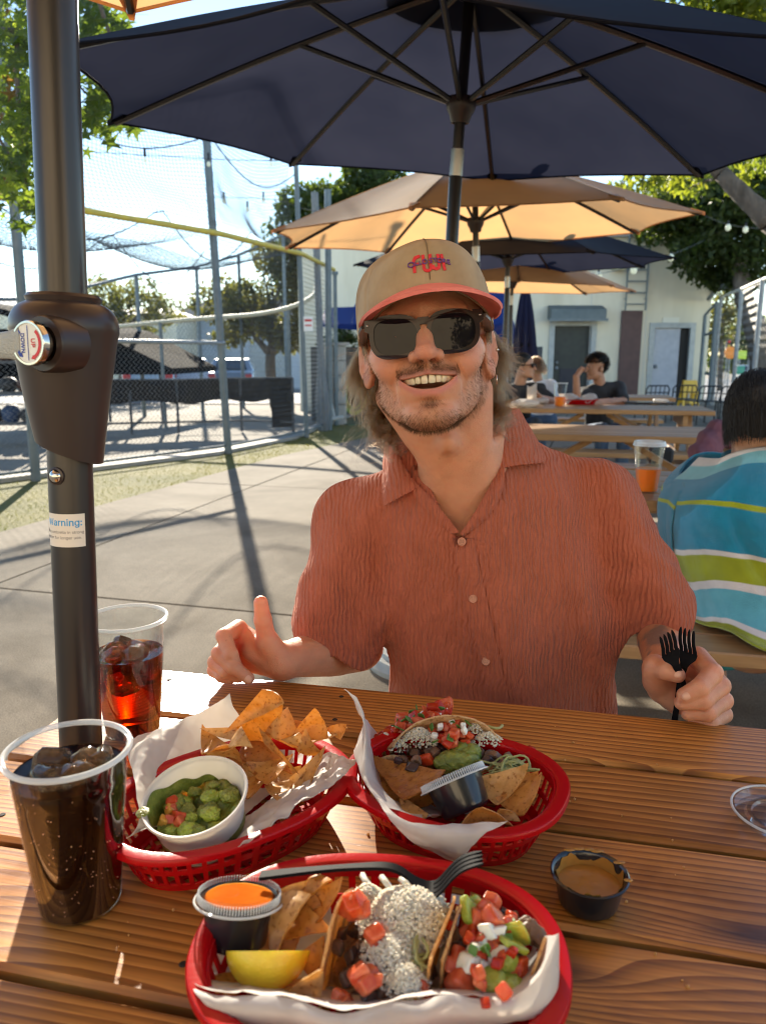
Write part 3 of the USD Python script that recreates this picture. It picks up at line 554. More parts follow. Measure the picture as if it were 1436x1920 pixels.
# ------------------------------------------------------------ trees
bark = pbr('bark', (.05, .04, .03), (.14, .115, .09), rough=.95, scale=9, bump=.9, bscale=18, dist=.03, stretch=(1, 1, .35))
leaf_dark = thin('leaf_dark', (.022, .04, .012), (.08, .13, .015), w=.4, c2=(.05, .075, .02), scale=1.2, rough=.5)
leaf_mid = thin('leaf_olive', (.05, .06, .02), (.16, .18, .03), w=.45, c2=(.11, .11, .04), scale=1.5, rough=.5)
leaf_bright = thin('leaf_bright', (.05, .085, .015), (.22, .30, .02), w=.5, c2=(.11, .14, .025), scale=2.0, rough=.45)
def leaf_cards(pts, size, rs, droop=.3, ratio=.5):
    n = len(pts); a = rs.normal(size=(n, 3)); a[:, 2] -= droop; a /= np.linalg.norm(a, axis=1, keepdims=True); b = np.cross(a, rs.normal(size=(n, 3))); b /= np.linalg.norm(b, axis=1, keepdims=True); c = np.cross(a, b)
    s = (size * rs.uniform(.6, 1.3, n))[:, None]
    V = np.stack([pts, pts + a * s * .5 + b * s * ratio * .5 + c * s * .08, pts + a * s, pts + a * s * .5 - b * s * ratio * .5 + c * s * .08], 1).reshape(-1, 3)
    i = np.arange(n)[:, None] * 4; return trimesh.Trimesh(V, np.vstack([i + [0, 1, 2], i + [0, 2, 3]]), process=False)
def clump_points(clumps, n, rs, shell=.55):
    w = np.array([c[1][0] * c[1][1] * c[1][2] for c in clumps]) ** .7; k = rs.choice(len(clumps), n, p=w / w.sum()); d = rs.normal(size=(n, 3)); d /= np.linalg.norm(d, axis=1, keepdims=True)
    r = rs.uniform(shell, 1, n) ** .6 * (1 + rs.normal(0, .08, n)); C = np.array([c[0] for c in clumps])[k]; S = np.array([c[1] for c in clumps])[k]
    p = C + d * S * r[:, None]; keep = meshkit.fbm(p * (2.2 / np.mean(S)), 3, 5) > .43; return p[keep]
def limb(a, b, r0, r1, rs, n=10, wob=.06):
    t = np.linspace(0, 1, n)[:, None]; L = np.linalg.norm(np.subtract(b, a)); p = np.array(a) * (1 - t) + np.array(b) * t
    o = np.cumsum(rs.normal(0, wob * L / n * 2, (n, 3)), 0); o -= o[:1]; o *= np.sin(t * PI) * .8 + .2 * t * 0; return tube(p + o, np.linspace(r0, r1, n), 10)
def tree(label, base, crown, limbs, nleaf, lsize, lm, seed, r=.2, group=None, sub=5, jit=.35):
    """crown: list of (centre, radii); limbs: list of (from, to, r0, r1)"""
    rs = np.random.RandomState(seed); t = thing('tree', label, 'tree', (0, 0, 0), group=group); base = np.array(base, float)
    for a, b, r0, r1 in limbs: obj('trunk' if a is limbs[0][0] else 'limb', bumpy(limb(a, b, r0, r1, rs), r0 * .12, 6, seed), bark, t, smooth=True)
    small = []
    for c, s in crown:
        small.append((np.array(c), np.array(s)))
    cl = []
    for c, s in small:
        for _ in range(sub):
            d = rs.normal(size=3); d /= np.linalg.norm(d); cl.append((c + d * s * .72, s * rs.uniform(.3, .5)))
    tw = []
    src = np.array(limbs[-1][1]) if len(limbs) else base
    for c, s in cl[::2]:
        o = min((np.array(l[1]) for l in limbs), key=lambda q: np.linalg.norm(q - c)); tw.append(limb(o, c, .035 * r / .2, .008, rs, 6, .1))
    obj('twigs', cat_(tw), bark, t, kind=None)
    obj('crown', leaf_cards(clump_points(cl, nleaf, rs), lsize, rs), lm, t)
    return t
def wc(px, py, Y): return W(px, py, Y)
# behind the cage
b = wc(517, 735, 22); tree('small olive tree with a forked bare trunk in front of the grey warehouse', b, [(wc(440, 575, 22), (1.1, 1.1, .95)), (wc(505, 560, 22), (1.2, 1.2, 1.1)), (wc(540, 600, 22), (.9, 1, .9)), (wc(425, 610, 22), (.75, .8, .5)), (wc(520, 480, 22.4), (.8, 1, .9))],
    [(b - [0, 0, .4], wc(507, 665, 22), .17, .14), (wc(507, 665, 22), wc(470, 620, 22), .11, .06), (wc(507, 668, 22), wc(552, 610, 22), .11, .06), (wc(507, 665, 22), wc(510, 590, 22), .1, .05)], 9000, .17, leaf_mid, 11, sub=9)
b = wc(232, 720, 30); tree('round olive tree beyond the cage just right of the crank pole', b, [(wc(215, 590, 30), (1.7, 1.5, 1.4)), (wc(262, 585, 30), (1.5, 1.5, 1.1)), (wc(180, 580, 30), (1.4, 1.4, 1.1)), (wc(215, 640, 30), (1.9, 1.5, .9))],
    [(b - [0, 0, .5], wc(225, 640, 30), .2, .15), (wc(225, 640, 30), wc(200, 590, 30), .12, .05), (wc(225, 640, 30), wc(258, 590, 30), .12, .05)], 9000, .2, leaf_mid, 12, sub=9)
b = wc(655, 700, 24); tree('large dark evergreen tree rising behind the tan umbrella', b, [(wc(650, 370, 24), (1.9, 1.6, 1.3)), (wc(620, 440, 24), (1.8, 1.6, 1.3)), (wc(700, 350, 24), (1.3, 1.5, 1.0)), (wc(660, 520, 24), (1.5, 1.6, 1.2)), (wc(585, 410, 24), (1.2, 1.3, 1.0)), (wc(720, 420, 25), (1.5, 1.5, 1.4)), (wc(570, 500, 24), (1.1, 1.3, 1.2))],
    [(b - [0, 0, .6], wc(650, 560, 24), .3, .22), (wc(650, 560, 24), wc(610, 480, 24), .18, .07), (wc(650, 560, 24), wc(700, 450, 24), .18, .07), (wc(650, 565, 24), wc(655, 420, 24), .17, .06)], 26000, .2, leaf_dark, 13, r=.3, sub=10)
b = wc(1180, 700, 34); tree('dark treetop showing above the roof of the cream building', b, [(wc(1250, 400, 34), (2.6, 2, 1.4)), (wc(1290, 440, 34), (2.2, 2, 1.6)), (wc(1190, 430, 36), (2.2, 2, 1.2))], [(b - [0, 0, .8], wc(1220, 480, 34), .3, .2), (wc(1220, 480, 34), wc(1260, 410, 34), .2, .08)], 9000, .26, leaf_mid, 14, r=.3, sub=9)
b = wc(1442, 720, 17); tree('large dark tree with a thick curved trunk beyond the side fence', b, [(wc(1330, 400, 18), (1.5, 1.5, 1.2)), (wc(1400, 440, 18), (1.5, 1.5, 1.1)), (wc(1300, 360, 18.5), (1.3, 1.5, .7)), (wc(1440, 380, 18), (1.5, 1.6, 1.2)), (wc(1345, 480, 18), (.9, 1, .7)), (wc(1400, 500, 18.5), (1.1, 1.2, .5)), (wc(1280, 420, 19), (1.0, 1.2, .6))],
    [(b - [0, 0, .5], wc(1425, 640, 17), .26, .25), (wc(1425, 640, 17), wc(1398, 570, 17.2), .25, .2), (wc(1398, 570, 17.2), wc(1386, 500, 17.5), .2, .15), (wc(1386, 500, 17.5), wc(1350, 430, 18), .12, .05), (wc(1386, 500, 17.5), wc(1420, 420, 18), .12, .05)], 30000, .17, leaf_dark, 15, r=.3, sub=10)
b = wc(1352, 700, 40); tree('pale yellow green tree standing far down the street', b, [(wc(1362, 560, 40), (.8, 1, 1.6)), (wc(1345, 600, 40), (.9, 1, 1.2)), (wc(1368, 600, 40), (.6, .8, 1.1))], [(b - [0, 0, 1], wc(1355, 600, 40), .16, .08)], 2500, .25, leaf_mid, 16, sub=7)
b = wc(1410, 700, 85); tree('dark rounded trees closing the far end of the street', b, [(wc(1375, 650, 85), (2.2, 2, 2.8)), (wc(1410, 635, 85), (2.4, 2, 3)), (wc(1440, 640, 85), (2.4, 2, 3)), (wc(1345, 660, 85), (2.2, 2, 2)), (wc(1395, 680, 84), (3.4, 2, 1.2))], [(b - [0, 0, 1], wc(1410, 660, 85), .4, .2)], 5000, .5, leaf_dark, 17, r=.3, sub=8)
b = wc(632, 680, 16.5); tree('small dark shrubby tree behind the pale block wall', b, [(wc(635, 628, 16.5), (.35, .35, .2)), (wc(622, 640, 16.5), (.3, .3, .2)), (wc(648, 640, 16.5), (.3, .3, .22))], [((b[0], b[1], -.2), wc(634, 640, 16.5), .04, .02)], 1500, .08, leaf_dark, 18, r=.05, sub=6)
# near tree top right: a thick bough crossing the corner, bright sprays over the navy umbrella
b = np.array([6.2, 8.5, -.05]); t7 = tree('near tree at the right whose thick bough leans into the frame', b, [(wc(1270, 10, 8.5), (.55, .6, .22)), (wc(1400, 20, 8.5), (.6, .7, .3)), (wc(1440, 330, 9), (.5, .6, .18)), (wc(1260, 345, 10), (.5, .5, .12)), (wc(1480, 40, 8.5), (.7, .8, .4)), (wc(1180, 345, 10.5), (.35, .4, .12)), (wc(1330, 30, 8.6), (.5, .6, .2)), (wc(1215, -10, 8.5), (.5, .6, .2))],
    [(b, wc(1560, 500, 8.6), .3, .22), (wc(1560, 500, 8.6), wc(1445, 415, 8.8), .17, .12), (wc(1445, 415, 8.8), wc(1352, 325, 9), .12, .085), (wc(1352, 325, 9), wc(1245, 200, 9.4), .085, .05), (wc(1560, 500, 8.6), wc(1480, 100, 8.6), .15, .06), (wc(1480, 100, 8.6), wc(1300, 0, 8.6), .045, .02), (wc(1245, 200, 9.4), wc(1180, -20, 9), .03, .015), (wc(1440, 70, 8.6), wc(1390, -40, 8.6), .02, .015)], 5200, .1, leaf_bright, 19, r=.12, sub=8)
# near tree top left with single star-shaped leaves
near = thing('maple_tree', 'near tree with star-shaped leaves hanging at the upper left', 'tree')
rs = np.random.RandomState(21)
def star_leaf(s):
    """five pointed lobes round a stalk"""
    a = np.radians([-90, -62, -35, -8, 18, 54, 72, 90, 108, 126, 162, 188, 215, 242]); r = np.array([.12, .42, .62, .30, .95, .38, .5, 1.12, .5, .38, .95, .30, .62, .42])
    V = np.stack([r * np.cos(a), r * np.sin(a), .12 * r ** 2 - .06 + .05 * np.sin(a * 5)], 1) * s * .5
    V = np.vstack([[[0, 0, 0]], V]); k = np.arange(14); f = np.stack([np.zeros(14, int), 1 + k, 1 + (k + 1) % 14], 1)
    st = np.array([[-.012, -.06, 0], [.012, -.06, 0], [.006, -.75, -.1], [-.006, -.75, -.1]]) * s; o = len(V)
    return trimesh.Trimesh(np.vstack([V, st]), np.vstack([f, [[o, o + 1, o + 2], [o, o + 2, o + 3]]]), process=False)
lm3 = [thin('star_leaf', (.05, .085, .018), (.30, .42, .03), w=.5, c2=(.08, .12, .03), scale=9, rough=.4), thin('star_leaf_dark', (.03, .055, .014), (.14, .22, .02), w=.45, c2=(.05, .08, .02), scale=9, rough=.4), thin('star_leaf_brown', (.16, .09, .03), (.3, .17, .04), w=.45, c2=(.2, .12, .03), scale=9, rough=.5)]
tb = np.array([-4.6, 5.2, 0])
obj('trunk', bumpy(limb(tb, (-4.4, 5.2, 3.4), .17, .12, rs), .02, 5), bark, near, smooth=True)
br = [((-4.4, 5.2, 3.2), W(30, 60, 4.6), .05, .02), ((-4.4, 5.2, 3.3), W(160, -60, 4.6), .05, .02), ((-4.4, 5.2, 2.9), W(-20, 230, 4.7), .04, .015), (W(30, 60, 4.6), W(55, 380, 4.5), .016, .006), (W(160, -60, 4.6), W(215, 120, 4.6), .018, .006), (W(30, 60, 4.6), W(175, 190, 4.6), .014, .005), (W(-20, 230, 4.7), W(35, 330, 4.6), .012, .005)]
for a, b, r0, r1 in br: obj('branch', limb(a, b, r0, r1, rs, 10, .1), bark, near, smooth=True)
zones = [((30, 60), (75, 75), 120), ((40, 200), (60, 70), 130), ((30, 320), (45, 60), 90), ((60, 385), (35, 30), 28), ((190, 20), (70, 55), 110), ((205, 165), (35, 60), 50), ((180, 215), (35, 40), 34), ((165, 110), (40, 60), 40), ((235, 235), (22, 10), 7), ((95, 130), (60, 120), 90)]
rest = []; made = 0
for (cx, cy), (sx_, sy), n in zones:
    for _ in range(n):
        q = rs.normal(size=2) * .62; px, py = cx + sx_ * q[0], cy + sy * q[1]
        if px > 262 or py > 430 or (px > 150 and py > 285) or (px > 235 and py < 190 and px + py * .3 > 268): continue
        Y = rs.uniform(4.2, 5.3); p = W(px, py, Y); s = rs.uniform(.10, .16)
        R = frame_to(norm([rs.normal(0, .45), -1 + rs.normal(0, .3), .5 + rs.normal(0, .45)]), (rs.normal(0, .5) + 1, 0, 0)) @ rot((0, 0, 1), PI + rs.normal(0, .7))
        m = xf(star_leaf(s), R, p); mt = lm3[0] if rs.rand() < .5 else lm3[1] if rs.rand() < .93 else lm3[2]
        if made < 300: obj('leaf', m, mt, near); made += 1
        else: rest.append(m)
for _ in range(420):
    p = W(rs.uniform(-60, 200), rs.uniform(-60, 300) , rs.uniform(5.2, 6.2)); 
    if project(p)[0] > 130 and project(p)[1] > 60: continue
    rest.append(xf(star_leaf(rs.uniform(.1, .17)), frame_to(norm(rs.normal(size=3))), p))
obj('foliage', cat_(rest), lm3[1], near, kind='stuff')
# ------------------------------------------------------------ picnic tables
def wood(name, seed, freq=125.0, kamp=.04, base=(.50, .215, .046), dark=(.27, .100, .022), light=(.60, .29, .072), coat=.0, rough=.31):
    n = {'tc': ('texture_coordinate', {}), 'm': ('mapping', {'scale': (1, 1, 1), 'location': (seed * 1.37, seed * .71, seed * .33)}), 'sx': ('separate_xyz', {}),
         'ks': ('mapping', {'scale': (2.1, 7.5, 1.2)}), 'kv': ('voronoi_texture', {'scale': 1.0, 'randomness': .9, 'dimensions': '2D'}), 'kg': ('map_range', {'from_min': 0.0, 'from_max': .42, 'to_min': 1.0, 'to_max': 0.0, 'clamp': True}), 'kp': ('math', {'math_type': 'power', 'value2': 2.0}), 'km': ('math', {'math_type': 'multiply', 'value2': kamp}),
         'ws': ('mapping', {'scale': (1.6, 9, 4)}), 'wn': ('noise_texture', {'scale': 1.0, 'detail': 3}), 'wm': ('math', {'math_type': 'multiply', 'value2': .034}),
         'add': ('math', {'math_type': 'add'}), 'add2': ('math', {'math_type': 'add'}), 'fr': ('math', {'math_type': 'multiply', 'value2': freq}), 'fc': ('math', {'math_type': 'fraction'}),
         'gr': ('rgb_ramp', {'ramp': [(0, light), (.45, base), (.78, tuple(np.array(base) * .62)), (.9, dark), (.97, dark), (1.0, light)]}),
         'fs': ('mapping', {'scale': (5, 260, 60)}), 'fn': ('noise_texture', {'scale': 1.0, 'detail': 4, 'roughness': .65}), 'fm': ('rgb_ramp', {'ramp': [(.3, (.62, .6, .58)), (.6, (1.08, 1.06, 1.03))]}), 'mul': ('mix_color', {'blend_type': 'multiply', 'fac': .85}),
         'tn': ('noise_texture', {'scale': 3.1, 'detail': 6, 'roughness': .6, 'distortion': .8}), 'tm': ('rgb_ramp', {'ramp': [(.28, (.52, .46, .42)), (.42, (.88, .84, .8)), (.7, (1.14, 1.10, 1.02))]}), 'mul2': ('mix_color', {'blend_type': 'multiply', 'fac': 1.0, 'use_clamp_result': False}),
         'kd': ('map_range', {'from_min': .03, 'from_max': .13, 'to_min': 1.0, 'to_max': 0.0, 'clamp': True}), 'mk': ('mix_color', {'blend_type': 'mix', 'b': (.05, .018, .008)}), 'kdm': ('math', {'math_type': 'multiply', 'value2': .85}),
         'b': ('bump', {'strength': .22, 'distance': .0010}), 'rr': ('map_range', {'from_min': .3, 'from_max': .7, 'to_min': rough - .1, 'to_max': rough + .14}), 'p': ('principled_bsdf', {'coat_weight': coat, 'coat_roughness': .22, 'specular_ior_level': .36})}
    l = [('tc.object', 'm.vector'), ('m.vector', 'sx.vector'), ('m.vector', 'ks.vector'), ('ks.vector', 'kv.vector'), ('kv.distance', 'kg.value'), ('kg.result', 'kp.value1'), ('kp.value', 'km.value1'),
         ('m.vector', 'ws.vector'), ('ws.vector', 'wn.vector'), ('wn.fac', 'wm.value1'), ('sx.y', 'add.value1'), ('wm.value', 'add.value2'), ('add.value', 'add2.value1'), ('km.value', 'add2.value2'), ('add2.value', 'fr.value1'), ('fr.value', 'fc.value1'), ('fc.value', 'gr.fac'),
         ('m.vector', 'fs.vector'), ('fs.vector', 'fn.vector'), ('fn.fac', 'fm.fac'), ('gr.color', 'mul.a'), ('fm.color', 'mul.b'), ('m.vector', 'tn.vector'), ('tn.fac', 'tm.fac'), ('mul.result', 'mul2.a'), ('tm.color', 'mul2.b'),
         ('kv.distance', 'kd.value'), ('kd.result', 'kdm.value1'), ('kdm.value', 'mk.fac'), ('mul2.result', 'mk.a'), ('mk.result', 'p.base_color'), ('fn.fac', 'b.height'), ('b.normal', 'p.normal'), ('tn.fac', 'rr.value'), ('rr.result', 'p.roughness')]
    return mat(name, n, l)
woods = [wood(f'varnished_pine_{"abcde"[k]}', k + 1, (118, 84, 140, 98, 128)[k], (.03, .05, .025, .055, .035)[k], base=tuple(np.array((.50, .215, .046)) * s)) for k, s in enumerate((1.0, .86, 1.08, .94, .8))]
woodfar = [pbr('bench_wood', (.34, .19, .075), (.22, .11, .04), rough=.45, scale=3, stretch=(1, 12, 12), detail=5, coat_weight=.2, coat_roughness=.3), pbr('bench_wood_pale', (.42, .25, .11), (.28, .15, .06), rough=.45, scale=3, stretch=(1, 12, 12), detail=5, coat_weight=.2, coat_roughness=.3)]
holem = pbr('screw_hole', (.02, .014, .01), rough=.8)
TZ, PLW, PLG, TL = .75, .126, .0075, 1.83
CORNER = G(240, 1248, TZ); CORNER[2] = 0
TR = np.stack([U, V_, [0, 0, 1]], 1)          # table axes: x along the table, y towards the man
def table(label, corner, near=False, length=TL, group=None):
    """corner: the far left corner of the top; planks run along local x, rows towards -y"""
    t = thing('picnic_table', label, 'table', corner, TYAW, group=group); rs = np.random.RandomState(int(abs(corner[1]) * 100))
    for k in range(5):
        y = -k * (PLW + PLG) - PLW / 2
        m = box((length - .002 * (k % 3), PLW, .038), (length / 2, 0, 0), bev=.004)
        p = obj('plank', m, woods[k] if near else woodfar[k % 2], t, smooth=30)
        UsdGeom.Xformable(p).AddTranslateOp().Set(Gf.Vec3d(0, y, TZ - .019))
        if near:
            for x in (.085, .335, .95, 1.5):
                for dy in (-.032, .03):
                    h = obj('screw_hole', lathe([(0, .0006), (.0026, .0006), (.0034, 0)], 10, (x + rs.normal(0, .004), dy + rs.normal(0, .004), .0191)), holem, p)
    D = 5 * (PLW + PLG) - PLG
    for x in (.22, length - .22):
        obj('crossbeam', box((.038, D - .06, .09), (x, -D / 2, TZ - .038 - .047), bev=.003), woodfar[0], t)
        for s in (-1, 1): obj('leg', bar((x + .04, -D / 2 + s * .18, TZ - .04), (x + .04, -D / 2 + s * .62, 0), .09, .038, up=(1, 0, 0), bev=.003), woodfar[0], t)
        obj('bench_beam', box((.038, 1.62, .09), (x - .04, -D / 2, .36), bev=.003), woodfar[0], t)
    for s in (-1, 1):
        for j in (0, 1): obj('bench_plank', box((length, .13, .038), (length / 2, -D / 2 + s * (.60 + .1365 * j + (0)), .43), bev=.004), woodfar[(j + (s > 0)) % 2], t, smooth=30)
    obj('brace', bar((.24, -D / 2, .36), (length / 2 - .1, -D / 2, TZ - .06), .06, .035), woodfar[0], t); obj('brace', bar((length - .24, -D / 2, .36), (length / 2 + .1, -D / 2, TZ - .06), .06, .035), woodfar[0], t)
    return t
tab0 = table('varnished plank picnic table carrying the red food baskets', CORNER, near=True)
POLE0 = G(152, 1452, TZ); POLE0[2] = 0
off = CORNER - POLE0
PB = [np.array([.173, 2.883, 0]), np.array([.575, 4.85, 0]), np.array([1.06, 6.95, 0]), np.array([1.45, 8.85, 0])]
PB[0] = G(800, 1240); GRP = 'picnic tables in a row behind the man'
tlab = ['picnic table directly behind the man, the towel wearer sits at it', 'empty picnic table behind the towel wearer', 'picnic table where the man in black leans on his elbows', 'picnic table farthest back, nearest the cream building']
def tcorner(p): c = p + off; return np.array([c[0], c[1], 0])
t1 = table(tlab[0], tcorner(PB[0]), group=None)
for k in (1, 2, 3): copy_of(t1.GetPrim() if hasattr(t1, 'GetPrim') else t1, 'picnic_table', tcorner(PB[k]), TYAW, label=tlab[k])
# ------------------------------------------------------------ umbrellas
navy = thin('navy_canvas', (.0065, .0075, .0145), (.030, .033, .055), w=.35, rough=.85, c2=(.009, .010, .018), spec=.2, scale=3, bump=.25, bscale=500, dist=.0006)
tan = thin('tan_canvas', (.46, .31, .18), (.78, .42, .17), w=.56, rough=.8, c2=(.38, .27, .17), scale=3, bump=.25, bscale=500, dist=.0006)
bronze = pbr('bronze_pole', (.016, .012, .011), (.020, .015, .0135), rough=.32, scale=3, metallic=.25, coat_weight=.3, coat_roughness=.25)
bronze_b = pbr('bronze_plastic', (.026, .0145, .011), (.031, .018, .0135), rough=.34, scale=4)
silver = pbr('silver_joint', (.36, .36, .36), (.42, .42, .42), rough=.3, metallic=.9)
chrome = pbr('chrome', (.62, .6, .57), rough=.12, metallic=1.0)
basem = pbr('base_stone', (.25, .26, .25), (.33, .34, .32), rough=.6, scale=10)
def umbrella(name, label, q, colour, base, joint=None, base_disc=True, hub_t=.40, ribr=.011, flap=None, pole=True, nv=9):
    """q: apex x, y, z, axis tilt x, y, radius, drop, phase of the first rib"""
    ax, ay, az, tx, ty, R, drop, ph = q; z = norm([tx, ty, 1]); Fm = frame_to(z, (1, 0, 0)); A = np.array([ax, ay, az]); t = thing(name, label, 'umbrella')
    tips = [A + Fm @ np.array([R * math.cos(ph + k * PI / 4), R * math.sin(ph + k * PI / 4), -drop]) for k in range(8)]
    hub = A - z * hub_t
    for k in range(8):
        a, b = tips[k], tips[(k + 1) % 8]; P = np.zeros((14, nv, 3))
        for i, s in enumerate(np.linspace(.0, 1, 14)):
            sag = np.array([0, 0, .02]) * math.sin(s * PI)         # ribs bow up a little
            for j, w in enumerate(np.linspace(0, 1, nv)):
                e = a * (1 - w) + b * w; e = e - (e - A) * .055 * math.sin(PI * w) * s ** 2; c = math.sin(PI * w) * s
                P[i, j] = A + (e - A) * s + sag - z * .022 * c + np.array([0, 0, .004]) * math.sin(w * 23 + k) * s * (1 - s)
        obj('canopy_panel', grid_mesh(P[:, ::-1]), colour, t, smooth=True)
        hem = P[-1]; obj('hem', tube(hem + [0, 0, -.002], .0045, 5), colour, t, smooth=True)
        rb = lambda s: A + (tips[k] - A) * s + np.array([0, 0, .02]) * math.sin(s * PI) - z * (ribr + .004)
        rib = obj('rib', tube([rb(s) for s in np.linspace(.03, .985, 10)], ribr, 6), bronze, t, smooth=40)
        obj('strut', tube([hub + norm((tips[k] - A) - z * ((tips[k] - A) @ z)) * .035 + z * .01, rb(.44)], ribr * .9, 6), bronze, rib, smooth=40)
        pk = obj('tip_pocket', loft([[tips[k] + norm(A - tips[k]) * d_ + x_ * .5 * w_ + z * h_ for x_, h_ in ((Fm[:, 0] * 0 + norm(np.cross(z, tips[k] - A)), .006), (-norm(np.cross(z, tips[k] - A)), .006), (-norm(np.cross(z, tips[k] - A)), -.012), (norm(np.cross(z, tips[k] - A)), -.012))] for d_, w_ in ((-.012, .012), (.07, .05))]), colour, rib)
    vent = np.array([[A + z * .035 + Fm @ np.array([.30 * s * math.cos(w), .30 * s * math.sin(w), -.115 * s]) for w in np.linspace(0, 2 * PI, 33)] for s in np.linspace(.02, 1, 4)])
    obj('vent', grid_mesh(vent), colour, t, smooth=True)
    obj('finial', lathe([(0, .07), (.02, .06), (.028, .03), (.02, 0), (0, 0)], 16, A + z * .03, Fm), bronze, t, smooth=40)
    obj('runner_hub', lathe([(.0255, .035), (.05, .03), (.056, .01), (.05, -.012), (.04, -.03), (.032, -.055), (.0255, -.055)], 24, hub, Fm), bronze_b, t, smooth=40)
    obj('top_hub', lathe([(.02, 0), (.045, -.005), (.045, -.04), (.02, -.045)], 20, A - z * .02, Fm), bronze_b, t, smooth=40)
    if pole:
        J = hub - z * .185 if joint is None else joint
        d = norm(base + [0, 0, .3] - J)
        obj('pole', cyl(A, J + z * .05, .0195, 20), bronze, t, smooth=40)
        obj('pole', cyl(J - z * .05, base + [0, 0, .02], .024, 20), bronze, t, smooth=40); obj('joint', cyl(J + z * .045, J - z * .045, .0245, 20), silver, t, smooth=40)
    if base_disc:
        bz = obj('base', lathe([(0, 0), (.235, 0), (.24, .02), (.225, .03), (.215, .045), (.19, .045), (.185, .06), (.15, .06), (.145, .075), (.11, .075), (.10, .10), (.045, .11), (.04, .32), (.026, .32), (.026, .05), (0, .05)], 48, base), basem, t, smooth=30)
    return t
umbrella('patio_umbrella', 'navy patio umbrella open directly above the man', [.301, 2.964, 2.4585, .0557, -.0857, 1.388, .4667, -.2229], navy, PB[0])
umbrella('patio_umbrella', 'tan patio umbrella glowing just behind the navy one', [.555, 5.034, 2.391, -.045, -.043, 1.307, .451, -.349], tan, np.array([.58, 4.9, 0]), base_disc=True)
umbrella('patio_umbrella', 'second navy patio umbrella, farther back under the tan one', [1.08, 7.013, 2.40, -.014, -.04, 1.379, .45, -.488], navy, PB[2])
umbrella('patio_umbrella', 'small far tan patio umbrella in front of the cream wall', [1.45, 8.913, 2.37, .03, -.036, 1.33, .45, -.113], tan, PB[3])
# closed navy umbrella
cu = thing('closed_umbrella', 'closed navy umbrella hanging in folds beside the blue awning', 'umbrella'); c = W(992, 690, 11.0); top = W(985, 540, 11.0); c[2] = 0
rings = []
for s in np.linspace(0, 1, 14):
    zz = top[2] + (W(990, 690, 11)[2] - .1 - top[2]) * s; r = .03 + .135 * s ** .6
    rings.append([[top[0] + .03 * s + r * (1 + .22 * math.cos(8 * w + 2 * s)) * math.cos(w), 11 + r * (1 + .22 * math.cos(8 * w + 2 * s)) * math.sin(w), zz + .06 * math.cos(8 * w) * s] for w in np.linspace(0, 2 * PI, 65)[:-1]])
obj('folded_canopy', loft(rings), thin('navy_folded', (.012, .016, .06), (.012, .018, .05), w=.2, rough=.8), cu, smooth=True); obj('pole', cyl(c, top + [0, 0, .12], .022, 12), bronze, cu, smooth=40); obj('tie_band', lathe([(.11, 0), (.125, .0), (.125, .05), (.11, .05)], 20, (top[0] + .02, 11, 1.3)), navy, cu)
obj('base', lathe([(0, 0), (.22, 0), (.22, .05), (.04, .1), (.04, .3), (0, .3)], 30, c), basem, cu, smooth=30)
# our own umbrella: crank pole through the table, tan canopy overhead
CP0 = POLE0
def polept(py): return None
a0, b0 = W(150, 1350, POLE0[1]), W(98, 0, POLE0[1] + .02); ax0 = norm(b0 - a0); a0 = a0 - ax0 * ((a0[2]) / ax0[2])
um = umbrella('patio_umbrella', 'tan umbrella on the dark crank pole standing in the front table', [a0[0] - .03, a0[1], 2.475, 0, 0, 1.39, .46, .175], tan, a0, pole=False)
def onp(py):
    """point of the pole's axis seen at picture row py"""
    s = np.linspace(0, 2.6, 2000); q = project(a0 + ax0 * s[:, None])[:, 1]; return s[np.argmin(abs(q - py))]
FR = frame_to(ax0, (1, 0, 0)); s_cap, s_rim, s_bot, s_bot2 = onp(552), onp(612), onp(845), onp(880)
obj('pole', tube([a0 + ax0 * (s_cap - .02), a0 + ax0 * 2.42], .0216, 40), bronze, um, smooth=40)
obj('lower_pole', tube([a0, a0 + ax0 * (s_bot + .05)], .0213, 40), bronze, um, smooth=40)
Lh = s_cap - s_bot; r_top, r_low = .0500, .0315
def hr_(z): return r_low + (r_top - r_low) * np.clip(z / (s_rim - s_bot), 0, 1)
prof = [(.0220, Lh), (.0325, Lh), (.0350, Lh - .003), (.0335, Lh - .007)] + [(.0335 + (r_top - .0335) * math.sin(x * PI / 2), Lh - .008 - (Lh - .008 - (s_rim - s_bot)) * (1 - math.cos(x * PI / 2)) ** .9) for x in np.linspace(.1, 1, 8)] + [(r_top, s_rim - s_bot - .004)] + [(hr_(z), z) for z in np.linspace(s_rim - s_bot - .008, .0, 12)]
hs = lathe(prof + [(.0220, .0), (.0220, .02)], 72)
V = np.array(hs.vertices); w = np.clip(1 - V[:, 2] / .06, 0, 1); V[:, 2] += w ** 1.5 * (-.015 * V[:, 0] / .04); hs.vertices = V
ho = obj('crank_housing', xf(hs, FR, a0 + ax0 * s_bot), bronze_b, um, smooth=45)
# crank knob: boss, chrome barrel, label disc, handle arm
kc = W(92, 645, POLE0[1] - .040); kd_ = norm(np.array([-.40, -.91, .03])); KR = frame_to(kd_, np.cross((0, 0, 1), kd_))
_obj0 = obj
def obj(name, mesh, *a_, **k_):
    mesh = mesh.copy(); mesh.vertices = kc + (np.asarray(mesh.vertices) - kc) * .84; return _obj0(name, mesh, *a_, **k_)
boss = obj('crank_boss', lathe([(0, -.03), (.030, -.03), (.0305, .006), (.0285, .010), (.021, .010), (.020, .004), (0, .004)], 48, kc, KR), bronze_b, um, smooth=40)
br_ = obj('crank_barrel', lathe([(0, 0), (.0185, 0), (.0185, .019), (.0222, .0195), (.0235, .021), (.0235, .027), (.0225, .0285), (.0205, .0285), (.0203, .0268), (0, .0268)], 48, kc, KR), chrome, um, smooth=40)
fcn = kc + kd_ * .0270
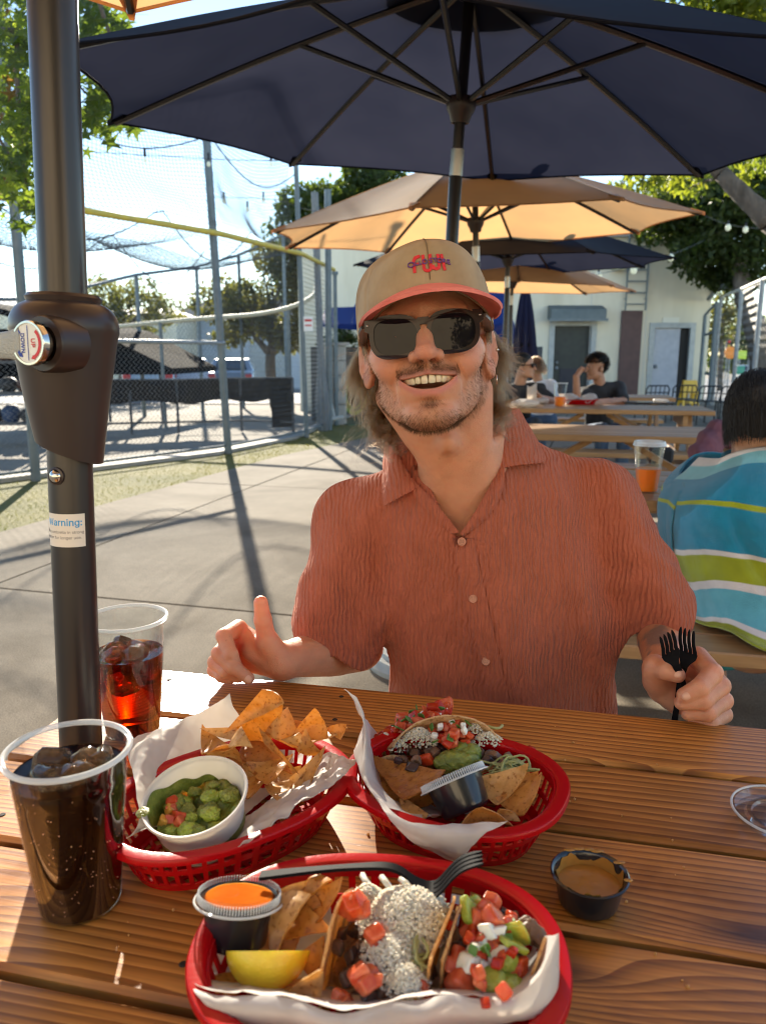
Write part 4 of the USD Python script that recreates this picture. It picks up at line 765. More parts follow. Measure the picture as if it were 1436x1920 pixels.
disc = obj('crank_label', lathe([(0, .0004), (.0203, .0004), (.0203, -.001), (0, -.001)], 40, fcn, KR), pbr('label_white', (.72, .73, .70), rough=.35), br_)
LR = KR
def on_disc(m, dz=.0008): return xf(m, LR, fcn + kd_ * dz)
bl_, rd_ = pbr('label_blue', (.005, .03, .30), rough=.4), pbr('label_red', (.55, .01, .015), rough=.4)
Rl = trimesh.transformations.rotation_matrix(-PI / 2, (0, 0, 1))
def arc(a0_, a1_, r0, r1, mt, nm, head):
    a = np.radians(np.linspace(a0_, a1_, 20)); P_ = [(r1 * math.cos(x), r1 * math.sin(x)) for x in a] + [(r0 * math.cos(x), r0 * math.sin(x)) for x in a[::-1]]
    h = math.radians(a1_); hs_ = math.copysign(.28, a1_ - a0_); hp = [((r0 - .0012) * math.cos(h), (r0 - .0012) * math.sin(h)), ((r1 + .0012) * math.cos(h), (r1 + .0012) * math.sin(h)), ((r0 + r1) / 2 * math.cos(h + hs_), (r0 + r1) / 2 * math.sin(h + hs_))]
    obj(nm, on_disc(extrude(unary_union([Polygon(P_).buffer(0), Polygon(hp).buffer(0)]), .0003)), mt, disc)
arc(132, 225, .0148, .0182, bl_, 'blue_arrow', 0); arc(48, -62, .0148, .0182, rd_, 'red_arrow', 0)
obj('divider', on_disc(box((.0007, .036, .0003), (0, 0, .0003))), bl_, disc)
for txt, h, x0, mt, nm in (('DOWN', .0047, -.0098, bl_, 'word_down'), ('UP', .0052, .0048, rd_, 'word_up')):
    tm = meshkit.text_mesh(txt, h, .0003, True); tm.apply_translation(-tm.bounds.mean(0)); tm.apply_transform(Rl); tm.apply_translation((x0 + .0026, 0, .0003)); obj(nm, on_disc(tm), mt, disc)
ha = norm(np.array([-1, .30, -.06])); hp0 = kc + kd_ * .022
hpts = [hp0 + ha * d_ for d_ in (.008, .03, .06, .10)]
arm_r = []
for d_, hh in ((.012, .0185), (.03, .0145), (.055, .013), (.10, .013)):
    c_ = hp0 + ha * d_; arm_r.append([c_ + np.array([0, 0, 1]) * hh * math.cos(w) + kd_ * .0048 * np.sign(math.sin(w)) * abs(math.sin(w)) ** .4 for w in np.linspace(0, 2 * PI, 17)[:-1]])
obj('crank_arm', loft(arm_r), pbr('hammered_grey', (.30, .30, .28), (.38, .38, .36), rough=.4, metallic=.6, bump=.9, bscale=420, dist=.001), br_, smooth=40)
obj = _obj0
# chrome push button and the warning sticker
sb = onp(886); pbn = a0 + ax0 * sb; dv = norm(np.array([-.28 - .0, -1, .0])); 
obj('push_button', trimesh.creation.icosphere(3, .0072).apply_translation(pbn + dv * .0198), chrome, um, smooth=True); obj('button_ring', lathe([(.0068, 0), (.0088, .0), (.0088, .0022), (.0068, .003)], 24, pbn + dv * .0203, frame_to(dv)), bronze_b, um, smooth=40)
sl = onp(988); sw, sh_ = 1.75, .0335; cdir = norm(np.array([.17, -1, 0]))
def on_pole(x, y, r): # x along the arc (m), y up
    a = math.atan2(cdir[1], cdir[0]) + x / .0213; p = FR @ np.array([math.cos(a) * r, math.sin(a) * r, y]); return a0 + ax0 * sl + p
P = np.array([[on_pole(x, y, .02145) for y in (-.0165, 0, .0165)] for x in np.linspace(-.024, .0165, 20)])
stick = obj('warning_sticker', grid_mesh(P, thick=-.0003), pbr('sticker_cream', (.66, .60, .52), rough=.5), um, smooth=True)
def wrap(tm, r): V = np.array(tm.vertices); tm.vertices = np.array([on_pole(x, y, r + z) for x, y, z in V]); return tm
def sticker_text(txt, h, x1, y, mt, nm, bold=False):
    tm = meshkit.text_mesh(txt, h, .0003, bold); tm = tm.subdivide_to_size(.004) if False else tm; tm.apply_translation((x1 - tm.bounds[1][0], y - 0, 0)); obj(nm, wrap(tm, .02148), mt, stick)
sticker_text('Warning:', .0064, .0135, .0050, pbr('print_blue', (.01, .25, .55), rough=.5), 'heading', True)
pdk = pbr('print_dark', (.06, .05, .05), rough=.5)
sticker_text('Use the umbrella in strong', .0028, .0150, -.0030, pdk, 'small_print'); sticker_text('weather for longer use.', .0028, .0125, -.0085, pdk, 'small_print')
# ------------------------------------------------------------ things on the table
def T(px, py, h=0.0): return G(px, py, TZ + h)          # a point h above the table top, seen at this pixel
clear = mat('clear_plastic', {'t': ('transparent_bsdf', {'color': (.96, .97, .97)}), 'g': ('glossy_bsdf', {'color': (1, 1, 1), 'roughness': .06}), 'f': ('layer_weight', {'blend': .28}), 'mr': ('map_range', {'from_min': 0., 'from_max': 1., 'to_min': .005, 'to_max': .26}), 'x': ('mix_closure', {})}, [('f.fresnel', 'mr.value'), ('mr.result', 'x.fac'), ('t.transparent' if False else 't.BSDF', 'x.closure1'), ('g.BSDF', 'x.closure2')], 'x.closure')
clear_rim = mat('clear_rim', {'t': ('transparent_bsdf', {'color': (.9, .92, .92)}), 'p': ('principled_bsdf', {'base_color': (.75, .76, .74), 'roughness': .12}), 'f': ('layer_weight', {'blend': .45}), 'mr': ('map_range', {'from_min': 0., 'from_max': 1., 'to_min': .35, 'to_max': .9}), 'x': ('mix_closure', {})}, [('f.facing', 'mr.value'), ('mr.result', 'x.fac'), ('t.BSDF', 'x.closure1'), ('p.BSDF', 'x.closure2')], 'x.closure')
def liquid(name, col, dens): return mat(name, {'g': ('principled_bsdf', {'base_color': (1, 1, 1), 'transmission_weight': 1.0, 'roughness': .0, 'ior': 1.33}), 'v': ('absorption_volume', {'color': col, 'density': dens})}, [], 'g.BSDF', 'v.volume')
cola = mat('cola', {'g': ('principled_bsdf', {'base_color': (.012, .0035, .0015), 'transmission_weight': .12, 'roughness': .05, 'ior': 1.33, 'specular_ior_level': .15})}, [], 'g.BSDF'); tea = liquid('iced_tea', (.90, .60, .20), 190.0)
icem = mat('ice', {'n': ('noise_texture', {'scale': 60, 'detail': 3}), 'tc': ('texture_coordinate', {}), 'b': ('bump', {'strength': .4, 'distance': .002}), 'p': ('principled_bsdf', {'base_color': (.86, .58, .34), 'transmission_weight': .95, 'roughness': .07, 'ior': 1.31})}, [('tc.object', 'n.vector'), ('n.fac', 'b.height'), ('b.normal', 'p.normal')])
bubm = mat('bubble', {'t': ('transparent_bsdf', {'color': (.9, .6, .4)}), 'p': ('principled_bsdf', {'base_color': (.75, .42, .25), 'roughness': .1}), 'x': ('mix_closure', {'fac': .6})}, [('t.BSDF', 'x.closure1'), ('p.BSDF', 'x.closure2')], 'x.closure')
def cup(name, label, base, rim_r, base_r, h, fill, liq, ice_n, seed, bubbles=300, tilt=0.0):
    t = thing(name, label, 'drink', base, 0, ry=tilt); rs = np.random.RandomState(seed); w = .0007
    def r_(z): return base_r + (rim_r - base_r) * (z / h) ** .92
    zs = np.linspace(.004, h - .004, 30)
    rib = lambda z: r_(z) + (.0006 if .80 < z / h < .83 else 0)
    outer = [(base_r - .004, 0), (base_r, .003)] + [(rib(z), z) for z in zs]; inner = [(rib(z) - w, z) for z in zs[::-1]] + [(base_r - .004, .0035), (0, .0030)]
    obj('cup', lathe([(0, .0012)] + outer + inner, 72), clear, t, smooth=40)
    obj('rim', tube([((rim_r + .0012) * math.cos(a), (rim_r + .0012) * math.sin(a), h - .002) for a in np.linspace(0, 2 * PI, 73)[:-1]], .0024, 10, closed=True), clear_rim, t, smooth=True)
    lv = h * fill; zs = np.linspace(.0042, lv, 20)
    obj('drink', lathe([(0, .0038)] + [(r_(z) - w - .0003, z) for z in zs] + [(r_(lv) - .003, lv - .0006), (0, lv - .0006)], 72), liq, t, smooth=40)
    for k in range(ice_n):
        s = rs.uniform(.011, .0155); m = box((2 * s, 2 * s, 1.7 * s), bev=s * .4).subdivide().subdivide(); m = bumpy(m, .0012, 90, k)
        a = k * 2.4 + rs.rand(); rr = (r_(lv) - s * 1.55) * (.25 + .75 * ((k * .618) % 1)) ** .5; lvl = lv - s * rs.uniform(.1, .75) - (0 if k < ice_n * .7 else .022)
        obj('ice_cube', xf(m, trimesh.transformations.random_rotation_matrix(rs.rand(3))[:3, :3], (rr * math.cos(a), rr * math.sin(a), lvl)), icem, t, smooth=40)
    if bubbles:
        V = []; 
        for k in range(bubbles):
            z = rs.uniform(.01, lv * .97); a = rs.rand() * 2 * PI; q = r_(z) - w + .0004; V.append(trimesh.creation.icosphere(0, rs.uniform(.0003, .0006)).apply_translation((q * math.cos(a), q * math.sin(a), z)))
        obj('bubbles', cat_(V), bubm, t, kind='stuff')
    return t
cup('soda_cup', 'dark cola with ice in the clear cup nearest the camera', T(152, 1692), .0455, .0315, .138, .86, cola, 12, 1, 170)
cup('soda_cup', 'iced dark amber drink in the clear cup behind the crank pole', T(250, 1372), .0450, .0310, .144, .70, tea, 9, 2, 160)
# ------------------------------------------------------------ red baskets
redpl = mat('red_plastic', {'p': ('principled_bsdf', {'base_color': (.52, .004, .008), 'roughness': .20, 'specular_ior_level': .35}), 't': ('translucent_bsdf', {'color': (.80, .015, .015)}), 'x': ('mix_closure', {'fac': .24}), 'n': ('noise_texture', {'scale': 260, 'detail': 2}), 'b': ('bump', {'strength': .12, 'distance': .001}), 'tc': ('texture_coordinate', {})}, [('tc.object', 'n.vector'), ('n.fac', 'b.height'), ('b.normal', 'p.normal'), ('p.BSDF', 'x.closure1'), ('t.BSDF', 'x.closure2')], 'x.closure')
def oval(a, ax, ay, n=2.35): c, s = math.cos(a), math.sin(a); return np.array([ax * np.sign(c) * abs(c) ** (2 / n), ay * np.sign(s) * abs(s) ** (2 / n)])
def basket(label, c, yaw, ax, ay, h=.050, ncol=44):
    """ax, ay: half sizes of the rim's outer edge"""
    t = thing('food_basket', label, 'basket', c, yaw); rimw, th = .0125, .0018
    A = np.linspace(0, 2 * PI, 177)[:-1]; ins = lambda a, d: oval(a, ax - d, ay - d)
    prof = [(0.0, -.0055), (.0, -.0015), (.0012, .0), (rimw - .003, .0006), (rimw, -.0010), (rimw + .0012, -.0045), (rimw + .0008 - th, -.0050), (rimw - .002 - .0005, -.0022), (.0028, -.0018), (.0022, -.0055)]
    rings = np.array([[[*ins(a, d), h + z] for d, z in prof] for a in A]); k = len(prof)
    P = np.concatenate([rings, rings[:, :1]], 1); obj('rim', grid_mesh(P, closed_u=True), redpl, t, smooth=40)
    # lattice wall: slats and hoops
    wallp = lambda a, f: np.array([*ins(a, rimw + .0005 + .013 * f ** 1.25 + .003 * f ** 6), (h - .003) * (1 - f) + .0015 * f])
    def ribbon(curvefn, ts, w0, w1, nrm_th, closed=False):
        return None
    V, F_ = [], []
    def strip(Pq, closed=False): V.append(grid_mesh(Pq, closed_u=closed, thick=th))
    for f0, f1 in ((.0, .16), (.44, .56), (.84, 1.0)):
        Pq = np.array([[wallp(a, f) for f in np.linspace(f1, f0, 3)] for a in A]); strip(Pq, True)
    for i in range(ncol):
        a0 = 2 * PI * (i + .5) / ncol; da = 2 * PI / ncol * .165
        Pq = np.array([[wallp(a, f) - np.array([*(norm([*oval(a, ax, ay), 0])[:2] * -.00015), 0]) for f in np.linspace(.98, .02, 8)] for a in np.linspace(a0 - da, a0 + da, 3)]); strip(Pq)
    obj('lattice_wall', cat_(V), redpl, t, smooth=40)
    fl = []; bx, by = ax - rimw - .0165, ay - rimw - .0165; fp = Polygon([tuple(oval(a, bx, by)) for a in A]); bars = [fp.difference(fp.buffer(-.006))]
    for x in np.arange(-bx, bx, .0135): bars.append(sbox(x - .002, -by, x + .002, by).intersection(fp))
    for y in np.arange(-by, by, .0135): bars.append(sbox(-bx, y - .002, bx, y + .002).intersection(fp))
    obj('lattice_floor', extrude(unary_union(bars), .002, t=(0, 0, .0004)), redpl, t)
    return t
hB = .050
def fit_basket(L, R, F, N):
    """rim extreme points in pixels: left, right, far, near -> centre (on the table)"""
    q = [T(*p, hB) for p in (L, R, F, N)]; return q
B1c = T(432, 1478, hB) - [0, 0, hB]; B2c = T(853, 1452, hB) - [0, 0, hB]; B3c = T(710, 1772, hB) - [0, 0, hB]
YA, YB_, YC = math.radians(38), math.radians(-26), math.radians(-6)
basket('red lattice basket of tortilla chips beside the clear cups', B1c, YA, .120, .085)
basket('red lattice basket with one open taco in front of the man', B2c, YB_, .106, .090)
basket('large red lattice basket nearest the camera with two tacos and a lemon wedge', B3c, YC, .127, .098)
# ------------------------------------------------------------ paper liners
paperm = mat('deli_paper', {'tc': ('texture_coordinate', {}), 'n': ('noise_texture', {'scale': 45, 'detail': 4}), 'r': ('rgb_ramp', {'ramp': [(.35, (.70, .67, .63)), (.65, (.80, .78, .75))]}), 'b': ('bump', {'strength': .25, 'distance': .003}), 'p': ('principled_bsdf', {'roughness': .55, 'specular_ior_level': .3}), 't': ('translucent_bsdf', {'color': (.8, .76, .70)}), 'x': ('mix_closure', {'fac': .42})},
    [('tc.object', 'n.vector'), ('n.fac', 'r.fac'), ('r.color', 'p.base_color'), ('n.fac', 'b.height'), ('b.normal', 'p.normal'), ('p.BSDF', 'x.closure1'), ('t.BSDF', 'x.closure2')], 'x.closure')
def patch(ctrl, nu=44, nv=44, crumple=.003, seed=0, serr=None, freq=42):
    """ctrl: grid (rows x cols) of (px, py, height above the table); a crumpled sheet through them"""
    C = np.array([[T(q[0], q[1], q[2] + .010 * min(1, max(0, (q[2] - .02) / .02))) for q in row] for row in ctrl]); r, c = C.shape[:2]; u, v = np.linspace(0, 1, r), np.linspace(0, 1, c); uu, vv = np.linspace(0, 1, nu), np.linspace(0, 1, nv)
    P = np.stack([RectBivariateSpline(u, v, C[..., k], kx=min(3, r - 1), ky=min(3, c - 1))(uu, vv) for k in range(3)], -1)
    n1 = 1 - np.abs(2 * meshkit.fbm(P * freq, 3, seed) - 1); n2 = meshkit.fbm(P * freq * .5 + 9, 2, seed + 3)
    P[..., 2] += (n1 - .75) * crumple * 1.6 + (n2 - .5) * crumple * 2; P[..., 0] += (meshkit.fbm(P * freq + 5, 2, seed + 5) - .5) * crumple; P[..., 1] += (meshkit.fbm(P * freq + 3, 2, seed + 6) - .5) * crumple
    return grid_mesh(P, thick=.00025)
def paper(label, patches):
    t = thing('paper_liner', label, 'paper')
    for k, p in enumerate(patches): obj('sheet', p, paperm, t, smooth=35)
    return t
paper('white deli paper crumpled round the chips and guacamole cup', [
    patch([[(236, 1392, .034), (300, 1368, .052), (372, 1338, .064), (430, 1302, .080)], [(250, 1460, .046), (318, 1420, .040), (398, 1400, .028), (470, 1365, .046)], [(262, 1530, .040), (340, 1490, .012), (430, 1450, .006), (520, 1395, .020)], [(236, 1572, .034), (320, 1545, .030), (400, 1520, .008), (520, 1440, .010)]], seed=1, crumple=.004),
    patch([[(300, 1560, .016), (330, 1470, .010), (420, 1400, .010), (500, 1365, .022)], [(350, 1585, .010), (390, 1500, .006), (470, 1440, .006), (550, 1385, .018)], [(400, 1598, .014), (460, 1530, .008), (530, 1470, .008), (590, 1410, .022)]], seed=9, crumple=.004),
    patch([[(420, 1590, .020), (480, 1520, .014), (540, 1470, .016), (585, 1425, .030)], [(440, 1592, .034), (510, 1520, .036), (580, 1465, .034), (620, 1412, .046)], [(452, 1582, .044), (540, 1522, .042), (606, 1468, .044), (646, 1420, .050)], [(478, 1566, .040), (560, 1514, .042), (636, 1462, .046), (672, 1425, .042)]], seed=2, crumple=.006, freq=60)])
paper('white deli paper with a pointed corner hanging over the taco basket rim', [
    patch([[(644, 1293, .092), (668, 1320, .072), (700, 1370, .030), (740, 1400, .008)], [(682, 1345, .066), (690, 1400, .056), (720, 1430, .010), (800, 1450, .006)], [(668, 1398, .046), (692, 1452, .050), (740, 1490, .012), (850, 1500, .006)], [(678, 1440, .044), (715, 1508, .048), (800, 1530, .030), (930, 1520, .012)]], seed=3, crumple=.004),
    patch([[(706, 1496, .048), (740, 1530, .050), (790, 1545, .049), (952, 1543, .048)], [(740, 1548, .047), (790, 1562, .049), (850, 1562, .049), (930, 1554, .047)], [(792, 1590, .030), (820, 1594, .034), (855, 1594, .036), (895, 1578, .040)], [(858, 1620, .012), (860, 1619, .013), (862, 1618, .014), (866, 1614, .016)]], seed=4, crumple=.0022)])
paper('white deli paper along the near rim of the largest basket', [
    patch([[(362, 1846, .040), (440, 1870, .045), (540, 1872, .047), (640, 1896, .047), (760, 1878, .047), (860, 1868, .047), (960, 1870, .048), (1048, 1750, .066)], [(380, 1880, .040), (440, 1896, .042), (540, 1905, .043), (640, 1925, .043), (760, 1915, .043), (860, 1900, .043), (980, 1895, .043), (1050, 1790, .052)], [(420, 1905, .034), (470, 1925, .034), (560, 1935, .034), (640, 1950, .034), (760, 1945, .034), (860, 1930, .034), (990, 1915, .036), (1046, 1820, .042)]], nu=24, nv=120, seed=5, crumple=.0030),
    patch([[(365, 1846, .040), (440, 1868, .045), (540, 1870, .047), (640, 1894, .047), (760, 1876, .047), (860, 1866, .047), (960, 1868, .047), (1044, 1752, .064)], [(400, 1800, .010), (480, 1820, .010), (560, 1830, .008), (640, 1840, .008), (760, 1838, .008), (860, 1830, .008), (960, 1800, .012), (1010, 1740, .03)], [(420, 1740, .006), (480, 1760, .004), (560, 1770, .004), (640, 1780, .004), (760, 1778, .004), (860, 1770, .004), (950, 1750, .006), (1000, 1700, .02)], [(430, 1690, .024), (500, 1690, .006), (570, 1690, .006), (660, 1680, .02), (740, 1668, .034), (800, 1670, .03), (900, 1690, .01), (960, 1690, .02)]], nu=50, nv=110, seed=6, crumple=.0030)])
# ------------------------------------------------------------ tortilla chips
def chipmat(name, c, c2, tcx): 
    return mat(name, {'tc': ('texture_coordinate', {}), 'n': ('noise_texture', {'scale': 55, 'detail': 4}), 'r': ('rgb_ramp', {'ramp': [(.35, c), (.65, c2)]}), 's': ('noise_texture', {'scale': 330, 'detail': 2}), 'sr': ('rgb_ramp', {'ramp': [(.0, (1.2, 1.15, 1.05)), (.40, (1, 1, 1)), (.60, (.92, .88, .8)), (.67, (.38, .22, .11))]}), 'mu': ('mix_color', {'blend_type': 'multiply', 'fac': 1.0}), 'v': ('voronoi_texture', {'scale': 95, 'feature': 'smooth_f1', 'smoothness': .6}), 'ad': ('math', {'math_type': 'add'}), 'b': ('bump', {'strength': .9, 'distance': .0030}),
        'p': ('principled_bsdf', {'roughness': .42, 'specular_ior_level': .5}), 't': ('translucent_bsdf', {'color': tcx}), 'x': ('mix_closure', {'fac': .36})},
        [('tc.object', 'n.vector'), ('tc.object', 's.vector'), ('tc.object', 'v.vector'), ('n.fac', 'r.fac'), ('s.fac', 'sr.fac'), ('r.color', 'mu.a'), ('sr.color', 'mu.b'), ('mu.result', 'p.base_color'), ('v.distance', 'ad.value1'), ('n.fac', 'ad.value2'), ('ad.value', 'b.height'), ('b.normal', 'p.normal'), ('p.BSDF', 'x.closure1'), ('t.BSDF', 'x.closure2')], 'x.closure')
chipm = [chipmat('corn_chip', (.50, .22, .045), (.66, .36, .095), (.85, .46, .08)), chipmat('corn_chip_pale', (.56, .33, .12), (.70, .46, .20), (.85, .54, .16)), chipmat('corn_chip_dark', (.42, .17, .04), (.56, .27, .07), (.75, .34, .05))]
def chip(pts, bulge=.006, seed=0, twist=0.0, thick=.0016, rnd=.42, grow=1.22):
    """pts: three corners in 3-D; a rounded, blistered triangle bowed by bulge"""
    a, b, c = [np.asarray(p, float) for p in pts]; g_ = (a + b + c) / 3; a, b, c = [g_ + (p - g_) * grow for p in (a, b, c)]; bulge *= .8; n = np.cross(b - a, c - a); A = np.linalg.norm(n); n /= A; N = 15; V, idx, uv = [], {}, []
    cen = (a + b + c) / 3; L = math.sqrt(A)
    for i in range(N + 1):
        for j in range(N + 1 - i):
            u, v = i / N, j / N; w = 1 - u - v; p = a * u + b * v + c * w; m = max(u, v, w); sh = max(0, m - .70) ** 1.3 * rnd
            p = p + (cen - p) * sh; q = 3 * (u * v + v * w + w * u); e = min(u, v, w)
            f = bulge * (q - .55) + twist * (u - v) * (w - .3) * 2; idx[i, j] = len(V); V.append(p + n * f + (p - cen) * .10 * (q * (1 - m)) * 1.2)
    V = np.array(V); V = V + n * ((meshkit.fbm(V * 130, 3, seed) - .5) * .0030)[:, None] + (meshkit.fbm(V * 60 + 3, 2, seed)[:, None] - .5) * .002
    F_ = []
    for i in range(N):
        for j in range(N - i):
            F_.append((idx[i, j], idx[i + 1, j], idx[i, j + 1]))
            if j < N - i - 1: F_.append((idx[i + 1, j], idx[i + 1, j + 1], idx[i, j + 1]))
    F_ = np.array(F_); o = len(V); rim = [idx[i, 0] for i in range(N + 1)] + [idx[N - k, k] for k in range(1, N + 1)] + [idx[0, N - k] for k in range(1, N)]
    rim = np.array(rim); r2 = np.roll(rim, -1); F2 = [F_, F_[:, ::-1] + o, np.stack([r2, rim, rim + o], 1), np.stack([r2, rim + o, r2 + o], 1)]
    return trimesh.Trimesh(np.vstack([V, V - n * thick]), np.vstack(F2), process=False)
chipdefs = [  # three (px, py, h) corners, bulge, material, label
 ((435, 1365, .060), (492, 1296, .105), (532, 1318, .098), .010, 0, 'largest upright tortilla chip, standing at the back of the heap'), ((436, 1362, .058), (530, 1312, .098), (500, 1398, .040), .008, 0, None),
 ((384, 1368, .056), (440, 1366, .060), (470, 1400, .046), .006, 1, 'pale tortilla chip with salt at the left of the heap'), ((380, 1412, .046), (384, 1372, .052), (440, 1405, .050), .007, 0, None), ((384, 1415, .044), (430, 1398, .056), (452, 1420, .040), .010, 0, None),
 ((450, 1425, .034), (540, 1440, .034), (470, 1380, .046), .006, 2, None), ((500, 1375, .062), (560, 1402, .046), (540, 1330, .080), .008, 0, None), ((548, 1382, .056), (592, 1330, .082), (614, 1382, .058), .007, 0, 'orange tortilla chip standing upright at the right of the heap'), ((560, 1400, .044), (616, 1385, .056), (644, 1362, .060), .008, 1, None),
 ((490, 1368, .064), (560, 1452, .034), (500, 1400, .052), .010, 0, None), ((528, 1392, .058), (596, 1408, .050), (560, 1378, .066), .006, 1, None), ((560, 1408, .050), (602, 1418, .046), (572, 1372, .070), .006, 0, None), ((552, 1462, .026), (606, 1405, .052), (580, 1478, .024), .006, 1, 'narrow tortilla chip lying along the right edge of the heap'), ((470, 1448, .026), (560, 1448, .024), (520, 1480, .020), .006, 1, None), ((460, 1440, .028), (530, 1425, .032), (480, 1475, .018), .008, 1, None),
 ((480, 1460, .016), (560, 1470, .014), (520, 1410, .030), .004, 2, None), ((400, 1420, .026), (470, 1400, .030), (450, 1450, .016), .004, 2, None), ((540, 1350, .050), (600, 1370, .046), (560, 1410, .030), .004, 2, None), ((610, 1366, .060), (638, 1385, .054), (646, 1358, .066), .006, 0, None), ((430, 1400, .058), (465, 1392, .066), (450, 1360, .070), .007, 1, None)]
heaplab = {1: 'golden chip leaning right behind the largest upright chip', 3: 'chip at the far left of the heap, below the salty pale one', 4: 'small chip curling at the far rim of the guacamole cup', 5: 'dark chip lying flat across the middle of the heap', 6: 'upright chip touching the right side of the largest one', 8: 'curled chip at the far right tip of the heap', 9: 'long chip slanting down through the centre of the heap', 10: 'small chip resting on top at the centre right of the heap', 11: 'small chip wedged under the orange upright chip', 13: 'pale chip at the front of the heap, nearest the camera', 14: 'chip at the front of the heap, touching the guacamole cup', 15: 'dark chip at the very bottom of the heap', 16: 'dark chip under the left half of the heap', 17: 'chip lying under the orange upright chip at the back', 18: 'chip lying across the curled one at the far right', 19: 'chip bridging the pale salty chip and the largest one'}
chipdefs += [((430, 1470, .020), (500, 1452, .026), (468, 1500, .018), .006, 0, 'chip at the near end of the heap, right of the guacamole cup'), ((500, 1475, .020), (572, 1462, .026), (530, 1508, .020), .006, 1, 'pale chip at the near right of the heap, by the crumpled paper'), ((470, 1440, .034), (545, 1418, .042), (505, 1472, .028), .008, 0, 'chip on top at the near side of the heap'), ((398, 1395, .044), (440, 1440, .034), (398, 1432, .036), .006, 1, 'chip leaning outward behind the guacamole cup')]
for k, (a, b, c, bu, mi, lab) in enumerate(chipdefs):
    lab = lab or heaplab[k]
    obj('tortilla_chip', chip([T(q[0], q[1], q[2] + .014) for q in (a, b, c)], bu, k, .006 * (-1) ** k), chipm[mi], None, smooth=45, label=lab, cat='tortilla chip', group='tortilla chips heaped in the chip basket')
def chips_in(defs, grp, labs, s0):
    for k, (a, b, c, bu, mi, lab) in enumerate(defs): obj('tortilla_chip', chip([T(q[0], q[1], q[2] + .006) for q in (a, b, c)], bu, k + s0, .005 * (-1) ** k), chipm[mi], None, smooth=45, label=lab or labs[k], cat='tortilla chip', group=grp)
chips_in([((704, 1430, .030), (828, 1448, .042), (760, 1500, .030), .008, 2, 'brown tortilla chip left of the tilted black sauce cup'), ((712, 1440, .026), (820, 1500, .020), (740, 1515, .016), .006, 0, None), ((750, 1500, .024), (800, 1528, .028), (770, 1545, .026), .005, 1, None), ((896, 1462, .046), (990, 1440, .062), (935, 1510, .034), .012, 1, 'folded tortilla chip right of the tilted black sauce cup'), ((940, 1505, .034), (1012, 1456, .056), (985, 1530, .036), .009, 0, 'large round-edged tortilla chip at the right rim of the taco basket'), ((936, 1470, .040), (1006, 1455, .048), (975, 1520, .028), .006, 0, None),
  ((868, 1540, .036), (905, 1516, .050), (955, 1542, .036), .008, 0, 'tortilla chip lying in front of the tilted black sauce cup'), ((930, 1535, .034), (940, 1512, .046), (972, 1536, .036), .006, 1, None), ((760, 1460, .018), (900, 1480, .016), (850, 1530, .014), .004, 2, None), ((700, 1400, .020), (740, 1440, .022), (800, 1420, .02), .004, 2, None)], 'tortilla chips tucked round the open taco', {1: 'chip under the brown one at the left of the taco basket', 2: 'small pale chip at the near left, below the tilted cup', 5: 'chip behind the large round-edged one, under the folded chip', 7: 'small pale chip right of the one lying before the tilted cup', 8: 'dark chip lying flat beneath the tilted sauce cup', 9: 'dark chip at the left end under the tomato salsa'}, 40)
chips_in([((505, 1790, .034), (576, 1680, .060), (520, 1680, .052), .008, 1, 'pale tortilla chip standing beside the lidded sauce cup'), ((520, 1672, .050), (600, 1650, .056), (560, 1700, .046), .006, 1, None), ((560, 1690, .046), (640, 1650, .066), (600, 1730, .044), .008, 0, None), ((540, 1760, .030), (612, 1740, .044), (560, 1690, .046), .006, 0, None), ((560, 1800, .026), (606, 1760, .042), (604, 1850, .026), .007, 0, None), ((390, 1838, .026), (480, 1815, .022), (430, 1872, .030), .006, 0, 'tortilla chip half under the lemon wedge'), ((470, 1850, .020), (560, 1838, .026), (520, 1872, .024), .005, 1, None), ((536, 1868, .028), (600, 1812, .048), (600, 1868, .028), .006, 1, None), ((570, 1680, .052), (620, 1652, .066), (590, 1640, .060), .004, 0, None), ((440, 1760, .012), (560, 1760, .014), (500, 1840, .012), .004, 2, None), ((545, 1720, .036), (600, 1700, .05), (575, 1660, .055), .006, 2, None)], 'tortilla chips lying under the two tacos', {1: 'pale chip leaning at the back beside the fork handle', 2: 'golden chip leaning on the left wall of the cheese taco', 3: 'chip below the golden one, left of the cheese taco', 4: 'chip low against the left wall of the cheese taco', 6: 'pale chip at the front, just right of the lemon wedge', 7: 'chip folded up at the front left corner of the cheese taco', 8: 'small chip at the back under the fork', 9: 'dark chip lying flat beneath the lemon wedge', 10: 'dark chip in the middle between sauce cup and cheese taco'}, 70)
# ------------------------------------------------------------ food bits
def fleshy(name, c, c2, rough=.28, sss=.25, scale=40, bump=.3, bs=200, **k): return pbr(name, c, c2, rough=rough, scale=scale, bump=bump, bscale=bs, dist=.0012, subsurface_weight=sss, subsurface_scale=.003, subsurface_radius=(1, .4, .2), **k)
tomato = [fleshy('tomato', (.42, .022, .005), (.60, .10, .025), rough=.24, scale=110, specular_ior_level=.35), fleshy('tomato_pink', (.46, .05, .018), (.62, .16, .065), rough=.24, scale=110, specular_ior_level=.35), fleshy('tomato_deep', (.30, .011, .003), (.48, .04, .010), rough=.24, scale=110, specular_ior_level=.35)]
onion = fleshy('onion', (.66, .62, .50), (.74, .70, .60), rough=.25); cil = fleshy('cilantro', (.05, .13, .015), (.10, .22, .03), rough=.5, sss=0); guac = fleshy('guacamole', (.085, .125, .012), (.27, .29, .045), rough=.36, scale=85, bump=1.0, bs=330); avo = fleshy('avocado', (.36, .40, .06), (.20, .28, .025), rough=.32, scale=70, bump=.7, bs=260)
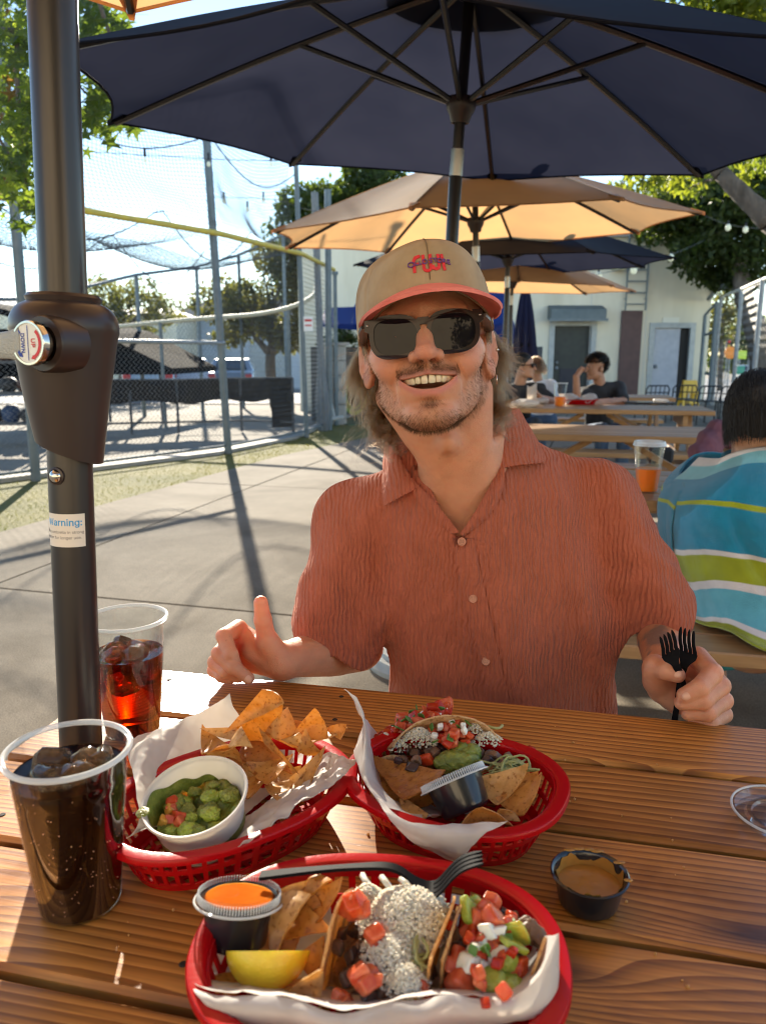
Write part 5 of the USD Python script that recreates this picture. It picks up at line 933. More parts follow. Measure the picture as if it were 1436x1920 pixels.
cheesem = fleshy('white_cheese', (.72, .63, .43), (.80, .72, .53), rough=.8, sss=.35); meatm = [fleshy('grilled_meat', (.045, .022, .014), (.12, .06, .035), rough=.4, sss=0, bump=.8), fleshy('grilled_meat_brown', (.12, .06, .03), (.22, .12, .065), rough=.42, sss=0, bump=.8)]; beanm = fleshy('black_bean', (.03, .018, .018), (.07, .04, .04), rough=.3, sss=0)
lettuce = thin('lettuce', (.45, .50, .18), (.5, .6, .15), w=.4, c2=(.60, .62, .36), scale=30)
tortm = chipmat('flour_tortilla', (.60, .42, .22), (.70, .54, .33), (.8, .5, .2)); tortb = chipmat('corn_tortilla', (.58, .36, .14), (.68, .48, .23), (.85, .48, .14))
_ic3 = trimesh.creation.icosphere(3, 1.0)
def dice(c, s, rs, m=None, flat=1.0):
    """a cut cube of soft food: flat-sided, with rounded and uneven edges"""
    v = np.sign(_ic3.vertices) * np.abs(_ic3.vertices) ** .42; v = v * np.array([rs.uniform(.42, .62), rs.uniform(.42, .6), rs.uniform(.34, .52) * flat]) * s
    v[:, 0] += v[:, 1] * rs.normal(0, .22) + v[:, 2] * rs.normal(0, .2); b = trimesh.Trimesh(v, _ic3.faces, process=False); k = int(rs.rand() * 999)
    b = bumpy(bumpy(b, s * .10, 1.2 / s, k), s * .03, 6 / s, k + 1); return xf(b, trimesh.transformations.random_rotation_matrix(rs.rand(3))[:3, :3], c)
_ico = trimesh.creation.icosphere(0, 1.0)
def crumble(c, spread, n, rs, s=(.0008, .0022), dome=.012):
    d = rs.normal(size=(n * 2, 2)) * .48; rr = np.hypot(d[:, 0], d[:, 1]); k = np.nonzero(rr < 1.1)[0][:n]; d, rr = d[k], rr[k]; m = len(k)
    p = np.array(c) + np.stack([d[:, 0] * spread[0], d[:, 1] * spread[1], dome * np.maximum(0, 1 - rr ** 2) * rs.uniform(.35, 1, m) ** .5], 1); q = rs.uniform(*s, m)[:, None, None]
    V = _ico.vertices[None] * rs.uniform(.55, 1.35, (m, 1, 3)) * q + rs.normal(0, 1, (m, 12, 3)) * q * .2 + p[:, None]
    F_ = _ico.faces[None] + (np.arange(m) * 12)[:, None, None]; return trimesh.Trimesh(V.reshape(-1, 3), F_.reshape(-1, 3), process=False)
def blob(c, r, amp, freq, seed, sub=4): m = trimesh.creation.icosphere(sub, 1.0); m.vertices = m.vertices * np.array(r); m = bumpy(bumpy(m, amp, freq, seed), amp * .35, freq * 3.7, seed + 1); return m.apply_translation(c)
def tortilla_wall(pts, seed, thick=.0018, bow=0.0):
    """pts: rows (bottom..top) of (px, py, h) columns"""
    C = np.array([[T(*c) for c in row] for row in pts]); r, c = C.shape[:2]; u, v = np.linspace(0, 1, r), np.linspace(0, 1, c)
    P = np.stack([RectBivariateSpline(u, v, C[..., k], kx=min(3, r - 1), ky=min(3, c - 1))(np.linspace(0, 1, 24), np.linspace(0, 1, 30)) for k in range(3)], -1); P += (meshkit.fbm(P * 60, 3, seed)[..., None] - .5) * .004
    return grid_mesh(P, thick=thick)
rs = np.random.RandomState(31)
# open taco of the middle basket
tc = thing('taco', 'open flour taco topped with cheese, tomato and guacamole in the middle basket', 'taco')
obj('tortilla', tortilla_wall([[(722, 1440, .016), (770, 1440, .010), (830, 1445, .010), (900, 1440, .012), (958, 1425, .018)], [(716, 1415, .030), (760, 1395, .036), (830, 1385, .040), (900, 1390, .038), (952, 1408, .032)], [(736, 1400, .050), (770, 1362, .066), (828, 1341, .074), (895, 1352, .068), (948, 1402, .046)]], 3), tortm, tc, smooth=40)
obj('tortilla', tortilla_wall([[(720, 1436, .012), (770, 1440, .010), (830, 1446, .010), (900, 1440, .010), (958, 1425, .014)], [(716, 1432, .030), (770, 1440, .030), (830, 1456, .030), (900, 1448, .032), (966, 1436, .032)], [(712, 1424, .036), (775, 1432, .040), (835, 1462, .038), (900, 1442, .044), (974, 1438, .044)]], 4), tortm, tc, smooth=40)
for k in range(60):
    f = rs.rand(); p = T(745 + 205 * f + rs.normal(0, 6), 1428 - 22 * math.sin(f * PI) + rs.normal(0, 7), rs.uniform(.026, .046)); obj('meat_piece', bumpy(dice(p, rs.uniform(.006, .011), rs), .0012, 240, k), meatm[k % 2] if k % 3 else beanm, tc, smooth=50)
obj('cheese', cat_([crumble(T(785, 1392, .048), (.020, .010), 900, rs, (.0005, .0016), dome=.016), crumble(T(915, 1390, .048), (.016, .010), 450, rs, (.0005, .0015), dome=.010), crumble(T(748, 1405, .042), (.010, .006), 200, rs, (.0005, .0014)), crumble(T(890, 1376, .052), (.010, .008), 200, rs, (.0005, .0014))]), cheesem, tc, smooth=True, kind='stuff')
for k in range(20):
    p = T(850 + rs.normal(0, 17), 1376 + rs.normal(0, 15), .056 + rs.normal(0, .004)); obj('tomato_dice', dice(p, rs.uniform(.008, .0125), rs), tomato[k % 2 + (0 if k % 5 else 1) if k % 5 == 0 else k % 2], tc, smooth=50)
obj('tomato_dice', dice(T(800, 1425, .040), .013, rs), tomato[0], tc, smooth=50)
for k in range(6): obj('onion_dice', dice(T(850 + rs.normal(0, 20), 1362 + rs.normal(0, 12), .064), .006, rs), onion, tc, smooth=50)
for k in range(8): obj('cilantro_leaf', dice(T(855 + rs.normal(0, 25), 1368 + rs.normal(0, 14), .065), .006, rs, flat=.2), cil, tc)
obj('guacamole', cat_([blob(T(858, 1424, .044), (.021, .012, .010), .0030, 90, 1), blob(T(838, 1432, .040), (.013, .010, .009), .0030, 110, 2), blob(T(880, 1412, .048), (.013, .010, .010), .0026, 110, 3), blob(T(868, 1404, .052), (.009, .008, .006), .0022, 130, 4)]), guac, tc, smooth=True)
# pico heap behind it
pk = thing('tomato_salsa', 'heap of diced tomato salsa behind the open taco', 'salsa')
for k in range(90):
    f = rs.rand(); px, py = 705 + 130 * f + rs.normal(0, 6), 1400 - 68 * f ** .8 + rs.normal(0, 8); p = T(px, py, .022 + .022 * math.sin(f * PI) + rs.uniform(-.006, .010)); r = rs.rand()
    if r < .72: obj('tomato_dice', dice(p, rs.uniform(.008, .014), rs), tomato[k % 3], pk, smooth=50)
    elif r < .86: obj('onion_dice', dice(p, rs.uniform(.006, .009), rs), onion, pk, smooth=50)
    else: obj('cilantro_leaf', dice(p + [0, 0, .006], .008, rs, flat=.2), cil, pk)
for k in range(14): p = T(960 + rs.normal(0, 18), 1425 + rs.normal(0, 14), .028 + rs.uniform(0, .01)); obj('tomato_dice', dice(p, .009, rs), tomato[k % 3], pk, smooth=50)
lt_ = obj('shredded_lettuce', cat_([tube(spline([T(940 + rs.normal(0, 18), 1440 + rs.normal(0, 10), .046), T(960 + rs.normal(0, 20), 1432 + rs.normal(0, 10), .052), T(985 + rs.normal(0, 16), 1445 + rs.normal(0, 10), .044)], 8), .0012, 4) for _ in range(26)] + [tube(spline([T(915, 1362, .058), T(930, 1366, .058), T(942, 1360, .056)], 6), .0016, 4)]), lettuce, pk, smooth=True, kind='stuff')
# two tacos of the near basket
ta = thing('taco', 'near taco heaped with white crumbled cheese and dark meat', 'taco')
obj('tortilla', tortilla_wall([[(600, 1868, .022), (618, 1820, .012), (640, 1760, .010), (668, 1690, .012)], [(598, 1850, .038), (612, 1790, .040), (630, 1740, .040), (655, 1690, .040)], [(606, 1790, .060), (618, 1740, .070), (634, 1690, .074), (662, 1668, .066)]], 8), tortb, ta, smooth=40)
obj('tortilla', tortilla_wall([[(606, 1866, .018), (660, 1876, .012), (740, 1880, .012), (800, 1868, .018)], [(620, 1820, .010), (670, 1820, .008), (740, 1820, .008), (800, 1810, .012)], [(650, 1720, .010), (690, 1715, .008), (750, 1710, .008), (815, 1715, .012)]], 9), tortb, ta, smooth=40)
obj('tortilla', tortilla_wall([[(800, 1872, .022), (812, 1815, .012), (826, 1760, .012), (838, 1700, .014)], [(798, 1850, .042), (812, 1795, .046), (830, 1745, .046), (846, 1695, .046)], [(806, 1798, .064), (816, 1768, .066), (838, 1715, .078), (850, 1678, .080)]], 10), tortb, ta, smooth=40)
for k in range(95):
    f = rs.rand(); p = T(706 + rs.normal(0, 34), 1690 + 180 * f + rs.normal(0, 6), .026 + rs.uniform(0, .016)); obj('meat_piece', bumpy(dice(p, rs.uniform(.007, .013), rs), .0016, 240, k), meatm[k % 2] if k % 5 else beanm, ta, smooth=50)
obj('cheese', cat_([crumble(T(762, 1722, .052), (.032, .030), 7000, rs, (.0004, .0016), .019), crumble(T(735, 1785, .050), (.020, .026), 2400, rs, (.0004, .0013), .010), crumble(T(760, 1838, .046), (.015, .016), 1500, rs, (.0004, .0014), .010), crumble(T(690, 1690, .052), (.014, .014), 400, rs, (.0005, .0014), dome=.012)]), cheesem, ta, smooth=True, kind='stuff')
obj('cheese_mound', cat_([blob(T(764, 1722, .052), (.024, .020, .011), .003, 120, 5), blob(T(762, 1838, .046), (.010, .010, .005), .002, 150, 6)]), cheesem, ta, smooth=True)
for px, py, h, s in ((662, 1697, .072, .0135), (702, 1752, .060, .011), (688, 1846, .052, .0125), (676, 1832, .053, .012), (668, 1688, .073, .010), (700, 1840, .052, .010), (705, 1765, .055, .012), (672, 1708, .066, .013), (696, 1830, .05, .011), (640, 1872, .04, .009), (652, 1700, .066, .011), (650, 1878, .04, .008), (790, 1856, .044, .010)): obj('tomato_dice', dice(T(px, py, h), s, rs), tomato[0 if s > .013 else 1], ta, smooth=50)
for k in range(9): obj('lettuce_shred', tube(spline([T(770 + k * 5, 1770 - k * 6, .055), T(785 + rs.normal(0, 8), 1800 + rs.normal(0, 8), .054), T(795 + rs.normal(0, 4), 1790 + k * 4, .052)], 6), .0011, 4), lettuce, ta, smooth=True)
for k in range(3): obj('onion_strip', tube(spline([T(680 + 60 * k * .6, 1642 + 4 * k, .052), T(694 + 36 * k, 1664, .054), T(706 + 34 * k, 1678, .050)], 8), .0026, 6), onion, ta, smooth=True)
tb_ = thing('taco', 'second near taco topped with diced tomato, onion and avocado', 'taco')
obj('tortilla', tortilla_wall([[(830, 1866, .020), (880, 1872, .012), (950, 1868, .012), (1000, 1830, .020)], [(835, 1810, .012), (890, 1810, .008), (950, 1800, .010), (1010, 1780, .018)], [(848, 1700, .014), (900, 1705, .010), (960, 1720, .012), (1015, 1740, .02)]], 12), tortb, tb_, smooth=40)
obj('tortilla', tortilla_wall([[(826, 1868, .020), (832, 1815, .014), (842, 1760, .014), (852, 1700, .014)], [(824, 1850, .038), (834, 1795, .046), (846, 1745, .050), (858, 1700, .050)], [(826, 1800, .060), (838, 1770, .066), (852, 1725, .072), (866, 1690, .070)]], 13), tortb, tb_, smooth=40)
obj('tortilla', tortilla_wall([[(985, 1860, .030), (996, 1820, .020), (1006, 1780, .020)], [(990, 1845, .044), (1004, 1800, .044), (1014, 1768, .044)], [(998, 1818, .058), (1010, 1788, .062), (1020, 1758, .062)]], 14), tortb, tb_, smooth=40)
for k in range(70): p = T(918 + rs.normal(0, 40), 1715 + 150 * rs.rand(), .024 + rs.uniform(0, .014)); obj('meat_piece', bumpy(dice(p, rs.uniform(.007, .014), rs), .0016, 240, k), meatm[1 if k % 4 else 0], tb_, smooth=50)
for k in range(4): obj('meat_piece', bumpy(dice(T(985 + 6 * k, 1738 + 5 * k, .052), .013, rs), .002, 200, k), meatm[1], tb_, smooth=50)
for px, py, h, s in ((895, 1720, .064, .016), (925, 1722, .068, .017), (950, 1738, .062, .016), (880, 1748, .056, .015), (905, 1762, .060, .012), (860, 1800, .050, .016), (868, 1846, .044, .021), (940, 1810, .052, .017), (972, 1815, .048, .015), (900, 1795, .056, .012), (912, 1706, .066, .014), (935, 1762, .060, .012), (880, 1720, .060, .013), (960, 1828, .046, .013), (850, 1812, .050, .013), (925, 1780, .056, .013)): obj('tomato_dice', dice(T(px, py, h), s * .80, rs), tomato[int(rs.rand() * 2.3)], tb_, smooth=50)
for px, py, h, s in ((915, 1748, .066, .010), (882, 1806, .054, .014), (902, 1826, .048, .015), (935, 1795, .056, .011), (892, 1782, .058, .010), (918, 1836, .046, .012), (945, 1772, .056, .009), (905, 1770, .060, .008), (930, 1752, .064, .009)): obj('onion_dice', dice(T(px, py, h), s, rs), onion, tb_, smooth=50)
obj('avocado', cat_([blob(T(935, 1852, .046), (.017, .012, .007), .003, 110, 7), blob(T(920, 1838, .050), (.011, .010, .007), .002, 140, 8), blob(T(945, 1800, .054), (.010, .009, .007), .002, 150, 9)]), avo, tb_, smooth=True)
for px, py, h in ((882, 1712, .066), (960, 1770, .060), (968, 1752, .060), (888, 1700, .064)): obj('pepper_piece', dice(T(px, py, h), .016, rs, flat=.4), avo, tb_, smooth=50)
for k in range(26): obj('tomato_dice', dice(T(915 + rs.normal(0, 36), 1765 + rs.normal(0, 42), .056 + rs.uniform(0, .006)), rs.uniform(.006, .0095), rs), tomato[k % 3], tb_, smooth=50)
for k in range(10): obj('cilantro_leaf', dice(T(910 + rs.normal(0, 26), 1760 + rs.normal(0, 34), .064), .006, rs, flat=.2), cil, tb_)
# lemon wedge
lw = thing('lemon_wedge', 'yellow lemon wedge lying peel up in the near basket', 'lemon')
a_, b_ = T(419, 1784, .046), T(579, 1783, .048); axl = norm(b_ - a_); peel = []
fv = -norm(ray(500, 1783)); fv = norm(fv - axl * (fv @ axl)); gv_ = np.cross(axl, fv); gv_ = gv_ * (-1 if gv_[2] > 0 else 1)
for s in np.linspace(0, 1, 28):
    r = .0265 * max(0, math.sin(s * PI)) ** .6 + .0003; c = a_ * (1 - s) + b_ * s - fv * .008; bump_ = .0015 * math.exp(-((s - 0) / .05) ** 2)
    ring = [c + r * (fv * math.cos(w) + gv_ * math.sin(w)) for w in np.radians(np.linspace(0, 118, 18))] + [c + gv_ * r * .03]
    peel.append(ring)
obj('peel', loft(peel), pbr('lemon_peel', (.72, .46, .015), (.78, .54, .03), rough=.35, scale=60, bump=.5, bscale=420, dist=.001, subsurface_weight=.2, subsurface_scale=.004), lw, smooth=60)
# ------------------------------------------------------------ little cups
blackpp = pbr('black_cup_plastic', (.008, .008, .009), (.012, .012, .013), rough=.22, coat_weight=.3); salsa = fleshy('orange_sauce', (.42, .085, .008), (.50, .12, .014), rough=.9, specular_ior_level=.0, scale=30, bump=.3, bs=80); salsam = fleshy('ochre_sauce', (.34, .14, .02), (.42, .19, .03), rough=.35, scale=30, bump=.25, bs=120)
clear_lid = mat('clear_lid', {'t': ('transparent_bsdf', {'color': (.95, .95, .94)}), 'g': ('glossy_bsdf', {'color': (1, 1, 1), 'roughness': .02}), 'x': ('mix_closure', {'fac': .012})}, [('t.BSDF', 'x.closure1'), ('g.BSDF', 'x.closure2')], 'x.closure')
def sauce_cup(name, label, c, R=None, r_top=.0315, r_bot=.0245, h=.033, lid=True, sauce=True, fill=.6, smear=False, mt=None):
    t = thing(name, label, 'sauce cup'); R = np.eye(3) if R is None else R
    def r_(z): return r_bot + (r_top - r_bot) * z / h
    obj('cup', lathe([(0, .001), (r_bot - .003, .0), (r_bot, .002)] + [(r_(z), z) for z in np.linspace(.004, h - .003, 8)] + [(r_top + .0022, h - .0025), (r_top + .0026, h - .0008), (r_top + .0014, h), (r_top - .0004, h - .0008)] + [(r_(z) - .0012, z) for z in np.linspace(h - .003, .004, 8)] + [(r_bot - .003, .003), (0, .0028)], 56, c, R), blackpp, t, smooth=40)
    if sauce: obj('sauce', bumpy(lathe([(0, h * fill + .0005)] + [(q, h * fill + .0004) for q in np.linspace(.004, r_(h * fill) - .0015, 8)] + [(r_(h * fill) - .0014, h * fill - .004), (0, h * fill - .004)], 48), .0006, 110, 3).apply_transform(np.vstack([np.hstack([R, np.array(c)[:, None]]), [0, 0, 0, 1]])), mt or salsa, t, smooth=40)
    if smear:
        rs2 = np.random.RandomState(4); A_ = np.linspace(0, 2 * PI, 90); P = []
        hgt = .004 + .009 * np.clip(meshkit.fbm(np.stack([np.cos(A_) * 3, np.sin(A_) * 3, A_ * 0], 1), 3, 4) * 2.2 - .75, 0, 1); hgt[-1] = hgt[0]
        P = np.array([[((r_(z) - .0017) * math.cos(a), (r_(z) - .0017) * math.sin(a), z) for z in np.linspace(h * fill - .001, h * fill + q, 4)] for a, q in zip(A_, hgt)]); obj('smear', xf(grid_mesh(P[:, ::-1]), R, c), mt or salsa, t, smooth=True)
        obj('rim_smear', xf(cat_([blob(((r_top + .001) * math.cos(a), (r_top + .001) * math.sin(a), h), (.003 + rs2.rand() * .003, .002, .0008), .0004, 300, k, 2) for k, a in enumerate((1.1, 1.35, 1.6, 1.9, .4, -.35))]), R, c), mt or salsa, t, smooth=True)
    if lid:
        ld = obj('lid', lathe([(0, h + .0008), (r_top * .72, h + .0008), (r_top * .76, h - .0016), (r_top * .9, h - .0014), (r_top * .95, h + .0032), (r_top + .0030, h + .0034), (r_top + .0036, h - .0030), (r_top + .0060, h - .0034), (r_top + .0060, h - .0042), (r_top + .0032, h - .0040), (r_top + .0024, h + .0024), (r_top * .945, h + .0024)], 64, c, R), clear_lid, t, smooth=30)
        obj('lid_ring', xf(tube([((r_top + .0058) * math.cos(a), (r_top + .0058) * math.sin(a), h - .0038) for a in np.linspace(0, 2 * PI, 65)[:-1]], .0009, 6, closed=True), R, c), clear_rim, ld, smooth=True)
        obj('lid_ribs', xf(cat_([bar(((r_top + .0034) * math.cos(a), (r_top + .0034) * math.sin(a), h + .0028), ((r_top + .0038) * math.cos(a), (r_top + .0038) * math.sin(a), h - .003), .0008) for a in np.linspace(0, 2 * PI, 91)[:-1]]), R, c), clear_rim, ld)
    return t
sauce_cup('sauce_cup', 'open black sauce cup half full of ochre sauce on the bare planks', T(1102, 1694), r_top=.0288, r_bot=.0232, h=.029, lid=False, fill=.60, smear=True, mt=salsam)
sauce_cup('sauce_cup', 'lidded black sauce cup with orange sauce sitting on the near basket', T(442, 1772, .030), rot((1, 0, 0), -.30) @ rot((0, 1, 0), .06), r_top=.0255, r_bot=.0210, h=.034, fill=.97)
tR = frame_to(norm([-.35, .50, .72])); sauce_cup('sauce_cup', 'tilted lidded black sauce cup lying among chips in front of the open taco', T(876, 1524, .030), tR, r_top=.0275, r_bot=.0220, h=.033, fill=.97)
# guacamole in a white paper cup
gc = thing('guacamole_cup', 'white paper cup of guacamole tilted in the chip basket', 'cup'); gR = rot((1, 0, 0), .26) @ rot((0, 1, 0), -.10); gc0 = T(386, 1566, .020); Rg, rb, hg = .0440, .0335, .050
papc = thin('paper_cup', (.74, .73, .70), (.8, .76, .66), w=.3, rough=.5)
rg_ = lambda z: rb + (Rg - rb) * z / hg
obj('cup', lathe([(0, .001), (rb - .001, 0)] + [(rg_(z), z) for z in np.linspace(.001, hg - .002, 10)] + [(Rg + .0016, hg - .003), (Rg + .0022, hg - .0015), (Rg + .0014, hg), (Rg - .0004, hg - .0008)] + [(rg_(z) - .0007, z) for z in np.linspace(hg - .003, .003, 10)] + [(0, .003)], 64, gc0, gR), papc, gc, smooth=40)
def ing(x, y, z): return gc0 + gR @ np.array([x, y, z])
gm_ = lathe([(0, .026)] + [(q, .026) for q in np.linspace(.003, rg_(.026) - .001, 12)] + [(rg_(.024) - .001, .012), (0, .012)], 48); gv = np.array(gm_.vertices); top_ = gv[:, 2] > .02; gv[top_, 2] += (.010 * (meshkit.fbm(gv[top_] * 120, 3, 2) - .5) * 2 - .012 * np.exp(-((gv[top_, 0] + .006) ** 2 + (gv[top_, 1] - .012) ** 2) / .010 ** 2)) + .16 * np.maximum(gv[top_, 0], -.02); gm_.vertices = gv
obj('guacamole', xf(gm_, gR, gc0), guac, gc, smooth=True)
A_ = np.linspace(0, 2 * PI, 160); hh = .006 + .024 * np.clip(meshkit.fbm(np.stack([np.cos(A_) * 1.3, np.sin(A_) * 1.3, A_ * 0 + 1], 1), 2, 8) * 2.2 - .7, 0, 1); hh[-1] = hh[0]
obj('smear', xf(grid_mesh(np.array([[((rg_(z) - .0012) * math.cos(a), (rg_(z) - .0012) * math.sin(a), z) for z in np.linspace(.016, .020 + q, 6)][::-1] for a, q in zip(A_, hh)])), gR, gc0), guac, gc, smooth=True)
obj('rim_smear', xf(blob((Rg * math.cos(3.5), Rg * math.sin(3.5), hg - .001), (.006, .006, .0015), .001, 300, 1, 3), gR, gc0), guac, gc, smooth=True)
for k in range(26):
    a, r = rs.rand() * 6.28, .030 * rs.rand() ** .5; q = rs.uniform(.004, .0085); p = ing(r * math.cos(a), r * math.sin(a), .029 + .12 * max(r * math.cos(a), -.02) + rs.uniform(-.003, .004)); obj('avocado_chunk', blob(p, (q * 1.2, q, q * .8), q * .34, 1.5 / q, k, 4), (avo, guac, guac)[k % 3], gc, smooth=25)
orb = fleshy('orange_bit', (.55, .24, .03), (.6, .3, .05))
for k in range(7): obj('tomato_dice', dice(ing(-.020 + rs.normal(0, .006), -.002 + rs.normal(0, .010), .034 + rs.uniform(-.003, .004)), .009, rs), (tomato[1], orb, tomato[0])[k % 3], gc, smooth=50)
cr_ = []
for k in range(60):
    px, py = rs.uniform(200, 1300), rs.uniform(1350, 1900); q = rs.uniform(.0006, .0016); m = trimesh.creation.icosphere(0, q); m.vertices = m.vertices * rs.uniform(.6, 1.4, 3) + T(px, py, .0008); cr_.append(m)
obj('crumbs', cat_(cr_), chipm[1], None, kind='stuff', label='small tortilla crumbs scattered over the planks', cat='crumbs')
# loose clear lid at the right edge, and the fork laid across the near basket
ll = thing('clear_lid', 'loose clear plastic lid at the right edge of the table', 'lid', T(1466, 1536, .004))
obj('disc', lathe([(0, .001), (.026, .001), (.027, .004), (.031, .004), (.033, .0005), (.041, .0005), (.0425, .008), (.046, .008), (.046, .0072), (.0433, .0072), (.042, 0), (.033, -.0004), (.0305, .0032), (.0275, .0032), (.0265, 0), (0, 0)], 64), clear, ll, smooth=30)
obj('rolled_edge', tube([(.0452 * math.cos(a), .0452 * math.sin(a), .0078) for a in np.linspace(0, 2 * PI, 65)[:-1]], .0012, 6, closed=True), clear_rim, ll, smooth=True)
def fork_mesh(L=.165, curve=1.0):
    """fork along +y: handle at y = 0, tine tips at y = L; front face +z"""
    def z(y): t = y / L; return curve * (.003 * math.sin(t * PI * .9) - .011 * math.exp(-((t - .76) / .10) ** 2) + .014 * max(0, t - .80) * 1.6)
    def strip(ys, xs0, xs1, th=.0016): return loft([[(a, y, z(y) - th / 2), (b, y, z(y) - th / 2), (b, y, z(y) + th / 2), (a, y, z(y) + th / 2)] for y, a, b in zip(ys, xs0, xs1)])
    parts = []; ys = np.linspace(0, L * .66, 30); w = np.array([.0038 + .0008 * math.cos(y / L * 9) for y in ys]); parts.append(strip(ys, -w, w, .0026))
    ys = np.linspace(L * .65, L * .775, 14); w = np.interp(ys, [L * .65, L * .69, L * .73, L * .775], [.0040, .0062, .0108, .0118]); parts.append(strip(ys, -w, w, .0018))
    for k in range(4):
        c = -.0118 + .0236 * (k + .5) / 4; ys = np.linspace(L * .77, L, 12); ww = np.interp(ys, [L * .77, L * .97, L], [.0022, .0017, .0004]); cc = c * np.linspace(1, .93, 12); parts.append(strip(ys, cc - ww, cc + ww, .0018))
    return cat_(parts)
forkm = pbr('black_plastic', (.006, .006, .007), (.009, .009, .010), rough=.6, specular_ior_level=.04)
def place_fork(label, tail, tip, face, L=None, curve=1.0):
    tail, tip = np.array(tail), np.array(tip); L = L or np.linalg.norm(tip - tail); y = norm(tip - tail); z = np.array(face, float); z = norm(z - y * (z @ y)); R = np.stack([np.cross(y, z), y, z], 1)
    return obj('fork', xf(fork_mesh(L, curve), R, tip - y * L), forkm, None, smooth=35, label=label, cat='fork')
place_fork('black plastic fork lying across the far rim of the near basket', T(488, 1643, .064), T(906, 1632, .076), (0.05, .12, .99), curve=1.7)
# ------------------------------------------------------------ the man: head
def RX_(a): return rot((1, 0, 0), a)
HR = rot((0, 0, 1), math.radians(-4)) @ rot((0, 1, 0), math.radians(-5.5)) @ rot((1, 0, 0), math.radians(-8))
EYE = W(795, 616, .905); HC = EYE - HR @ np.array([0, -.088, 0])
def h2w(p): return np.asarray(p) @ HR.T + HC
def w2h(p): return (np.asarray(p) - HC) @ HR
MW = .0315
KZ = .915
def zmap(z): return np.where(z < 0, z / KZ, z)
def zun(z): return np.where(np.asarray(z) < 0, np.asarray(z) * KZ, z)
def lip_u(x): return -.0590 + .0005 * np.cos(x / MW * 2.2) - .0045 * (x / MW) ** 2 + .0035 * (np.abs(x) / MW) ** 4
def lip_l(x): return -.0752 + .0145 * np.abs(x / MW) ** 2.4
def lip_y(x): return -.0985 + .0215 * (x / MW) ** 2
def head_sdf(P):
    P = P.copy(); P[:, 2] = zmap(P[:, 2])
    x, y, z = P[:, 0], P[:, 1], P[:, 2]; ax = np.abs(x); Q = np.stack([ax, y, z], 1)
    d = S_ell(Q, (0, .008, .034), (.0735, .096, .082))
    d = smin(d, S_ell(Q, (0, -.028, -.034), (.0620, .064, .082)), .02)
    d = smin(d, S_cone(Q, (.0445, .002, -.072), (.017, -.074, -.107), .018, .014), .03)
    d = smin(d, S_ell(Q, (0, -.083, -.110), (.021, .0175, .0165)), .016)
    d = smin(d, S_ell(Q, (.0485, -.056, -.026), (.019, .026, .018)), .022)
    d = smin(d, S_ell(Q, (.0370, -.0715, -.043), (.0205, .0195, .0180)), .018)
    d = smin(d, S_cone(Q, (0, -.0905, .021), (.042, -.072, .018), .0105, .010), .012)
    d = smin(d, S_ell(Q, (0, -.074, -.068), (.036, .0235, .025)), .016)
    d = smax(d, -S_ell(Q, (.031, -.1, .0), (.017, .0125, .0105)), .012)
    n = S_cone(Q, (0, -.0915, .010), (0, -.1140, -.031), .0078, .0110); n = smin(n, S_ell(Q, (0, -.1160, -.0330), (.0112, .0105, .0092)), .006)
    n = smin(n, S_ell(Q, (.0133, -.1035, -.0360), (.0076, .0105, .0078)), .005); n = smin(n, S_cone(Q, (0, -.099, -.0450), (0, -.111, -.0412), .005, .004), .004)
    d = smin(d, n, .010)
    d = smax(d, -S_ell(Q, (.0072, -.1085, -.0450), (.0042, .0068, .0034)), .003)
    # lips and the open smile
    xs = np.clip(x, -MW, MW); zu, zl, yl = lip_u(xs), lip_l(xs), lip_y(xs); ed = np.sqrt(np.maximum(ax - MW, 0) ** 2)
    taper = np.clip(1.08 - (np.abs(xs) / MW) ** 3 * .75, .2, 1)
    up = np.sqrt((y - (yl + .0025)) ** 2 + (z - (zu + .0030)) ** 2 + ed ** 2) - .0043 * taper
    lo = np.sqrt((y - (yl + .0045)) ** 2 + ((z - (zl - .0042)) * .9) ** 2 + ed ** 2) - .0056 * taper
    d = smin(d, up, .006); d = smin(d, lo, .0065)
    op = np.maximum(np.maximum(z - zu, zl - z), ax - MW * 1.0); op = np.maximum(op, np.maximum(y + .045, -.2 - y)); d = smax(d, -op, .0016)
    # creases of the smile, philtrum, chin groove
    g = S_chain(Q, [(.0180, -.0985, -.0345), (.0300, -.0905, -.0475), (.0405, -.0785, -.0665), (.0415, -.071, -.082)], [.0014, .0016, .0016, .0008]); d = d + .0019 * np.exp(-(np.maximum(g, 0) / .0038) ** 2)
    g = S_chain(Q, [(.050, -.066, -.052), (.0535, -.058, -.074), (.047, -.055, -.092)], [.001, .001, .001]); d = d + .0006 * np.exp(-(np.maximum(g, 0) / .0045) ** 2)
    d = d + .0016 * gauss(Q, (0, -.099, -.052), (.0028, .01, .006)) + .0024 * gauss(Q, (0, -.092, -.0925), (.018, .012, .0035)) - .0012 * gauss(Q, (.006, -.098, -.112), (.006, .02, .007))
    # ears
    er = frame_to(norm([1, -.52, .05]), (0, .25, 1)).T  # rows: up-ish, back-ish, out
    q = (Q - np.array([.0755, .010, -.020])) @ np.array(er).T
    e = np.sqrt((q[:, 0] / .0315) ** 2 + (q[:, 1] / .0175) ** 2); tilt = q[:, 0] * .25
    rim = (e - 1) * .0195
    plate = np.maximum(np.abs(q[:, 2]) - .0026, rim); helix = np.sqrt((np.maximum(np.abs(rim + .0022) - 0, 0)) ** 2 + (q[:, 2] - .003) ** 2) - .0036
    helix = np.where(q[:, 0] < -.02, helix + .002, helix)
    ear = smin(plate, helix, .003); anti = np.sqrt((np.abs((np.sqrt(((q[:, 0] - .004) / .020) ** 2 + ((q[:, 1] + .001) / .0095) ** 2) - 1) * .010)) ** 2 + (q[:, 2] - .002) ** 2) - .0026
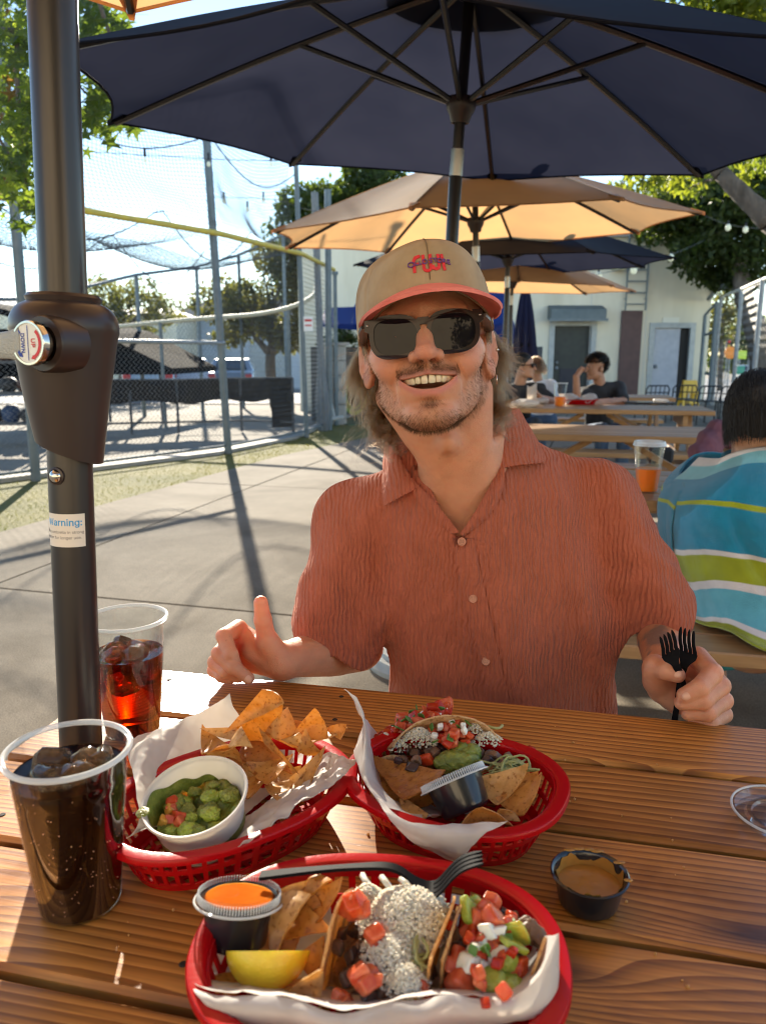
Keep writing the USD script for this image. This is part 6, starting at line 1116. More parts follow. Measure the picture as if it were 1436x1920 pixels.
    ear = smin(ear, anti, .003); ear = smin(ear, S_ell(q, (-.0275, -.004, .002), (.009, .0085, .0045)), .004); ear = smin(ear, S_ell(q, (-.006, -.013, .003), (.007, .004, .005)), .003)
    d = smin(d, ear, .007)
    # neck
    nk = S_cone(P, (.004, .034, -.060), (.038, .112, -.22), .0560, .046); nk = smin(nk, S_cone(P, (-.052, .035, -.07), (.030, .052, -.215), .019, .012), .03); nk = smin(nk, S_cone(P, (.060, .035, -.07), (.050, .052, -.215), .019, .012), .03)
    nk = smin(nk, S_ell(P, (.017, .005, -.145), (.011, .011, .015)), .02)
    return smin(d, np.maximum(nk, -.200 - P[:, 2]), .022)
hm = polygonize(head_sdf, (-.105, -.135, -.225), (.125, .155, .125), .0019, slack=1.6)
# ------------------------------------------------------------ shoulders, arms, hands
WRL, WRR = W(541, 1236, 1.0), W(1253, 1262, .965)
SHL, SHR = W(665, 978, 1.13), W(1118, 940, 1.14)
ELL, ELR = W(672, 1212, 1.155), W(1240, 1160, 1.12)
NP = h2w((.038, .088, -.19))
HEM_L = (W(630, 1207, 1.100), norm(np.array([-.50, -.02, -.86]))); HEM_R = (W(1226, 1160, 1.10), norm(np.array([.55, -.05, -.83])))
VB = W(860, 1003, 1.03)
def fold_field(P):
    x, z = P[:, 0], P[:, 2]
    w = .5 * np.sin(x * 210 + 5 * np.sin(z * 17 + x * 9) + 3 * np.sin(z * 41)) + .5 * np.sin(x * 137 - 4 * np.sin(z * 13 + 2) + 8 * P[:, 1])
    return w
def placket_x(z): return VB[0] + (VB[2] - z) * (W(925, 1312, .99)[0] - VB[0]) / (VB[2] - .75)
def torso_s(P):
    c = np.array([.15, 1.13, .90], np.float32); s = (P - c) * np.array([1, 1.28, 1], np.float32) + c
    t = S_chain(s, [(.182, 1.150, .52), (.178, 1.145, .72), (.160, 1.140, .86), (.150, 1.14, .93)], [.178, .166, .166, .150]) * .80
    sh = SHL * .5 + SHR * .5
    t = smin(t, S_cone(P, SHL, sh + [-.02, .015, .018], .056, .066), .05); t = smin(t, S_cone(P, SHR, sh + [.02, .015, .018], .056, .066), .05)
    t = smin(t, S_cone(P, NP + [0, .03, -.03], NP + [.03, .06, -.10], .070, .085), .04)
    t = smin(t, S_ell(P, (.115, 1.085, .955), (.125, .060, .085)), .05)
    return t
def sleeve_s(P, sh, hem):
    c, a = hem; return S_cone(P, sh, c, .058, .0715)
def body_sdf(P):
    d = smin(torso_s(P) + .016, S_cone(P, NP + [-.006, -.011, .055], NP + [.006, .048, -.07], .0600, .062), .03)
    d = np.maximum(d, torso_s(P) + .015 - np.clip((P[:, 2] - .985) / .02, 0, 1) * .05)
    d = smin(d, S_chain(P, [SHL, ELL, WRL * .35 + ELL * .65], [.047, .038, .038]), .03); d = smin(d, S_chain(P, [SHR, ELR, WRR * .4 + ELR * .6], [.047, .040, .037]), .03)
    return d
bm = polygonize(lambda P: np.maximum(body_sdf(P), .44 - P[:, 2]), (-.18, .80, .40), (.50, 1.42, 1.14), .006)
def hand_mesh(joints, palm, thumbpad, wrist, elbow, rw, re, h=.0016, extra=None):
    def f(P):
        d = S_chain(P, [elbow, elbow * .55 + wrist * .45, elbow * .12 + wrist * .88, wrist], [re, re * .93, rw * 1.12, rw])
        pd = None
        for a, b, ra, rb in palm:
            e = S_cone(P, a, b, ra, rb); pd = e if pd is None else smin(pd, e, .010)
        d = smin(d, pd, .016)
        for ch, ra in joints:
            e = S_chain(P, ch, ra, .003)
            # knuckle creases
            for jn, r in zip(ch[1:-1], ra[1:-1]): e = e - .0007 * np.exp(-((P - jn) ** 2).sum(1) / (r * 1.0) ** 2)
            d = smin(d, e, .0035)
        if thumbpad is not None:
            for a, b, ra, rb in thumbpad: d = smin(d, S_cone(P, a, b, ra, rb), .008)
        return d
    allp = np.array([p for ch, _ in joints for p in ch] + [wrist, elbow]); lo, hi = allp.min(0) - .05, allp.max(0) + .05
    return polygonize(f, lo, hi, h, slack=1.6)
# hand resting on the table with the thumb up (his right)
def L(px, py, Y): return W(px, py, Y)
tbL = [[L(520, 1235, .985), L(500, 1197, .975), L(493, 1163, .968), L(489, 1130, .965)], [.0165, .0125, .0112, .0092]]
ixL = [[L(447, 1178, 1.005), L(420, 1193, .962), L(433, 1228, .944), L(444, 1250, .945)], [.0120, .0100, .0090, .0076]]
mdL = [[L(436, 1196, 1.012), L(411, 1226, .955), L(438, 1251, .938), L(466, 1272, .938)], [.0122, .0102, .0092, .0078]]
rgL = [[L(428, 1218, 1.015), L(404, 1242, .965), L(425, 1260, .948), L(447, 1270, .950)], [.0118, .0098, .0088, .0075]]
lfL = [[L(424, 1238, 1.018), L(402, 1257, .980), L(416, 1268, .965), L(432, 1273, .963)], [.0108, .0090, .0080, .0070]]
palmL = [(L(520, 1238, .992), L(450, 1186, 1.004), .017, .0135), (L(522, 1246, .996), L(436, 1206, 1.010), .017, .0135), (L(524, 1250, 1.0), L(430, 1236, 1.014), .0165, .0125), (L(512, 1240, .985), L(470, 1222, .985), .017, .012)]
hl = hand_mesh([tbL, ixL, mdL, rgL, lfL], palmL, [(L(528, 1240, .985), L(503, 1208, .976), .0175, .0150), (L(505, 1215, .978), L(458, 1196, 1.0), .010, .009)], WRL, ELL, .0245, .0395)
# fist round the two forks (his left)
Rr = lambda px, py, Y: W(px, py, Y)
tbR = [[Rr(1230, 1278, .935), Rr(1228, 1248, .915), Rr(1250, 1257, .897), Rr(1270, 1266, .890)], [.0165, .0130, .0118, .0095]]
ixR = [[Rr(1308, 1232, .925), Rr(1336, 1262, .880), Rr(1312, 1290, .858), Rr(1283, 1304, .858)], [.0135, .0118, .0108, .0092]]
mdR = [[Rr(1318, 1246, .930), Rr(1350, 1286, .884), Rr(1318, 1314, .858), Rr(1278, 1318, .862)], [.0135, .0118, .0108, .0090]]
rgR = [[Rr(1318, 1268, .935), Rr(1356, 1314, .892), Rr(1326, 1336, .864), Rr(1290, 1338, .870)], [.0130, .0112, .0104, .0088]]
lfR = [[Rr(1312, 1290, .938), Rr(1356, 1340, .900), Rr(1332, 1357, .874), Rr(1302, 1358, .880)], [.0120, .0104, .0094, .0082]]
palmR = [(Rr(1258, 1276, .955), Rr(1306, 1236, .930), .0175, .0135), (Rr(1258, 1284, .957), Rr(1314, 1252, .935), .0175, .0135), (Rr(1258, 1296, .957), Rr(1314, 1272, .938), .0175, .013), (Rr(1260, 1308, .952), Rr(1310, 1292, .940), .0175, .013), (Rr(1242, 1290, .940), Rr(1268, 1318, .930), .017, .015)]
hr = hand_mesh([tbR, ixR, mdR, rgR, lfR], palmR, [(Rr(1240, 1290, .945), Rr(1228, 1256, .920), .0185, .0150)], WRR, ELR, .0265, .040)
def union(ms):
    try:
        ms2 = [m3.Manifold(m3.Mesh(np.asarray(m.vertices, np.float32), np.asarray(m.faces, np.uint32))) for m in ms]
        if any(m.status() != m3.Error.NoError or m.num_tri() == 0 for m in ms2): raise ValueError([str(m.status()) for m in ms2])
        r = ms2[0]
        for m in ms2[1:]: r = r + m
        o = r.to_mesh(); return trimesh.Trimesh(o.vert_properties[:, :3], o.tri_verts, process=False)
    except Exception as ex:
        import sys; sys.stderr.write("union %s\n" % ex); open("/tmp/union_err.txt","w").write(str(ex)) if False else None; return cat_(ms)
hmw = hm.copy(); hmw.vertices = h2w(hm.vertices)
man = thing('person', 'laughing man in tan cap, dark sunglasses and terracotta shirt leaning over the table', 'person')
body = union([hmw, bm, hl, hr])
_v = np.array(body.vertices); _h = w2h(_v); _m = (_h[:, 2] < -.125) & (_h[:, 2] > -.27) & (_v[:, 0] > -.06) & (_v[:, 0] < .30)
_ed = body.edges_unique; _i = np.r_[_ed[:, 0], _ed[:, 1]]; _j = np.r_[_ed[:, 1], _ed[:, 0]]
from scipy.sparse import csr_matrix
_A = csr_matrix((np.ones(len(_i)), (_i, _j)), shape=(len(_v),) * 2); _dg = np.maximum(np.asarray(_A.sum(1)).ravel(), 1)[:, None]
_wt = (np.clip((-.125 - _h[:, 2]) / .03, 0, 1) * _m)[:, None]
for _ in range(160): _v = _v + _wt * .8 * (_A @ _v / _dg - _v)
body = trimesh.Trimesh(_v, body.faces, process=False)
Pw = np.asarray(body.vertices); Ph = w2h(Pw).astype(np.float32); inhead = (Ph[:, 2] > -.15)
base_c = np.array([.50, .225, .125]); cd = np.tile(base_c, (len(Pw), 1))
nz = meshkit.fbm(Pw * 60, 3, 2)[:, None]; cd *= .86 + .28 * nz
cd[:, 1:] *= (.90 + .20 * meshkit.fbm(Pw * 220, 2, 5))[:, None]
def blend(c, w): global cd; w = np.clip(w, 0, 1)[:, None]; cd = cd * (1 - w) + np.array(c) * w
Ph[:, 2] = zmap(Ph[:, 2]); AQ = Ph.copy(); AQ[:, 0] = np.abs(AQ[:, 0])
blend((.54, .19, .11), .5 * gauss(AQ, (.042, -.08, -.04), (.018, .03, .016)) * inhead); blend((.52, .19, .125), .6 * gauss(AQ, (0, -.118, -.036), (.014, .014, .012)) * inhead); blend((.50, .18, .12), .5 * gauss(AQ, (.08, .01, -.02), (.012, .03, .04)) * inhead)
xs = np.clip(Ph[:, 0], -MW, MW); zu, zl, yl = lip_u(xs), lip_l(xs), lip_y(xs); infr = (np.abs(Ph[:, 0]) < MW + .002) & (Ph[:, 1] < -.066) & inhead
blend((.44, .135, .115), infr * np.exp(-((Ph[:, 2] - zu - .003) / .0038) ** 2) * .85); blend((.46, .145, .12), infr * np.exp(-((Ph[:, 2] - zl + .0045) / .005) ** 2) * .85)
blend((.30, .13, .075), np.clip((meshkit.noise(Pw * 330, 12) - .90) * 14, 0, 1) * .55)
inmouth = infr & (Ph[:, 2] < zu + .0002) & (Ph[:, 2] > zl - .0002) & (Ph[:, 1] > yl + .0025); blend((.10, .018, .015), inmouth * 1.0)
def beard_w(Q):
    a = np.abs(Q[:, 0]); z = Q[:, 2]; y = Q[:, 1]
    mo = np.exp(-((z + .0495 + .16 * np.maximum(a - .006, 0)) / .0055) ** 2) * (a < .036) * (y < -.07) * np.clip((a - .001) / .004, .25, 1)
    gt = np.exp(-((z + .094) / .008) ** 2 - (a / .0085) ** 2) * (y < -.06)
    ch = np.clip((-.100 - z) / .012, 0, 1) * np.clip((.050 - a) / .015, 0, 1) * (y < -.02) * (z > -.135)
    jw = np.clip((-.075 - z + (a - .045) * 1.6 + .015) / .02, 0, 1) * (a > .030) * (z > -.12) * (y < .012) * (z < -.03) * .30
    ck = np.clip((-.062 - z) / .02, 0, 1) * (a > .038) * (z > -.12) * (y < -.0) * .14
    nk = np.clip((-.105 - z) / .01, 0, 1) * (z > -.132) * .25 * (y < .01)
    return np.maximum.reduce([mo * 2.4, gt * 1.3, ch * .95, jw, ck])
bw = np.minimum(beard_w(Ph), 1) * inhead; blend((.22, .115, .065), bw * .45)
tat = (Pw[:, 0] > .28) & (Pw[:, 2] > .78) & (Pw[:, 1] > .985)
blend((.13, .115, .11), tat * np.clip((meshkit.fbm(Pw * np.array([45, 45, 30]), 3, 9) - .47) * 9, 0, 1) * .75)
skin = mat('skin', {'a': ('attribute', {'attribute': 'Cd'}), 'tc': ('texture_coordinate', {}), 'n': ('noise_texture', {'scale': 900, 'detail': 2}), 'n2': ('noise_texture', {'scale': 160, 'detail': 4}), 'mx': ('math', {'math_type': 'add'}), 'b': ('bump', {'strength': .75, 'distance': .0010}),
    'p': ('principled_bsdf', {'roughness': .48, 'subsurface_weight': .25, 'subsurface_radius': (1, .32, .16), 'subsurface_scale': .006, 'subsurface_method': 'random_walk', 'specular_ior_level': .4})},
    [('a.color', 'p.base_color'), ('tc.object', 'n.vector'), ('tc.object', 'n2.vector'), ('n.fac', 'mx.value1'), ('n2.fac', 'mx.value2'), ('mx.value', 'b.height'), ('b.normal', 'p.normal')])
bo = obj('body', body, skin, man, smooth=True, cd=cd)
nailm = pbr('nail', (.56, .30, .20), (.60, .34, .24), rough=.3)
for ch, ra in (ixL, mdL, ixR, tbR):
    tip, pv = ch[-1], ch[-2]; d_ = norm(tip - pv); up_ = norm(np.array([0, -1, .35]) - d_ * (np.array([0, -1, .35]) @ d_)); c_ = tip + up_ * (ra[-1] - .0015) - d_ * .001
    obj('fingernail', xf(trimesh.creation.icosphere(2, 1).apply_scale((.0048, .0062, .0022)), frame_to(up_, np.cross(d_, up_)), c_), nailm, bo, smooth=True)
toothm = pbr('tooth', (.60, .49, .34), (.66, .56, .41), rough=.22, scale=90, subsurface_weight=.2, subsurface_scale=.002, coat_weight=.3)
gum = pbr('mouth_inside', (.22, .05, .045), (.26, .065, .055), rough=.35)
def arc_pt(s): x = .026 * math.sin(s / .026); return x, -.0905 + .026 * .75 * (1 - math.cos(s / .026))
s = 0.0
for side in (-1, 1):
    s = .0000
    for k, w in enumerate((.0084, .0068, .0074, .0066, .0066, .009)):
        m = s + w / 2; s += w + .0001; x, y = arc_pt(m); hgt = (.0092, .0084, .0088, .0076, .0068, .006)[k]; x *= side
        tz = -.0605 - .0003 * k; n_ = norm([side * math.sin(m / .026) * .9 + (.07, -.05, .09, -.06, .04, 0)[k] * (1.3 if side > 0 else -.8), -1, (.05, -.04, .03, .06, -.03, 0)[k] * side]); fr = frame_to((0, 0, 1), np.cross((0, 0, 1), n_))
        T = []
        for t_ in np.linspace(0, 1, 7):
            ww = w / 2 * (.80 + .2 * math.sin(min(1, t_ * 1.4 + .15) * PI / 2)) * (1 - .25 * max(0, t_ - .85) / .15) * (.62 if (k == 2 and t_ > .95) else 1); th = .0034 * (1 - .55 * t_)
            T.append([[ww * np.sign(math.cos(q)) * abs(math.cos(q)) ** .55, th * np.sign(math.sin(q)) * abs(math.sin(q)) ** .8 - .0008 * math.sin(t_ * PI), -hgt * t_] for q in np.linspace(0, 2 * PI, 17)[:-1]])
        mm = loft(np.array(T)[:, ::-1]); fx = np.stack([np.cross(n_, (0, 0, 1)) * -1, -n_, (0, 0, 1)], 1)
        obj('tooth', xf(mm, HR, HC) if False else trimesh.Trimesh(h2w(np.asarray(mm.vertices) @ fx.T + np.array([x, y, (tz + .0025) * KZ])), mm.faces, process=False), toothm, bo, smooth=50)
low = tube([h2w((.021 * math.sin(a), -.0845 + .021 * .8 * (1 - math.cos(a)), -.0775 * KZ)) for a in np.linspace(-1.1, 1.1, 20)], .0036, 8); obj('lower_teeth', bumpy(low, .0004, 300), toothm, bo, smooth=True)
gm = tube([h2w((.026 * math.sin(a), -.0855 + .026 * .75 * (1 - math.cos(a)), -.0570 * KZ)) for a in np.linspace(-1.3, 1.3, 20)], .0036, 8); obj('gum', gm, gum, bo, smooth=True)
tg_ = trimesh.creation.icosphere(3, 1).apply_scale((.020, .024, .008)).apply_translation((0, -.062, -.074)); obj('tongue', trimesh.Trimesh(h2w(tg_.vertices), tg_.faces, process=False), gum, bo, smooth=True)
# earrings
obj('ear_stud', trimesh.creation.icosphere(2, .0022).apply_translation(h2w((.0868, -.003, -.020))), chrome, man, smooth=True)
obj('ear_ring', tube([h2w((.0835, .0 + .0055 * math.cos(a), -.056 + .0055 * math.sin(a))) for a in np.linspace(0, 2 * PI, 24)[:-1]], .0009, 6, closed=True), chrome, man, smooth=True)
# ------------------------------------------------------------ sunglasses
def rrect(cx, cz, w, h, n=2.6, k=48, skew=0): return [(cx + w / 2 * np.sign(math.cos(a)) * abs(math.cos(a)) ** (2 / n) + skew * math.sin(a), cz + h / 2 * np.sign(math.sin(a)) * abs(math.sin(a)) ** (2 / n) * (1 - .05 * math.cos(a))) for a in np.linspace(0, 2 * PI, k, endpoint=False)]
GZ, GY = -.0088, -.1085
def gy(x): return GY + 1.55 * x * x
def bend(m):
    V = np.array(m.vertices); out = np.stack([V[:, 0], gy(V[:, 0]) + V[:, 2], V[:, 1]], 1)
    return trimesh.Trimesh(h2w(out), m.faces[:, ::-1], process=False)
outer = [Polygon(rrect(s * .0325, GZ, .0592, .0490, 2.8, 64, s * .0016)) for s in (-1, 1)]; inner = [Polygon(rrect(s * .0323, GZ - .0003, .0495, .0400, 2.8, 64, s * .0016)) for s in (-1, 1)]
brg = Polygon([(-.009, .0145 + GZ), (-.006, .0185 + GZ), (.006, .0185 + GZ), (.009, .0145 + GZ), (.0075, .0065 + GZ), (.0042, .0105 + GZ), (-.0042, .0105 + GZ), (-.0075, .0065 + GZ)])
ends = [Polygon([(s * .055, .0225 + GZ), (s * .0665, .0215 + GZ), (s * .0672, .0105 + GZ), (s * .0605, .006 + GZ)]) for s in (-1, 1)]
fr = unary_union(outer + [brg] + ends).buffer(.0008).buffer(-.0008)
for i_ in inner: fr = fr.difference(i_)
framem_ = pbr('tortoise_acetate', (.005, .003, .003), (.022, .007, .005), rough=.22, scale=60, specular_ior_level=.3)
def dens(poly, depth, seg=.0035):
    return cat_([trimesh.creation.extrude_polygon(g.segmentize(seg), depth, engine='earcut') for g in getattr(poly, 'geoms', [poly])])
gls = thing('sunglasses', 'dark tortoiseshell sunglasses with reflective lenses on the laughing man', 'sunglasses')
gf_ = obj('frame', cat_([bend(m) for m in (dens(fr, .0042),)]), framem_, gls, smooth=30)
for s_ in (-1, 1):
    r0 = rrect(s_ * .0323, GZ - .0003, .0505, .0410, 2.8, 64, s_ * .0016); P = []
    cc = np.array([s_ * .0323, GZ]); 
    for t_ in np.linspace(.02, 1, 12): P.append([[*(cc + (np.array(q) - cc) * t_), 0] for q in r0])
    P = np.array(P); out = np.stack([P[..., 0], gy(P[..., 0]) + .0012 + 1.1 * (P[..., 1] - GZ) ** 2, P[..., 1]], -1)
    lm_ = mat(f'lens_{"left" if s_ < 0 else "right"}', {'p': ('principled_bsdf', {'base_color': (.005, .004, .006), 'roughness': .03, 'ior': 1.5, 'specular_ior_level': .2})}) if s_ < 0 else lm_
    idx = grid_mesh(h2w(out.reshape(-1, 3)).reshape(out.shape).transpose(1, 0, 2), closed_u=True)
    obj('lens', idx, lm_, gls, smooth=True)
    tp = [h2w((s_ * .0655, gy(.0655) + .003, .015 + GZ)), h2w((s_ * .0720, -.070, .0145 + GZ)), h2w((s_ * .0765, -.02, .012 + GZ)), h2w((s_ * .0785, .012, .006 + GZ)), h2w((s_ * .076, .032, -.012 + GZ))]
    obj('temple', cat_([bar(tp[i] + (tp[i] - tp[i + 1]) * .02, tp[i + 1], .004, .010 if i < 2 else .007, up=HR[:, 0]) for i in range(4)]), framem_, gls)
    obj('hinge_dot', trimesh.creation.icosphere(2, .0016).apply_scale((1, 1, .8)).apply_translation(h2w((s_ * .0632, gy(.0632) - .0001, .0155 + GZ))), chrome, gls, smooth=True)
# ------------------------------------------------------------ cap
capt = pbr('tan_twill', (.27, .19, .105), (.36, .27, .16), rough=.85, scale=24, bump=.35, bscale=900, dist=.0006, detail=6); capp = pbr('pink_twill', (.62, .13, .11), (.72, .22, .18), rough=.8, scale=26, bump=.35, bscale=900, dist=.0006, detail=6)
CQ = rot((0, 0, 1), math.radians(6.5))
def c2w(p): return h2w(np.asarray(p) @ CQ.T)
cp = thing('cap', 'faded tan baseball cap with pink brim and red stitched lettering', 'cap')
CYR, CXR, CC = .105, .0850, .004
def czb(a): return .041 - .035 * math.sin(a) ** 2 if math.cos(a) > 0 else .006 - .012 * (-math.cos(a))      # base line: a = 0 at the forehead
def crown_pt(a, f, o=0.0):
    """a: angle from the front, f: 0 base .. 1 top"""
    ph = f * PI / 2; front = max(0, math.cos(a)); n = 3.2 + .5 * front; c = max(0, math.cos(ph)) ** (2 / n); s = math.sin(ph) ** (2 / n)
    sd = min(abs(((a / (PI / 3)) + .5) % 1 - .5), 1) * PI / 3; seam = -.0011 * math.exp(-(sd * .08 / .0022) ** 2) * (1 if f < .97 else 0)
    dim = .004 * math.sin(3 * a + 1) * math.sin(ph * 2) + .0035 * math.exp(-((f - .80) / .10) ** 2) * math.cos(5 * a + .4) 
    r = 1 + dim / .09 + (seam + o) / .09; hz = .109 - czb(a)
    return np.array([CXR * r * c * math.sin(a), CC - CYR * r * c * math.cos(a), czb(a) + hz * s * (1 + (dim * .5 + o) / .1)])
A_ = np.linspace(0, 2 * PI, 241)[:-1]
Pc = np.array([[crown_pt(a, f) for f in np.linspace(0, 1, 40)] for a in A_])
obj('crown', grid_mesh(c2w(Pc.reshape(-1, 3)).reshape(Pc.shape), closed_u=True, thick=.0016), capt, cp, smooth=60)
for k in (0,): obj('seam', tube([c2w(crown_pt(k * PI / 3, f, .0004)) for f in np.linspace(.02, .98, 40)], .0007, 5), pbr('seam_thread', (.16, .11, .06), rough=.9), cp, smooth=True)
obj('button', trimesh.creation.icosphere(2, .006).apply_scale((1, 1, .5)).apply_translation(c2w((0, CC, .1105))), capt, cp, smooth=True)
def brim_pt(a, t):
    b = crown_pt(a, 0.0); b = b + np.array([0, 0, .0015]); w = abs(a) / math.radians(67); L_ = .066 * max(0.0, 1 - w ** 3.2) ** .6 + .004
    q = b + np.array([.18 * math.sin(a) * L_ * t, -L_ * t, 0]); q[2] += -.019 * t * L_ / .066 * max(0, 1 - w * w * .9) + .003 * math.sin(PI * t)
    return q
Pb_ = np.array([[brim_pt(a, t) for t in np.linspace(-.03, 1, 14)] for a in np.radians(np.linspace(-67, 67, 81))])
bg_ = grid_mesh(c2w(Pb_.reshape(-1, 3)).reshape(Pb_.shape), thick=.0035)
obj('brim', bg_, capp, cp, smooth=50)
for tt in (.80, .93): obj('brim_stitch', tube([c2w(brim_pt(a, tt) + [0, 0, .0006]) for a in np.radians(np.linspace(-60, 60, 60))], .0006, 4), capp, cp)
def on_crown(m, z0, o):
    V = np.array(m.vertices); out = []
    fs = np.linspace(0, 1, 60)
    for x, z, dz in V:
        lo_a, hi_a = -1.2, 1.2
        a = math.asin(np.clip(x / (CXR * .985), -.95, .95))
        for _ in range(3):
            col = np.array([crown_pt(a, f) for f in (np.clip(fs, 0, 1))]) if _ == 0 else col
            f = np.interp(z0 + z, col[:40, 2], fs[:40]); p = crown_pt(a, f, o + dz); a = np.clip(a + (x - p[0]) / .08, -1.2, 1.2)
        out.append(crown_pt(a, f, o + dz))
    return trimesh.Trimesh(c2w(np.array(out)), m.faces, process=False)
redth = pbr('red_thread', (.50, .012, .02), (.58, .02, .03), rough=.6, scale=300); purth = pbr('purple_thread', (.10, .03, .14), (.14, .045, .19), rough=.6, scale=300)
def stroke(pts, w): return LineString(pts).buffer(w, cap_style=2, join_style=1)
def U_(x0, w, h, r): return [(x0, h), (x0, r)] + [(x0 + r - r * math.cos(q), r - r * math.sin(q)) for q in np.linspace(0, PI / 2, 6)] + [(x0 + w - r + r * math.sin(q), r - r * math.cos(q)) for q in np.linspace(0, PI / 2, 6)] + [(x0 + w, h)]
lt = []
lt += [stroke([(.0012, -.001), (.0012, .0125), (.0032, .0158), (.0085, .0170)], .0017), stroke([(.001, .0078), (.0068, .0086)], .0013)]
lt += [stroke(U_(.0118, .0078, .0180, .0036), .0017)]
lt += [stroke([(.0218, .0055), (.0225, .0022), (.0258, .0012), (.0285, .0022), (.0292, .0050), (.0285, .0175)], .0017)]
lt += [stroke([(.0352, -.0008), (.0325, .0172)], .0017)]
txt_ = [affinity.translate(g, -.0178, 0) for g in lt]
for g, nm in zip(txt_, ('letter_F', 'letter_F', 'letter_U', 'letter_J', 'letter_I')): obj('stitched_letter', on_crown(dens(g, .0008, .0015), .0610, .0004), redth, cp)
def ring_(cx, cz, rx, rz): return [(cx + rx * math.cos(q), cz + rz * math.sin(q)) for q in np.linspace(0, 2 * PI, 18)]
sc = [ring_(-.0200, .0080, .0034, .0026), [(-.0148, .0105), (-.0152, .0068), (-.0120, .0068)], [(-.0105, .0108), (-.0108, .0072), (-.0078, .0074)], ring_(-.0045, .0096, .0026, .0022),
      [(.0040, .0122), (.0015, .0126), (.0008, .0108), (.0035, .0096), (.0030, .0080), (.0004, .0082)], [(.0048, .0122), (.0092, .0122)], [(.0070, .0120), (.0070, .0080)], ring_(.0120, .0096, .0024, .0021),
      [(.0158, .0072), (.0162, .0110), (.0186, .0104), (.0180, .0088), (.0162, .0090)], [(.0168, .0090), (.0196, .0066)], [(.0240, .0096), (.0208, .0102), (.0212, .0062), (.0246, .0050)], [(.0210, .0082), (.0238, .0076)]]
obj('stitched_script', on_crown(dens(unary_union([stroke(p_, .00055) for p_ in sc]), .0010, .0015), .0610, .0012), purth, cp)
# ------------------------------------------------------------ hair and beard
rs = np.random.RandomState(8)
hairm = mat('blond_hair', {'hi': ('hair_info', {}), 'r': ('rgb_ramp', {'ramp': [(0, (.06, .032, .014)), (.6, (.13, .07, .03)), (1, (.30, .18, .085))]}), 'p': ('principled_hair_bsdf', {'model': 'Chiang', 'parametrization': 'Direct coloring', 'roughness': .35, 'radial_roughness': .4, 'random_roughness': .2})}, [('hi.intercept', 'r.fac'), ('r.color', 'p.color')], 'p.BSDF')
beardm = mat('beard_hair', {'p': ('principled_bsdf', {'base_color': (.075, .040, .020), 'roughness': .7, 'specular_ior_level': .1})}, [], 'p.BSDF')
S_, Wd = [], []
def lock(root, mid, tip, n, spread0, spread1, curl=.006, w=.00030, turns=1.2):
    k_ = 16 if n >= 140 else 2
    for _ in range(max(1, n // k_)):
        a0_ = np.array(root) + rs.normal(0, 1, 3) * spread0; c0_ = np.array(tip) + rs.normal(0, 1, 3) * np.array(spread1) * 1.25; b0_ = np.array(mid) + rs.normal(0, 1, 3) * (np.array(spread0) * .5 + np.array(spread1) * .5); ph0 = rs.rand() * 6.28; cl0 = curl * rs.uniform(.4, 1.6)
        for _ in range(k_):
            a = a0_ + rs.normal(0, .0022, 3); c = c0_ + rs.normal(0, .0016, 3); b = b0_ + rs.normal(0, .0018, 3)
            t = np.linspace(0, 1, 11)[:, None]; p = a * (1 - t) ** 2 + 2 * b * t * (1 - t) + c * t * t; ph = ph0 + rs.normal(0, .35); cu = cl0 * rs.uniform(.8, 1.2) * t ** 1.5
            p = p + cu * np.hstack([np.cos(ph + t * 6.28 * turns), np.sin(ph * 1.3 + t * 6.28 * turns), np.cos(ph * .7 + t * 6.28 * turns)]); S_.append(h2w(p)); Wd.append(np.linspace(w, w * .35, 11))
for s_, e in ((-1, .97), (1, .95)):
    # from under the cap over the top of the ear, flicking out behind it
    lock((s_ * .0765, -.016, .010), (s_ * .0775, -.010, -.002), (s_ * .0765, -.004, -.014), 150, (.002, .006, .003), (.002, .005, .005), .001)
    lock((s_ * .078, .030, .008), (s_ * .092 * e, .040, -.008), (s_ * .112 * e, .046, -.036), 620, (.003, .010, .004), (.005, .008, .010), .005)
    lock((s_ * .078, .048, .002), (s_ * .090 * e, .058, -.022), (s_ * .101 * e, .058, -.062), 620, (.003, .012, .005), (.008, .010, .012), .007)
    lock((s_ * .066, .060, -.045), (s_ * (.078 if s_ < 0 else .086), .066, -.085), (s_ * (.076 if s_ < 0 else .096), .056, -.104 if s_ < 0 else -.098), 1000, (.008, .012, .012), (.007, .008, .012), .007, turns=1.6)
    lock((s_ * .056, .072, -.05), (s_ * .060, .080, -.10), (s_ * (.056 if s_ < 0 else .076), .064, -.116 if s_ < 0 else -.108), 900, (.012, .012, .012), (.012, .010, .012), .008, turns=1.6)
    lock((s_ * .078, .040, .0), (s_ * .110, .050, .000), (s_ * .122 * e, .050, -.030), 45, (.003, .014, .006), (.010, .012, .022), .012, .00012)
    lock((s_ * .066, .062, -.07), (s_ * .088, .066, -.10), (s_ * .106, .056, -.115), 60, (.01, .014, .02), (.012, .012, .026), .015, .00012, 2.0)
lock((0, .085, -.03), (0, .095, -.08), (0, .088, -.115), 900, (.035, .008, .01), (.04, .01, .015), .006)
hair = curves('hair', S_, Wd, hairm, man)
